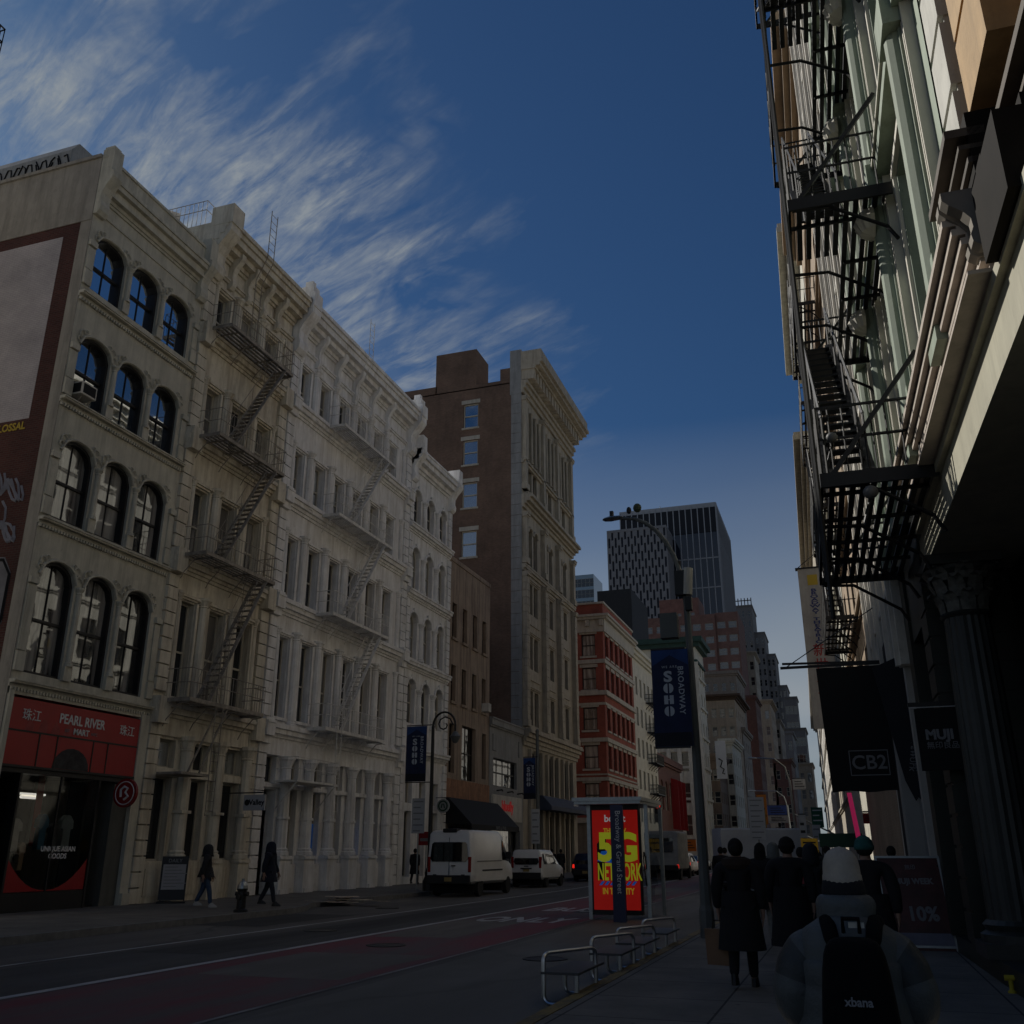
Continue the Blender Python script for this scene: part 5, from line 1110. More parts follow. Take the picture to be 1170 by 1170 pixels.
# ================================================================== STREET FURNITURE
M['lampgreen'] = mat('grey green lamp pole', (.11, .12, .12), rough=.5, var=.2, metal=.3)
M['bannerblue'] = mat('blue banner cloth', (.006, .014, .055), rough=.75, var=.35, sc=2)
M['bannersky'] = mat('bright blue banner print', (.012, .045, .17), rough=.75, var=.3)
M['bannerdark'] = mat('dark skyline print', (.003, .005, .014), rough=.75, var=.2)
def soho(root, x0, x1, z0, z1, y=0.0):
    Wd, H = x1 - x0, z1 - z0; xc = (x0 + x1) / 2
    s = MB(TN); n = 8; s.slab([(x0, z0), (x1, z0)] + [(x1, z1), (x0, z1)], -.012 - y, .012 - y); s.build('cloth', M['bannerblue'], root)
    s = MB(TN); s.slab([(x0 + .01, z1 - .01), (x0 + .01, z1 - H * .17), (xc, z1 - H * .06), (x1 - .01, z1 - H * .17), (x1 - .01, z1 - .01)], .012 - y, .015 - y); s.build('print', M['bannersky'], root)
    s = MB(TN); s.box(x0 + .01, x1 - .01, z0 + .01, z0 + H * .14, .012 - y, .015 - y); s.build('print', M['bannerdark'], root)
    b = Wd * .30
    for i, ch in enumerate('SOHO'):                  # fat stencil letters
        cx, cy, hw, hh = xc - Wd * .07, z1 - H * (.29 + .118 * i), H * .052, H * .05
        if ch == 'S': text('S', H * .15, M['bannerletter'], root, cx, cy, .016 - y, TN, ext=.003, bold=H * .006, sx=1.25); continue
        for sg in (-1, 1):
            g = MB(TN)
            if ch == 'O': g.slab([(cx + sg * (hw * .16 + hw * .84 * cos(t * pi / 12 - pi / 2)), cy + hh * sin(t * pi / 12 - pi / 2)) for t in range(13)], .016 - y, .02 - y)
            else: g.slab([(cx + sg * hw * .16, cy - hh * .9), (cx + sg * hw * .95, cy - hh * .9), (cx + sg * hw * .95, cy + hh * .9), (cx + sg * hw * .16, cy + hh * .9)], .016 - y, .02 - y)
            g.build('lettering', M['bannerletter'], root)
        if ch == 'H': g = MB(TN); g.box(cx - hw * .16, cx + hw * .16, cy - hh * .1, cy + hh * .1, .016 - y, .02 - y); g.build('lettering', M['bannerletter'], root)
    text('BROADWAY', H * .082, M['bannerletter'], root, xc + Wd * .27, z1 - H * .43, .016 - y, TN, ext=.003, rot=-pi / 2, bold=H * .001, spacing=1.1)
    text('WE ARE', H * .035, M['bannerletter'], root, xc - Wd * .02, z1 - H * .185, .016 - y, TN, ext=.003, spacing=1.4)
M['bannerletter'] = mat('silver banner lettering', (.42, .46, .52), rough=.6, var=0)
# cobra-head lamp on the right kerb
lp = thing('street_lamp', 'tall grey cobra-head street lamp with radio boxes and a curved arm, right pavement', 'street lamp', (-2.84, 20.5, .15))
s = MB(); s.lathe([(.15, 0), (.15, .5), (.12, .6), (.11, .9), (.07, 6.9), (.0, 6.9)], n=8); 
me = s.mesh('pole', M['lampgreen']); me.transform(Matrix.Rotation(pi / 2, 4, 'X')); link('pole', me, lp)
s = MB(); pts = [(0, 0, 6.3)] + [(-1.32 * (1 - cos(t * pi / 16)), 0, 6.6 + 2.3 * sin(t * pi / 16)) for t in range(1, 9)] + [(-1.5, 0, 8.92)]
s.tube(pts, [.06 - .025 * i / len(pts) for i in range(len(pts))], 8); s.build('arm', M['lampgreen'], lp, smooth=True)
s = MB(); s.rings([[(-1.35 - .48 * t, .13 * q * cos(a), 8.93 - .02 * t + .06 * q * sin(a) * (1 if sin(a) > 0 else .8)) for a in [2 * pi * k / 12 for k in range(12)]] for t, q in ((0, .45), (.15, .8), (.6, 1), (.9, .7), (1, .2))])
s.build('lamp_head', M['steel'], lp, smooth=True)
s = MB(); s.box(-1.65, -1.57, -.05, .05, 8.98, 9.1); s.build('photocell', M['dark'], lp)
s = MB(); s.ell((-1.2, 0, 9.08), (.06, .06, .09), 10, 6); s.build('antenna', M['dark'], lp); s = MB(); s.ell((-1.0, 0, 9.12), (.1, .09, .11), 10, 6); s.build('antenna', mat('green grey sensor', (.06, .08, .05), var=.3), lp)
s = MB(); s.box(-.6, -.22, -.12, .12, 6.0, 6.55); s.build('radio_box', mat('grey radio box', (.10, .11, .11), var=.1), lp)
s = MB(); s.tube([(.05, -.2, 6.9), (.1, -.2, 7.5)], .11, 10); s.build('antenna', M['white2'], lp); s = MB(); s.box(-.2, .02, -.28, -.1, 6.9, 7.45); s.box(.0, .14, -.28, -.12, 6.55, 6.85); s.build('camera_box', M['dark'], lp)
s = MB(); s.tube([(0, 0, 6.7), (-.15, 0, 7.2), (-.12, 0, 7.75)], .035, 6); s.build('bracket', M['dark'], lp)
bn = thing('street_banner', 'big navy SOHO BROADWAY banner on the tall grey lamp pole', 'banner', (0, 20.2, 0))
q0, q1 = at(746, 796, 20.2), at(789, 796, 20.2); zt, zb = at(768, 742, 20.2).z, at(768, 853, 20.2).z
soho(bn, q0.x, q1.x, zb, zt, -.0)
for z in (zb - .02, zt + .02): s = MB(TN); s.bar((q0.x, z, 0), (-2.9, z, 0), .035); s.build('bracket', M['dark'], bn)
# bishop's crook lamp on the left kerb
lb = thing('street_lamp', 'black ornamental crook street lamp on the left kerb behind the high white van', 'street lamp', (-17.5, 40.6, .15))
s = MB(); s.lathe([(.28, 0), (.28, .4), (.18, .6), (.2, .75), (.11, .95), (.085, 4.0), (.07, 7.0)], n=12); me = s.mesh('pole', M['dark']); me.transform(Matrix.Rotation(pi / 2, 4, 'X')); link('pole', me, lb)
s = MB(); s.tube([(0, 0, 7.0)] + [(.55 - .55 * cos(t * pi / 10), 0, 7.0 + .62 * sin(t * pi / 10)) for t in range(1, 11)] + [(1.1, 0, 6.75)], .05, 6)
s.tube([(.55 + (.42 - .035 * t) * cos(t * .75), 0, 7.05 + (.42 - .035 * t) * sin(t * .75)) for t in range(10)], .035, 5); s.build('crook', M['dark'], lb)
s = MB(); s.lathe([(.03, .3), (.1, .25), (.25, .05), (.22, 0), (.16, -.12), (.1, -.22), (.0, -.25)], n=12); me = s.mesh('lamp_head', M['lampgreen']); me.transform(Matrix.Translation((1.1, 0, 6.45)) @ Matrix.Rotation(pi / 2, 4, 'X')); link('lamp_head', me, lb)
bn = thing('street_banner', 'navy SOHO banner on the black crook lamp at the left kerb', 'banner', (0, 40.5, 0))
q0, q1 = at(464, 862, 40.5), at(487, 862, 40.5); soho(bn, q0.x, q1.x, at(475, 893, 40.5).z, at(475, 830, 40.5).z)
s = MB(TN); s.bar((q0.x, at(475, 829, 40.5).z, 0), (-17.5, at(475, 829, 40.5).z, 0), .04); s.bar((q0.x, at(475, 894, 40.5).z, 0), (-17.5, at(475, 894, 40.5).z, 0), .04); s.build('bracket', M['dark'], bn)
lc = thing('banner_pole', 'plain grey pole on the left kerb holding the farther blue banner', 'pole', (-17.45, 56.6, .15))
s = MB(); s.lathe([(.22, 0), (.2, .6), (.13, .8), (.1, 8.5)], n=8); me = s.mesh('pole', M['lampgreen']); me.transform(Matrix.Rotation(pi / 2, 4, 'X')); link('pole', me, lc)
s = MB(); s.ell((0, 0, 8.55), (.12, .12, .14), 10, 6); s.build('finial', M['lampgreen'], lc)
bn = thing('street_banner', 'farther navy SOHO banner in front of the tall limestone building', 'banner', (0, 56.5, 0))
q0, q1 = at(598, 890, 56.5), at(612, 890, 56.5); soho(bn, q0.x, q1.x, at(605, 913, 56.5).z, at(605, 866, 56.5).z)
s = MB(TN); s.bar((q0.x, at(605, 865, 56.5).z, 0), (-17.4, at(605, 865, 56.5).z, 0), .05); s.build('bracket', M['dark'], bn)
def post_sign(name, label, px, pyc, w_, h_, Y, zb=.15, col='letter', lines=4, lc_='greyletter', shift=0):
    p = at(px, pyc, Y); o = thing(name, label, 'street sign', (p.x + shift, Y, zb)); z = p.z - zb
    s = MB(); s.tube([(0, 0.03, 0), (0, .03, z + h_ / 2)], .03, 6); s.build('post', M['steel'], o)
    s = MB(TN); s.box(-w_ / 2 - shift, w_ / 2 - shift, z - h_ / 2, z + h_ / 2, .0, .02); s.build('panel', M[col], o)
    s = MB(TN)
    for i in range(lines): zz = z + h_ / 2 - h_ * (i + .7) / lines; s.box(-w_ * .38 - shift, w_ * (.38 - .2 * (i % 2)) - shift, zz, zz + h_ / lines * .22, .021, .024)
    s.build('marking', M[lc_], o); return o
M['signwhite'] = mat('white sign enamel', (.42, .43, .44), var=.05); M['signgreen'] = mat('green street sign', (.01, .10, .06), var=.05); M['signyellow'] = mat('yellow sign', (.45, .28, .02), var=.05)
post_sign('parking_sign', 'tall white parking sign on the left kerb beside the crook lamp banner', 478, 932, .62, 1.5, 41, col='signwhite', lines=6)
post_sign('parking_sign', 'small red sign low on the left kerb behind the high van', 487, 958, .8, .6, 43, col='deepred', lines=1)
post_sign('parking_sign', 'white parking sign in front of the tall limestone building, beyond the small van', 612, 944, .5, 1.9, 55, col='signwhite', lines=5)
post_sign('parking_sign', 'tall white bus route sign with a blue base above the heads of the walkers', 865, 935, .52, 1.35, 34, col='signwhite', lines=8)
post_sign('street_name_sign', 'green street sign over the far right crowd', 934, 934, .75, 1.3, 70, col='signgreen', lines=4, lc_='letter')
post_sign('small_sign', 'small pale sign below the green street sign', 933, 951, .5, .9, 66, col='signwhite', lines=2)
post_sign('warning_sign', 'yellow square sign beside the dark green awning', 925, 966, .75, .62, 48, col='signyellow', lines=2, lc_='black')
# bus shelter with the lit advertisement
bs = thing('bus_shelter', 'glass bus shelter with a steel roof around the lit red poster', 'bus shelter', (-6.1, 27.4, 0))
s = MB(); s.box(-1.2, .78, -.5, 2.6, 3.08, 3.18); s.box(-1.15, .73, -.45, 2.55, 3.0, 3.08); s.build('roof', M['steel'], bs)
for x, y in ((-.85, .05), (.78, .1), (-.85, 2.3), (.78, 2.3)):
    s = MB(); s.box(x - .05, x + .05, y - .05, y + .05, 0, 3.0); s.build('post', M['steel'], bs)
s = MB(); s.box(-.8, .6, .0, .22, .12, 3.0); s.build('poster_case', M['dark'], bs)
g = MB(TN); g.poly([(.66, .15, -.05), (.75, .15, -.05), (.75, 2.9, -.05), (.66, 2.9, -.05)]); g.build('glass_pane', M['clear'], bs)
g = MB(); g.poly([(.78, .2, .2), (.78, 2.2, .2), (.78, 2.2, 2.8), (.78, .2, 2.8)]); g.build('glass_pane', M['clear'], bs)
g = MB(TN); g.tube([(.71 + .03 * cos(t * .6), 1.3 + .45 * sin(t * .45), .0) for t in range(18)], .015, 4); g.tube([(.67, 1.6, 0), (.71, 1.66, 0), (.75, 1.6, 0)], .015, 4); g.build('scratched_tag', M['black'], bs)
ad = thing('lit_poster', 'glowing red advertisement with big yellow-green 5G NETWORK lettering', 'poster', (-6.1, 27.38, 0))
E1 = .30
mr, my, mb_, mk_ = mat('lit red poster', (.42, .012, .008), var=.06, emit=E1), mat('lit yellow green ink', (.42, .46, .02), var=.03, emit=E1), mat('lit blue ink', (.01, .10, .42), var=.05, emit=E1), mat('black ink', (.004, .004, .006), var=0)
mo, mw = mat('lit amber ink', (.50, .32, .02), var=0, emit=E1), mat('lit white ink', (.5, .5, .5), var=0, emit=E1)
s = MB(TN); s.box(-.74, .56, .25, 2.85, .0, .01); s.build('sheet', mr, ad)
text('boost', .26, mw, ad, -.09, 2.62, .014, TN, ext=.002, bold=.006); text('THE NEW', .16, mo, ad, -.1, 2.3, .014, TN, ext=.002, bold=.008, sx=.9)
s = MB(TN); s.slab([(-.62, 1.05), (-.45, 1.0), (-.35, 2.1), (-.5, 2.08), (-.62, 1.95)], .011, .013); s.build('letter_shadow', mk_, ad)
s = MB(TN); s.slab([(-.62, 1.5), (-.2, 1.45), (.0, 1.62), (-.25, 1.78), (-.5, 1.76)], .0135, .015); s.build('blue_shape', mb_, ad)
text('5G', 1.0, my, ad, -.03, 1.83, .017, TN, ext=.002, bold=.045, sx=.92); text('NETWORK', .62, my, ad, .0, 1.2, .017, TN, ext=.002, bold=.012, sx=.40)
s = MB(TN)
for i in range(7): s.slab([(-.58 + .15 * i, .88), (-.5 + .15 * i, .88), (-.42 + .15 * i, .98), (-.5 + .15 * i, .98)], .0135, .015)
s.build('blue_hatching', mb_, ad)
text('IN THE CITY', .22, mo, ad, -.05, .72, .014, TN, ext=.002, bold=.008, sx=.72)
ps = thing('stop_post', 'navy totem reading Broadway & Grand Street in front of the red poster', 'sign', (-5.93, 26.5, 0))
s = MB(TN); s.box(-.17, .17, .0, 2.95, -.06, .06); s.build('totem', mat('navy enamel', (.006, .012, .06), rough=.4, var=.05), ps)
text('Broadway & Grand Street', .2, M['letter'], ps, .03, 1.75, .062, TN, ext=.002, rot=-pi / 2)
# tubular resting benches along the yellow kerb
def bench(label):
    o = thing('tube_bench', label, 'bench', (0, 0, 0), 0, 'steel tube benches along the kerb')
    s = MB(); a = .21
    s.tube(fillet([(a, 0, .43), (a, 0, .028), (-a, 0, .028), (-a, 0, .72), (a, .95, .72), (a, .95, .028), (-a, .95, .028), (-a, .95, .43)], .12, 6), .028, 8); s.build('bent_tube_frame', M['chrome'], o, smooth=True)
    s = MB(); s.box(-.24, .24, -.03, 1.3, .43, .468); s.build('seat', mat('dark seat slab', (.05, .05, .052), rough=.4), o, bevel=.006)
    return o
b0 = bench('nearest steel tube bench on the yellow kerb'); b0.location = (-3.5, 12.2, 0); b0.scale = (1, 1, .8)
for k, (y, lb_) in enumerate(((14.6, 'second steel tube bench from the camera along the kerb'), (16.3, 'third steel tube bench along the kerb, between its neighbours'), (18.4, 'farthest steel tube bench along the kerb, by the shelter'))):
    c = copy_tree(b0); c['label'] = lb_; c.location = (-3.5, y, 0)
rk = thing('bike_rack', 'black hoop bike rack on the right kerb beside the woman with the bag', 'bike rack', (-2.72, 21.6, .15))
s = MB(); s.tube([(-.22, 0, 0), (-.22, 0, .75), (-.17, 0, .9), (-.05, 0, .98), (.25, 0, .98), (.37, 0, .9), (.42, 0, .75), (.42, 0, 0)], .032, 8); s.build('hoop', M['dark'], rk, smooth=True)
s = MB(); s.box(-.3, -.14, -.08, .08, 0, .02); s.box(.34, .5, -.08, .08, 0, .02); s.build('foot_plate', M['dark'], rk)
hy = thing('fire_hydrant', 'dark fire hydrant with a pale cap on the left kerb', 'fire hydrant', (-16.4, 24.8, .15))
s = MB(); s.lathe([(.2, 0), (.2, .06), (.13, .1), (.125, .55), (.15, .58), (.15, .62)], n=14); me = s.mesh('barrel', M['dark']); me.transform(Matrix.Rotation(pi / 2, 4, 'X')); link('barrel', me, hy)
s = MB(); s.lathe([(.15, .62), (.14, .70), (.09, .80), (.04, .83), (.04, .88), (0, .88)], n=14); me = s.mesh('cap', M['steel']); me.transform(Matrix.Rotation(pi / 2, 4, 'X')); link('cap', me, hy)
s = MB(); s.tube([(-.2, 0, .48), (.2, 0, .48)], .06, 8); s.tube([(0, -.2, .4), (0, 0, .4)], .075, 8); s.build('outlet', M['dark'], hy)
sb = thing('sandwich_board', 'black framed sandwich board with a pale list beside the red-signed shop', 'pavement sign', (-21.3, 28.15, .15), R(35))
T4 = lambda u, v, w_: (u, -w_ + .18 * v, v)
s = MB(T4); s.box(-.42, .42, .1, 1.45, -.02, .02); s.build('board', M['dark'], sb); s = MB(T4); s.box(-.36, .36, .42, 1.2, .021, .026); s.build('price_list', mat('pale list paper', (.30, .30, .31), var=.1), sb)
s = MB(T4)
for i in range(7): s.box(-.3, .1 + .15 * (i % 3), 1.1 - .1 * i, 1.13 - .1 * i, .027, .029)
s.build('list_line', M['greyletter'], sb); text('DAILY', .16, M['greyletter'], sb, 0, 1.31, .022, T4, ext=.002)
s = MB(); s.bar((-.38, .75, 0), (-.38, .28, 1.4), .04); s.bar((.38, .75, 0), (.38, .28, 1.4), .04); s.box(-.45, .45, -.1, .75, 0, .05); s.build('rear_frame', M['dark'], sb)
hp = thing('rubbish_heap', 'flat heap of torn cardboard and paper lying by the left kerb', 'rubbish', (-16.7, 31.6, 0))
s = MB()
for i in range(16):
    a = random.uniform(0, 6); cx, cy = random.gauss(0, .55), random.gauss(0, .35); q = random.uniform(.2, .5); z0 = .01 + .02 * i * random.uniform(.3, 1); t1, t2 = random.uniform(-.08, .12), random.uniform(-.05, .1)
    P4 = [(cx + q * cos(a + k * pi / 2) * (1 if k % 2 else 1.4), cy + q * sin(a + k * pi / 2), z0 + (t1 if k < 2 else t2) + .06) for k in range(4)]
    s.rings([P4, [(x, y, z + .012) for x, y, z in P4]])
s.build('cardboard', mat('torn cardboard', (.56, .47, .37), var=.4, sc=5), hp)
# traffic signals and lamp arms in the distance
def signal(label, px, py, Y, red=True, base=0.15, k=1.0):
    p = at(px, py, Y); o = thing('traffic_light', label, 'traffic light', (p.x, Y, base)); z = p.z - base
    s = MB(); s.box(-.18 * k, .18 * k, -.12, .14, z - .8 * k, z + .22 * k); s.build('housing', mat('signal yellow', (.20, .12, .01), var=.1) if not red else M['dark'], o)
    s = MB(); s.ell((0, -.14, z), (.13 * k, .06, .13 * k), 10, 6); s.build('lens', mat('red lens', (.6, .02, .01), var=0, emit=1.0) if red else mat('amber hand lens', (.6, .16, .01), var=0, emit=.5), o)
    s = MB(); s.tube([(0, .2, 0), (0, .2, z + .4)], .06, 6); s.build('post', M['dark'], o)
signal('red traffic light in front of the low brick house', 752, 921, 76, k=1.5); signal('amber walk signal right of the white iron block', 802, 949, 80, False, k=1.2); signal('amber walk signal above the parked white truck', 871, 930, 90, False, k=1.6)
for px, pt, Y, ax, lb_ in ((912, 868, 95, -3.0, 'pale lamp pole with a long arm over the far traffic'), (906, 905, 130, -4, 'second pale lamp pole farther along the right kerb')):
    p = at(px, 968, Y); zt = at(px, pt, Y).z; o = thing('street_lamp', lb_, 'street lamp', (p.x, Y, .15))
    s = MB(); s.tube([(0, 0, 0), (-.2, 0, zt * .8)], .12, 6); s.build('pole', M['steel'], o); s = MB(); s.tube([(-.2, 0, zt * .78), (-.5, 0, zt * .92), (-1.4, 0, zt), (ax, 0, zt + .1)], .08, 6); s.tube([(-.2, 0, zt * .5), (1.2, 0, zt * .42), (4.5, 0, zt * .25)], .08, 6); s.build('arm', M['steel'], o); s = MB(); s.ell((ax - .4, 0, zt + .1), (.5, .2, .1), 8, 5); s.build('lamp_head', M['steel'], o)
ga = thing('shop_canopy', 'dark green shop canopy down the right pavement above the walkers', 'awning', (0, 50, 0))
a, b = at(937, 968, 50), at(985, 955, 50); s = MB(); s.box(a.x, b.x + .3, 0, 3, a.z, a.z + .62); s.build('canopy', mat('bottle green canvas', (.006, .04, .028), var=.1), ga); s = MB()
for x in (a.x + .1, b.x - .2): s.tube([(x, .1, 0.15), (x, .1, a.z)], .04, 6)
s.build('post', M['dark'], ga)
pk = thing('vertical_sign', 'narrow pink lit vertical sign far down the right pavement', 'sign', tuple(at(978, 937, 40)))
s = MB(TN); s.slab([(-.05, -.85), (.13, -.85), (-.05, 1.0), (-.22, 1.0)], -.04, .04); s.build('panel', mat('pink lit panel', (.62, .03, .14), var=.1, emit=.3), pk)
for nm, lb_, px, py, Y, w_, h_, c in (('shop_fascia_sign', 'blue lettered fascia sign far along the left row', 888, 926, 120, 2.2, 1.1, (.03, .06, .22)), ('shop_fascia_sign', 'pale fascia sign with a dark dot below the blue one', 889, 936, 118, 2.2, .8, (.26, .26, .27)), ('flag', 'orange and yellow flag hanging by the bus route sign', 871, 925, 100, .9, 2.8, (.45, .16, .02)), ('hanging_sign', 'white square sign hung above the far crossing', 913, 896, 110, 1.3, 1.1, (.30, .30, .30)), ('vertical_sign', 'slim white vertical sign right of the far lamp pole', 918, 951, 60, .4, 1.9, (.45, .45, .45)), ('shop_fascia_sign', 'red shop sign behind the parked cars under the white iron block', 768, 958, 128, 3.2, 1.2, (.22, .015, .015)), ('scaffold_sign', 'orange works sign among the parked cars', 786, 966, 110, 1.8, 1.2, (.55, .14, .01)), ('hanging_sign', 'dark red and white sign at the top of the far right pavement', 993, 935, 42, .45, .4, (.22, .01, .01))):
    o = thing(nm, lb_, 'sign', tuple(at(px, py, Y))); s = MB(TN); s.box(-w_ / 2, w_ / 2, -h_ / 2, h_ / 2, -.05, .05); s.build('panel', mat(lb_, c, var=.15, sc=2), o)
    s = MB(TN); s.bar((-w_ / 2, h_ / 2 + .05, 0), (w_ / 2, h_ / 2 + .05, 0), .06)
    for i in range(3): s.box(-w_ * .35, w_ * .2 + .1 * w_ * i, h_ * (.2 - .22 * i), h_ * (.28 - .22 * i), .05, .06)
    s.build('marking', M['dark'], o)
# ================================================================== VEHICLES
M['whitepaint'] = mat('white van paint', (.66, .66, .655), rough=.3, var=.06, sc=2, spec=.5); M['carglass'] = glass('tinted car glass', c=(.004, .004, .005), refl=.04, wave=0)
M['carblack'] = mat('black car paint', (.008, .008, .010), rough=.25, var=0); M['rubber'] = mat('tyre rubber', (.012, .012, .012), rough=.9, var=.2); M['plastic'] = mat('black bumper plastic', (.014, .014, .015), rough=.65, var=.1)
M['tail'] = mat('red tail lamp', (.24, .01, .008), rough=.25, var=0); M['taillit'] = mat('lit red tail lamp', (.7, .02, .01), var=0, emit=1.2); M['rim'] = mat('wheel rim', (.16, .16, .165), rough=.4, var=.1, metal=.6)
M['plate'] = mat('ochre number plate', (.30, .22, .08), var=0); M['cargrey'] = mat('grey car paint', (.16, .165, .165), rough=.3, var=.05)
def vehicle(name, label, cat, x, y, st, paint, rz=0.0, rear=None, side=(), wheels=(), group=None, lit=False, lamps=None, shield=None, plate=True, rack=False):
    """st: stations (y, half width, sill z, belt z, roof half width, roof z) from the rear to the nose; the rear faces -y"""
    o = thing(name, label, cat, (x, y, 0), rz, group)
    def ring(s_):
        yy, w_, zb, zl, wt, zt = s_; r_ = min(.12, (zt - zl) * .45)
        h = [(w_ * .86, zb), (w_, zb + .12), (w_ * 1.0, (zb + zl) / 2), (w_ * .985, zl), (wt, zt - r_), (wt - r_ * .8, zt - r_ * .15), (0, zt)]
        return [(a, yy, b) for a, b in h] + [(-a, yy, b) for a, b in reversed(h[:-1])]
    s = MB(); s.rings([ring(q) for q in st]); s.build('body', paint, o, smooth=True)
    def onside(yy, t, sg, off=.012):
        for a, b in zip(st, st[1:]):
            if a[0] <= yy <= b[0] + 1e-6:
                f = (yy - a[0]) / max(1e-6, b[0] - a[0]); q = [p + (r - p) * f for p, r in zip(a, b)]; break
        r_ = min(.12, (q[5] - q[3]) * .45)
        return (sg * (q[1] * .985 + (q[4] - q[1] * .985) * t + off), yy, q[3] + (q[5] - r_ - q[3]) * t)
    for sg in (1, -1):
        for ya, yb, yc, yd, t0, t1 in side:             # lower rear, lower front, upper front, upper rear
            n = 4; lo = [onside(ya + (yb - ya) * i / n, t0, sg) for i in range(n + 1)]; hi = [onside(yd + (yc - yd) * i / n, t1, sg) for i in range(n + 1)]
            s = MB(); s.rings([lo, hi], cap=False, closed=False); s.build('side_window', M['carglass'], o)
    if rear:
        x0, x1, z0, z1, off = rear; y0 = st[0][0] - .015; yt = st[0][0] + off
        pts = [(-x0, z0 + .12), (-x0 + .1, z0), (x0 - .1, z0), (x0, z0 + .12), (x1, z1 - .08), (x1 - .08, z1), (-x1 + .08, z1), (-x1, z1 - .08)]
        s = MB(); s.slab(pts, 0, .02); s.T = ID; s.v = [(a, y0 + (b - z0) / max(.01, z1 - z0) * off - c, b) for a, b, c in s.v]; s.build('rear_window', M['carglass'], o, smooth=False)
    if shield:
        (ya, za, wa), (yb, zb_, wb) = shield; s = MB(); s.rings([[(-wa, ya + .02, za), (wa, ya + .02, za)], [(-wb, yb + .02, zb_), (wb, yb + .02, zb_)]], cap=False, closed=False); s.build('windscreen', M['carglass'], o)
    yb, w_, zb, zl = st[0][0], st[0][1], st[0][2], st[0][3]
    s = MB(); s.box(-w_ * .99, w_ * .99, yb - .12, yb + .15, zb - .02, zb + .32); s.build('bumper', M['plastic'], o, bevel=.03)
    if lamps:
        za, zb2 = lamps
        for sg in (1, -1):
            s = MB(); a, b = sorted((sg * (w_ - .12), sg * (w_ + .012))); s.box(a, b, yb - .02, yb + .14, za, zb2); s.build('tail_lamp', M['taillit'] if lit else M['tail'], o, bevel=.02)
    if plate: s = MB(); s.box(-.16, .16, yb - .135, yb - .122, zb + .08, zb + .24) if plate == 1 else s.box(-.16, .16, yb - .03, yb - .018, plate, plate + .16); s.build('number_plate', M['plate'], o)
    for wy, wr in wheels:
        for sg in (1, -1):
            t = MB(lambda a, b, c: (b, a, c)); wx = sg * (max(q[1] for q in st) - .12)
            t.lathe([(wr * .6, -.11), (wr * .95, -.11), (wr, -.07), (wr, .07), (wr * .95, .11), (wr * .6, .11)], n=20); tm = t.build('wheel', M['rubber'], o, (wx, wy, wr + .005), smooth=True)
            t = MB(lambda a, b, c: (b, a, c)); t.lathe([(0, -.09 * 1), (wr * .2, -.1), (wr * .3, -.06), (wr * .62, -.105), (wr * .62, .105), (wr * .3, .06), (wr * .2, .1), (0, .09)], n=20); t.build('rim', M['rim'], tm, smooth=True)
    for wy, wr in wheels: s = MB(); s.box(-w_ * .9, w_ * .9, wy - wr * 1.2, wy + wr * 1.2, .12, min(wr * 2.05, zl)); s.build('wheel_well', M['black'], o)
    return o
# tall panel van seen from behind
T_ = [(0, .95, .52, 1.32, .86, 2.42), (.06, 1.0, .5, 1.34, .90, 2.56), (.5, 1.03, .48, 1.34, .92, 2.62), (3.6, 1.03, .46, 1.34, .92, 2.62), (4.15, 1.02, .46, 1.34, .88, 2.5), (4.75, 1.0, .46, 1.3, .78, 1.95), (5.05, .98, .46, 1.2, .8, 1.5), (5.5, .9, .46, 1.0, .74, 1.22), (5.66, .78, .5, .9, .6, 1.02)]
v1 = vehicle('cargo_van', 'tall white cargo van with black rear windows parked at the left kerb, nearest the camera', 'van', -15.75, 38.6, T_, M['whitepaint'], rear=(.84, .78, 1.36, 2.12, .02), side=[(3.75, 4.75, 4.25, 3.85, .05, .82)], wheels=((1.0, .36), (4.55, .36)), lamps=(.95, 1.55), shield=((5.0, 1.36, .8), (4.2, 2.4, .72)))
s = MB(); s.box(-.0085, .0085, -.035, -.02, .85, 2.3); s.box(.1, .28, -.06, -.02, 1.18, 1.22); s.box(.55, .7, -.045, -.02, .82, .87); s.box(-.7, -.55, -.045, -.02, .82, .87); s.build('door_seam', M['plastic'], v1)
s = MB(); s.box(1.02, 1.045, 1.2, 3.7, .98, 1.04); s.box(1.015, 1.04, .6, 3.6, 1.36, 1.385); s.build('side_moulding', M['plastic'], v1)
s = MB(); s.box(-.32, .32, -.03, .4, 2.5, 2.66); s.build('roof_lamp', M['plastic'], v1, bevel=.04)
s = MB(); s.box(1.0, 1.25, 4.25, 4.35, 1.45, 1.75); s.build('mirror', M['plastic'], v1, bevel=.03)
U_ = [(0, .80, .42, 1.05, .70, 1.72), (.08, .88, .40, 1.08, .74, 1.84), (.6, .91, .38, 1.08, .74, 1.86), (2.2, .91, .36, 1.08, .74, 1.84), (2.9, .9, .36, 1.08, .66, 1.6), (3.4, .88, .36, 1.04, .68, 1.22), (4.1, .82, .38, .88, .6, 1.02), (4.36, .66, .42, .72, .5, .84)]
v2 = vehicle('small_van', 'smaller white passenger van parked in front of the tall cargo van', 'van', -15.95, 49.6, U_, M['whitepaint'], rear=(.68, .60, 1.12, 1.66, .06), side=[(.25, 1.35, 1.35, .3, .08, .86), (1.42, 2.15, 2.15, 1.42, .08, .86), (2.22, 3.1, 2.75, 2.22, .08, .84)], wheels=((.75, .32), (3.5, .32)), lamps=(.95, 1.5), plate=.78, shield=((3.4, 1.2, .66), (2.85, 1.62, .58)))
s = MB(); s.box(-.3, .3, -.05, -.02, .9, .96); s.box(-.12, .12, -.04, -.02, 1.02, 1.06); s.build('tailgate_handle', M['plastic'], v2)
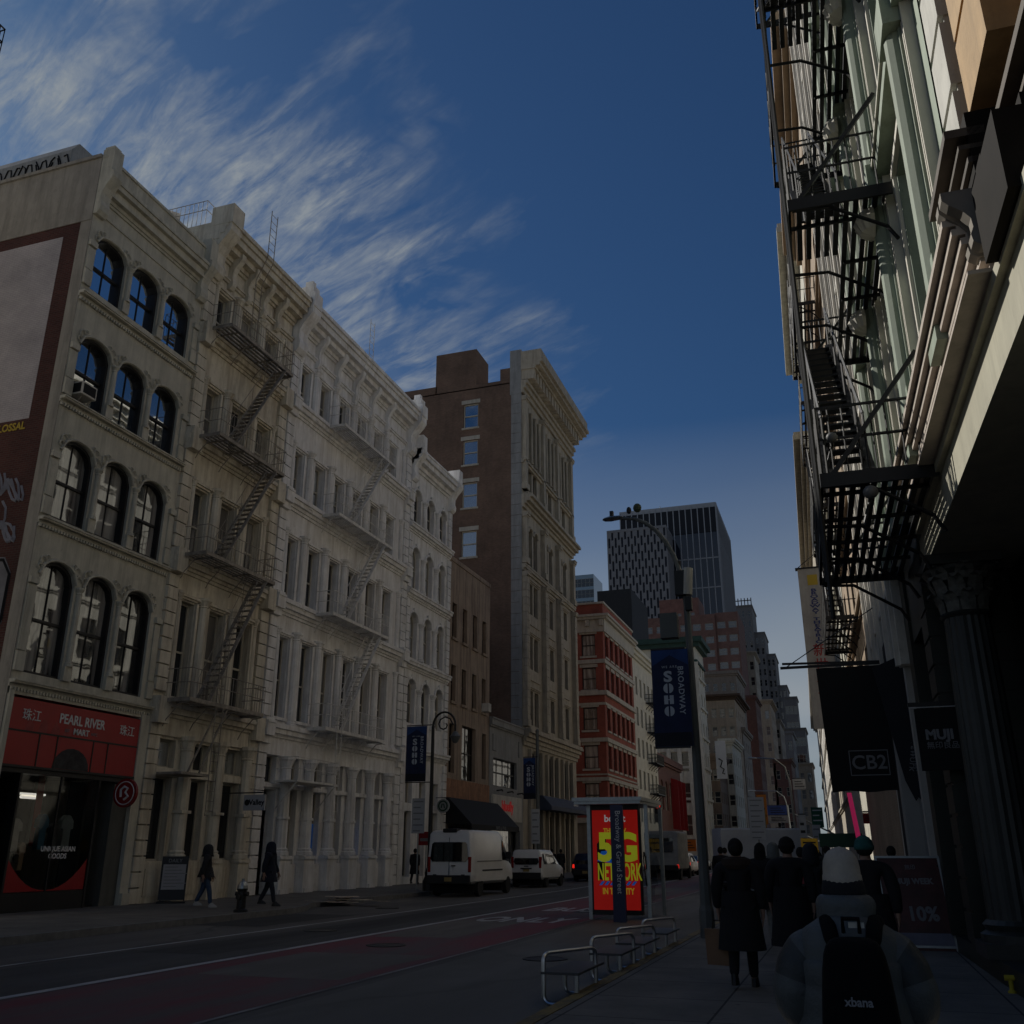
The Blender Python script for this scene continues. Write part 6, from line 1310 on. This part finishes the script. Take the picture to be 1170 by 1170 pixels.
SUV = [(0, .82, .38, .95, .66, 1.5), (.1, .90, .35, .98, .7, 1.62), (.7, .93, .33, 1.0, .7, 1.68), (2.3, .93, .32, 1.0, .68, 1.66), (3.1, .92, .32, .98, .72, 1.16), (4.1, .88, .34, .86, .66, 1.04), (4.6, .74, .4, .7, .5, .84)]
SED = [(0, .78, .36, .82, .64, .98), (.3, .86, .33, .88, .7, 1.04), (.9, .9, .32, .9, .6, 1.38), (1.6, .9, .3, .9, .58, 1.44), (2.5, .9, .3, .9, .58, 1.36), (3.2, .88, .3, .86, .66, .98), (4.2, .82, .34, .72, .58, .84), (4.5, .66, .38, .6, .4, .7)]
def car_at(label, px, Y, st, paint, wheels, rear, side, lit=True, lamps=(.78, 1.0), name='parked_car', cat='car', grp=None, sh=None):
    g = at(px, 1000, Y); return vehicle(name, label, cat, g.x, Y, st, paint, rear=rear, side=side, wheels=wheels, lamps=lamps, lit=lit, group=grp, shield=sh)
sw_ = [(.35, 2.9, 2.5, .5, .08, .85)]
car_at('dark blue car with one lit tail lamp half behind the bus shelter', 669, 61, SUV, mat('dark blue car paint', (.008, .016, .05), rough=.25, var=0), ((.85, .34), (3.7, .34)), (.62, .56, 1.02, 1.5, .08), sw_)
TR_ = [(0, 1.1, .6, 1.6, 1.1, 3.0), (.05, 1.12, .58, 1.6, 1.12, 3.05), (4.2, 1.12, .58, 1.6, 1.12, 3.05), (4.25, 1.0, .5, 1.5, .9, 2.4), (5.2, 1.0, .5, 1.4, .85, 2.2), (5.9, .95, .5, 1.2, .8, 1.5), (6.2, .9, .5, 1.0, .7, 1.2)]
car_at('dusty grey white delivery truck ahead of the bus shelter with lit tail lamps', 757, 66, TR_, mat('dusty grey truck paint', (.30, .31, .31), var=.25, sc=1.5), ((1.0, .42), (4.9, .42)), (.8, .8, 1.7, 2.6, .0), [(4.4, 5.3, 5.0, 4.4, .05, .8)], lamps=(.72, .95), name='delivery_truck', cat='truck')
car_at('white car parked ahead of the dusty delivery truck', 777, 76, SUV, M['whitepaint'], ((.85, .34), (3.7, .34)), (.62, .56, 1.02, 1.5, .08), sw_)
car_at('black car just ahead of the white parked car', 789, 84, SED, M['carblack'], ((.85, .32), (3.6, .32)), (.62, .5, .98, 1.34, .5), [(1.0, 2.7, 2.3, 1.2, .08, .85)])
car_at('small grey car farthest ahead in the left lane', 797, 100, SED, M['cargrey'], ((.85, .32), (3.6, .32)), (.62, .5, .98, 1.34, .5), [(1.0, 2.7, 2.3, 1.2, .08, .85)])
BX = [(0, 1.2, .7, 2.0, 1.2, 3.05), (.04, 1.22, .68, 2.0, 1.22, 3.1), (5.0, 1.22, .68, 2.0, 1.22, 3.1), (5.05, 1.05, .6, 1.5, .95, 2.5), (6.2, 1.05, .6, 1.4, .9, 2.3), (6.8, 1.0, .6, 1.2, .85, 1.5), (7.2, .95, .6, 1.1, .8, 1.3)]
bt = car_at('long white box truck crossing behind the heads of the walkers', 872, 62, BX, mat('white box body', (.50, .51, .53), var=.08), ((1.2, .45), (5.9, .45)), None, [(5.2, 6.1, 5.8, 5.2, .05, .8)], lit=False, lamps=(.72, .9), name='box_truck', cat='truck')
bt.rotation_euler.z = R(-70); bt.location.x -= 2.6
yc = car_at('yellow taxi far ahead on the avenue', 783, 118, SED, mat('taxi yellow', (.5, .26, .01), rough=.3, var=0), ((.85, .32), (3.6, .32)), (.62, .5, .98, 1.34, .5), [(1.0, 2.7, 2.3, 1.2, .08, .85)], name='taxi', cat='car')
# ================================================================== PEOPLE
M['skin'] = mat('skin', (.30, .18, .13), rough=.55, var=.05)
def cloth(name, c, var=.25, rough=.9): return mat(name, c, rough=rough, var=var, sc=7, bump=.25, bsc=60)
M['coatblack'] = cloth('black wool', (.009, .009, .011)); M['coatdark'] = cloth('charcoal wool', (.016, .017, .02)); M['coatnavy'] = cloth('navy wool', (.008, .010, .022)); M['jeans'] = cloth('blue denim', (.035, .06, .11)); M['darkjeans'] = cloth('dark denim', (.016, .02, .03))
M['blacktr'] = cloth('black trousers', (.008, .008, .009)); M['whitetr'] = cloth('pale trousers', (.30, .30, .29)); M['hairblack'] = cloth('black hair', (.008, .006, .005)); M['hairbrown'] = cloth('brown hair', (.03, .018, .012)); M['shoe'] = mat('black shoe', (.01, .01, .01), rough=.5, var=0); M['shoepale'] = mat('pale trainer', (.32, .32, .31), var=.1)
def join(name, mats_, parent, meshes):
    s = MB(); 
    for me, mi in meshes:
        base = len(s.v); s.v += [tuple(v.co) for v in me.vertices]
        for p in me.polygons: s.f.append([base + i for i in p.vertices]); s.m.append(mi)
        bpy.data.meshes.remove(me)
    me = s.mesh(name, mats_, smooth=2); return link(name, me, parent)
def person(label, x, y, heading, h=1.72, coat='coatblack', trouser='blacktr', head='hair', headmat='hairblack', coatlen=.55, step=.18, swing=.12, collar=None, group=None, shoe='shoe', bulk=1.0, hood=False, base=.15):
    o = thing('person', label, 'person', (x, y, base), heading, group); k = h / 1.72; o.scale = (k, k, k)
    st = step
    legs = lambda e, kn, an: [(0, 0, .93, .13 + e)] + [q for sg in (-1, 1) for q in ((sg * .09, 0, .86, .088 + e), (sg * .10, sg * st * .55 + .03, .48, kn), (sg * .10, sg * st - (.05 if sg < 0 else 0), .09 + (.05 if sg < 0 and st > .1 else 0), an))]
    le = [(0, 1), (1, 2), (2, 3), (0, 4), (4, 5), (5, 6)]
    aw = .20 * bulk
    arm = lambda e: [q for sg in (-1, 1) for q in ((sg * aw, 0, 1.40, .058 + e), (sg * (aw + .055), -sg * swing * .4 - .02, 1.13, .045 + e), (sg * (aw + .06), -sg * swing + .04, .90, .033 + e * .8))]
    # one continuous body: legs, torso, arms with hands, neck and head
    J = legs(0, .055, .038); E = list(le)
    for i, sg in ((3, -1), (6, 1)): J.append((J[i][0] * 1.08, J[i][1] + .15, max(.035, J[i][2] - .055), .036)); E.append((i, len(J) - 1))
    t0 = len(J); J += [(0, 0, 1.12, .125), (0, -.01, 1.32, .15), (0, -.005, 1.43, .10), (0, .015, 1.51, .052), (0, .03, 1.58, .078), (0, .03, 1.66, .093), (0, .02, 1.715, .06)]; E += [(0, t0)] + [(t0 + i, t0 + i + 1) for i in range(6)]
    J.append((0, .125, 1.60, .016)); E.append((t0 + 5, len(J) - 1))
    A = arm(0)
    for n_ in range(2):
        b = len(J); J += A[n_ * 3:n_ * 3 + 3]; E += [(t0 + 2, b), (b, b + 1), (b + 1, b + 2)]
        wx, wy, wz = J[b + 2][:3]; sg = -1 if n_ == 0 else 1
        J.append((wx, wy + .02, wz - .08, (.02, .038))); E.append((b + 2, len(J) - 1)); pm = len(J) - 1
        for f in range(4):
            fy = wy + .045 - .022 * f; ln = (.07, .085, .08, .06)[f]
            J.append((wx - sg * .004, fy, wz - .12, .0085)); E.append((pm, len(J) - 1)); J.append((wx - sg * .02, fy + .005, wz - .12 - ln, .007)); E.append((len(J) - 2, len(J) - 1))
        J.append((wx - sg * .02, wy + .07, wz - .07, .010)); E.append((b + 2, len(J) - 1)); J.append((wx - sg * .03, wy + .085, wz - .12, .008)); E.append((len(J) - 2, len(J) - 1))
    J = [j if i <= 6 or isinstance(j[3], tuple) or j[3] < .03 or j[2] > 1.46 or (abs(j[0]) > .2 and j[2] < 1.0) else (j[0], j[1], j[2], j[3] * .82) for i, j in enumerate(J)]
    me = skin(J, E, 1); me.materials.append(M['skin']); link('body', me, o)
    # clothes
    tm = skin(legs(.02, .078, .062), le, 1); tm.materials.append(M[trouser]); link('trousers', tm, o)
    for sg in (-1, 1):
        q = legs(0, 0, 0)[3 if sg < 0 else 6]; s = MB(); yy, zz = q[1], q[2] - .085
        s.rings([[(q[0] * 1.02 + .05 * a * cos(t), yy + .055 + b + .12 * c_ * sin(t), zz + hz) for t in [2 * pi * i / 10 for i in range(10)]] for hz, a, c_, b in ((0, 1, 1.15, .02), (.03, 1, 1.15, .02), (.06, .95, .95, .01), (.10, .9, .55, -.02), (.13, .8, .45, -.03))]); s.build('shoe', M[shoe], o, smooth=True)
    C = [(0, 0, .98, .15), (0, 0, 1.14, .155), (0, -.01, 1.32, .175), (0, -.005, 1.42, .12), (0, .01, 1.49, .075)]; CE = [(0, 1), (1, 2), (2, 3), (3, 4)]
    A = arm(.032 * bulk)
    for n_ in range(2): b = len(C); C += A[n_ * 3:n_ * 3 + 3]; CE += [(3, b), (b, b + 1), (b + 1, b + 2)]
    cm = skin(C, CE, 2)
    s = MB(); zl = 1.06 - coatlen; n = 20; fl = .03 + coatlen * .05
    s.rings([[((.19 + fl * f * 1.2 + .012 * f * sin(i * 2.5)) * bulk * cos(2 * pi * i / n), (.15 + fl * f * 1.6 + .012 * f * cos(i * 3.1)) * bulk * sin(2 * pi * i / n) - .01, 1.12 + (zl - 1.12) * f) for i in range(n)] for f in (0, .25, .5, .75, 1)] , cap=False)
    s2 = s.mesh('t', M[coat]); join('coat', M[coat], o, [(cm, 0), (s2, 0)])
    if collar:
        s = MB(); s.rings([[(r_ * cos(2 * pi * i / 18) * (1 + .06 * sin(i * 2.7)), .0 + r_ * .85 * sin(2 * pi * i / 18), z) for i in range(18)] for r_, z in ((.17, 1.38), (.20, 1.43), (.18, 1.50), (.11, 1.53), (.09, 1.5))]); s.build('collar', M[collar], o, smooth=True)
    s = MB()
    if head in ('hair', 'long'):
        s.ell((0, .008, 1.642), (.099, .112, .118), 16, 10); s.ell((0, -.085, 1.62), (.06, .05, .065), 12, 8)
        if head == 'long': s.rings([[(.10 * a * cos(t), -.035 + .075 * b * sin(t), z) for t in [2 * pi * i / 14 for i in range(14)]] for z, a, b in ((1.70, .9, 1.0), (1.58, 1.08, 1.1), (1.46, 1.1, .95), (1.40, .8, .6))])
        s.build('hair', M[headmat], o, smooth=2)
    elif head == 'hood':
        s.rings([[(.13 * a * cos(t), -.015 + .145 * a * sin(t), z) for t in [2 * pi * i / 16 for i in range(16)]] for z, a in ((1.42, 1.25), (1.5, 1.1), (1.6, 1.08), (1.7, .95), (1.76, .6), (1.78, .15))]); s.build('hood', M[headmat], o, smooth=2)
    else:
        s.rings([[(.112 * a * cos(t), .015 + .122 * a * sin(t), z) for t in [2 * pi * i / 18 for i in range(18)]] for z, a in ((1.62, 1.03), (1.67, 1.06), (1.672, 1.0), (1.72, .92), (1.76, .68), (1.785, .3), (1.79, .04))]); s.build('hat', M[headmat], o, smooth=2)
        s = MB(); s.ell((0, -.0, 1.615), (.1, .108, .07), 12, 6); s.build('hair', M['hairblack'], o, smooth=2)
    return o
def px_person(label, px, pyhead, Y, h, **kw):
    return person(label, at(px, (pyhead + 1000) / 2, Y).x, Y, kw.pop('heading', 0.0), h, **kw)
px_person('woman from behind in long black coat with dark fur collar, carrying brown bag', 841, 965, 13.3, 1.73, coat='coatblack', coatlen=.62, collar='hairbrown', head='hair', step=.16, swing=.05, bulk=1.12)
bagx = at(822, 1085, 13.3)
bg_ = thing('paper_bag', 'large brown paper carrier bag hanging at the side of the woman in black', 'shopping bag', (bagx.x + .0, 13.34, .40))
s = MB(); s.rings([[(-.045, -.16, 0), (.045, -.16, 0), (.045, .16, 0), (-.045, .16, 0)], [(-.06, -.17, .42), (.06, -.17, .42), (.06, .17, .42), (-.06, .17, .42)]], cap=True); me = s.mesh('bag', mat('brown kraft paper', (.16, .09, .05), var=.2)); b_ = link('bag', me, bg_, rz=R(70))
s = MB(); s.tube([(-.08, 0, .42), (-.06, 0, .52), (.06, 0, .52), (.08, 0, .42)], .008, 5); s.build('handle', M['hairbrown'], bg_)
px_person('walker in a black coat and pale trousers just right of the woman with the bag', 869, 968, 19.2, 1.72, coat='coatblack', trouser='whitetr', coatlen=.45, head='long', step=.14)
px_person('walker in wide black coat and dark cap, left of the beige beanie', 900, 966, 15.0, 1.74, coat='coatblack', coatlen=.7, head='hat', headmat='hairblack', bulk=1.2, step=.12)
px_person('hooded walker in black directly ahead of the beige beanie', 927, 975, 17.5, 1.68, coat='coatdark', coatlen=.6, head='hood', headmat='coatdark')
px_person('walker with a teal hat and black coat, right of the beige beanie', 989, 966, 13.0, 1.72, coat='coatblack', coatlen=.55, head='hat', headmat='tealhat' if 'tealhat' in M else M.setdefault('tealhat', cloth('teal wool', (.02, .09, .08))) and 'tealhat', bulk=1.15)
px_person('dark haired walker just behind the dark red poster board', 1020, 977, 22.5, 1.68, coat='coatdark', head='hair')
px_person('walker in a red scarf between the hooded one and the black cap', 916, 978, 22, 1.66, coat='deepred', coatlen=.4, head='hair')
px_person('walker in a grey coat seen over the shoulder of the pale trousered one', 884, 967, 24, 1.75, coat='coatgrey' if 'coatgrey' in M else M.setdefault('coatgrey', cloth('pale grey wool', (.13, .14, .14))) and 'coatgrey', coatlen=.45, head='hood', headmat='coatgrey', trouser='darkjeans')
px_person('distant walker in black beside the lamp pole', 824, 972, 34, 1.72, coat='coatblack'); px_person('distant walker in white in the road ahead', 829, 975, 40, 1.72, coat='whitetr', trouser='darkjeans')
px_person('distant dark walker at the top of the right pavement', 946, 972, 30, 1.72, coat='coatdark'); px_person('another distant dark walker by the shop canopy', 960, 974, 34, 1.68, coat='coatnavy')
gm_ = ground(232, 1037, .15); person('man in a dark jacket and blue jeans walking on the left pavement', gm_.x, gm_.y, R(-60), 1.76, coat='coatdark', trouser='jeans', coatlen=.22, head='hood', headmat='coatdark', step=.2, bulk=1.15, shoe='shoepale')
gm_ = ground(299, 1036, .15); person('tall person in dark clothes beside the hydrant on the left pavement', gm_.x, gm_.y + .3, R(-80), 1.84, coat='coatnavy', trouser='darkjeans', coatlen=.4, head='hood', headmat='coatnavy', step=.24, bulk=1.05)
for lb_, px, py, Y, c in (('dark figure at the coffee shop door left of the high van', 474, 975, 48, 'coatblack'), ('dark figure on the left pavement between the two white vans', 566, 972, 47, 'coatdark'), ('dark figure ahead of the small white van', 631, 977, 60, 'coatblack'), ('second dark figure ahead of the small white van', 641, 977, 62, 'coatdark')):
    px_person(lb_, px, py, Y, 1.72, coat=c)
# the man with the backpack, nearest the camera
bp = thing('person', 'man from behind in a grey puffer jacket and beige beanie, nearest the camera', 'person', (-.045, 4.35, .15)); bp.scale = (.88, .95, 1)
J = [(0, 0, .84, .14), (0, 0, 1.0, .13), (0, 0, 1.2, .15), (0, 0, 1.3, .11), (0, .02, 1.38, .055), (0, .03, 1.44, .075), (0, .035, 1.51, .092), (0, .03, 1.57, .06), (0, .13, 1.46, .016)]; E = [(i, i + 1) for i in range(7)] + [(6, 8)]
for sg in (-1, 1):
    b = len(J); J += [(sg * .09, 0, .78, .09), (sg * .10, sg * .1, .44, .06), (sg * .10, sg * .16 - .03, .09, .04), (sg * .11, sg * .16 + .12, .04, .036)]; E += [(0, b), (b, b + 1), (b + 1, b + 2), (b + 2, b + 3)]
    b = len(J); J += [(sg * .17, 0, 1.24, .055), (sg * .235, -.01, 1.06, .045), (sg * .18, .18, 1.01, .034), (sg * .13, .25, 1.0, (.022, .036))]; E += [(3, b), (b, b + 1), (b + 1, b + 2), (b + 2, b + 3)]
    for f in range(4): J += [(sg * .09, .28, 1.03 - .022 * f, .009), (sg * .05, .28, 1.025 - .022 * f, .008)]; E += [(b + 3, len(J) - 2), (len(J) - 2, len(J) - 1)]
    J += [(sg * .12, .25, 1.06, .01)]; E += [(b + 3, len(J) - 1)]
me = skin(J, E, 2); me.materials.append(M['skin']); link('body', me, bp)
tr_ = [(0, 0, .84, .155)] + [q for sg in (-1, 1) for q in ((sg * .09, 0, .76, .11), (sg * .10, sg * .1, .44, .085), (sg * .10, sg * .16 - .03, .1, .07))]
me = skin(tr_, [(0, 1), (1, 2), (2, 3), (0, 4), (4, 5), (5, 6)], 2); me.materials.append(M['darkjeans']); link('trousers', me, bp)
for sg in (-1, 1): s = MB(); s.ell((sg * .11, sg * .16 + .05, .045), (.05, .14, .05), 12, 8); s.build('shoe', M['shoe'], bp, smooth=2)
puf = mat('grey puffer nylon', (.075, .082, .082), rough=.55, var=.15, sc=4, bump=.6, bsc=11); pufd = mat('dark puffer yoke', (.03, .034, .035), rough=.55, var=.15, bump=.5, bsc=12)
prof = [(.72, .225, .18), (.74, .24, .19)]
for zz, a, b in ((.88, .25, .20), (1.0, .255, .205), (1.11, .25, .205), (1.21, .245, .20), (1.28, .235, .175)): prof += [(zz - .085, a * 1.01, b * 1.03), (zz - .03, a * 1.015, b * 1.04), (zz - .006, a * .975, b * .955)]
prof += [(1.305, .205, .16), (1.325, .165, .14), (1.35, .12, .12), (1.37, .10, .11)]
s = MB(); n = 40
s.rings([[(a * (1 + .01 * sin(i * 3 + z * 40)) * cos(2 * pi * i / n), b * (1 + .02 * sin(i * 2.1 + z * 31)) * sin(2 * pi * i / n), z) for i in range(n)] for z, a, b in prof])
jk = link('jacket', subsurf(s.mesh('jacket', puf), 1), bp)
for sg in (-1, 1):
    path = []; rad = []
    key = [((.10, .0, 1.215), .09), ((.165, -.005, 1.222), .10), ((.212, -.01, 1.185), .104), ((.24, -.02, 1.12), .106), ((.248, -.015, 1.06), .108), ((.235, .06, 1.03), .104), ((.205, .13, 1.02), .09), ((.175, .18, 1.01), .07), ((.16, .2, 1.01), .05)]
    for i in range(len(key) - 1):
        for f_ in (0, .33, .66):
            pa, pb = Vector(key[i][0]), Vector(key[i + 1][0]); pt = pa + (pb - pa) * f_; path.append((sg * pt.x, pt.y, pt.z)); rad.append((key[i][1] + (key[i + 1][1] - key[i][1]) * f_) * (.955 if f_ == 0 and 0 < i < 7 else 1.02))
    s = MB(); s.tube(path, rad, 18); me = s.mesh('sleeve', [puf, pufd])
    for p in me.polygons: p.material_index = 1 if 5 <= p.index // 18 < 9 else 0
    link('sleeve', subsurf(me, 1), bp)
s = MB(); s.rings([[(r_ * cos(2 * pi * i / 24) * (1 + .04 * sin(i * 1.9 + z * 50)), .015 + r_ * .92 * sin(2 * pi * i / 24), z) for i in range(24)] for r_, z in ((.115, 1.32), (.135, 1.345), (.13, 1.385), (.138, 1.40), (.12, 1.43), (.10, 1.44))]); link('hood_collar', subsurf(s.mesh('hood_collar', puf), 1), bp)
s = MB(); s.rings([[(r_ * cos(2 * pi * i / 20), .02 + r_ * .95 * sin(2 * pi * i / 20), z) for i in range(20)] for r_, z in ((.095, 1.41), (.102, 1.44), (.094, 1.485), (.085, 1.50))]); link('scarf', subsurf(s.mesh('scarf', M['coatblack']), 1), bp)
M['beanie'] = cloth('beige knitted wool', (.40, .34, .27), .2)
s = MB(); n = 44
s.rings([[(r_ * (1 + .02 * (i % 2)) * cos(2 * pi * i / n), .03 + r_ * 1.1 * (1 + .02 * (i % 2)) * sin(2 * pi * i / n), z + .006 * sin(2 * pi * i / n)) for i in range(n)] for r_, z in ((.086, 1.462), (.094, 1.464), (.095, 1.495), (.094, 1.515), (.0905, 1.52), (.0895, 1.55), (.084, 1.58), (.073, 1.604), (.055, 1.621), (.03, 1.632), (.005, 1.635))]); bo = s.build('beanie', M['beanie'], bp, (0, .003, .155), smooth=2); bo.scale = (.92, .92, .893)
pk_ = thing('backpack', 'black backpack with a small pale wordmark worn by the man in the beige beanie', 'backpack', (-.03, 4.35, .15)); pk_.scale = (.97, .95, 1)
bkm = mat('black pack nylon', (.004, .004, .0045), rough=.9, spec=.15, var=.2, bump=.25, bsc=20)
def pack(z0, z1, w0, w1, y0, y1, r_):
    s = MB(); nn = 24
    def sup(t, a, b): c, d = cos(t), sin(t); e = .5; return (a * math.copysign(abs(c) ** e, c), b * math.copysign(abs(d) ** e, d))
    rs = []
    for f, k in ((0, .82), (.03, .95), (.1, 1), (.5, 1), (.85, .97), (.95, .86), (1, .6)):
        ww = w0 + (w1 - w0) * f; rs.append([((sup(2 * pi * i / nn, ww * k, 1))[0], (y0 + y1) / 2 + sup(2 * pi * i / nn, 1, (y1 - y0) / 2 * (k if f > .5 else 1))[1], z0 + (z1 - z0) * f) for i in range(nn)])
    s.rings(rs); return s
link('sack', subsurf(pack(.72, 1.30, .165, .12, -.38, -.17, .05).mesh('sack', bkm), 1), pk_)
link('front_pocket', subsurf(pack(.70, .98, .135, .11, -.44, -.32, .05).mesh('front_pocket', bkm), 1), pk_)
s = MB()
for sg in (-1, 1): s.tube([(sg * .075, -.2, 1.25), (sg * .085, -.14, 1.325), (sg * .10, .0, 1.355), (sg * .12, .14, 1.27), (sg * .13, .2, 1.1)], [.034, .036, .034, .03, .025], 8)
link('shoulder_strap', subsurf(s.mesh('shoulder_strap', bkm), 1), pk_)
s = MB(); s.tube([(-.03, -.24, 1.31), (-.03, -.26, 1.36), (.03, -.26, 1.36), (.03, -.24, 1.31)], .009, 6); s.build('grab_loop', bkm, pk_)
s = MB(); s.box(-.01, .05, -.215, -.2, 1.325, 1.345); s.build('buckle', M['steel'], pk_)
TB = lambda u, v, w_: (u, -.383 - w_, v)
text('xbana', .042, M['greyletter'], pk_, .0, 1.09, .004, TB, ext=.002, bold=.001)
s = MB()
for sg in (-1, 1): s.tube([(sg * .135, -.385, .985), (sg * .14, -.39, .96), (sg * .138, -.39, .93)], .008, 6)
s.build('zip_pull', M['steel'], pk_)
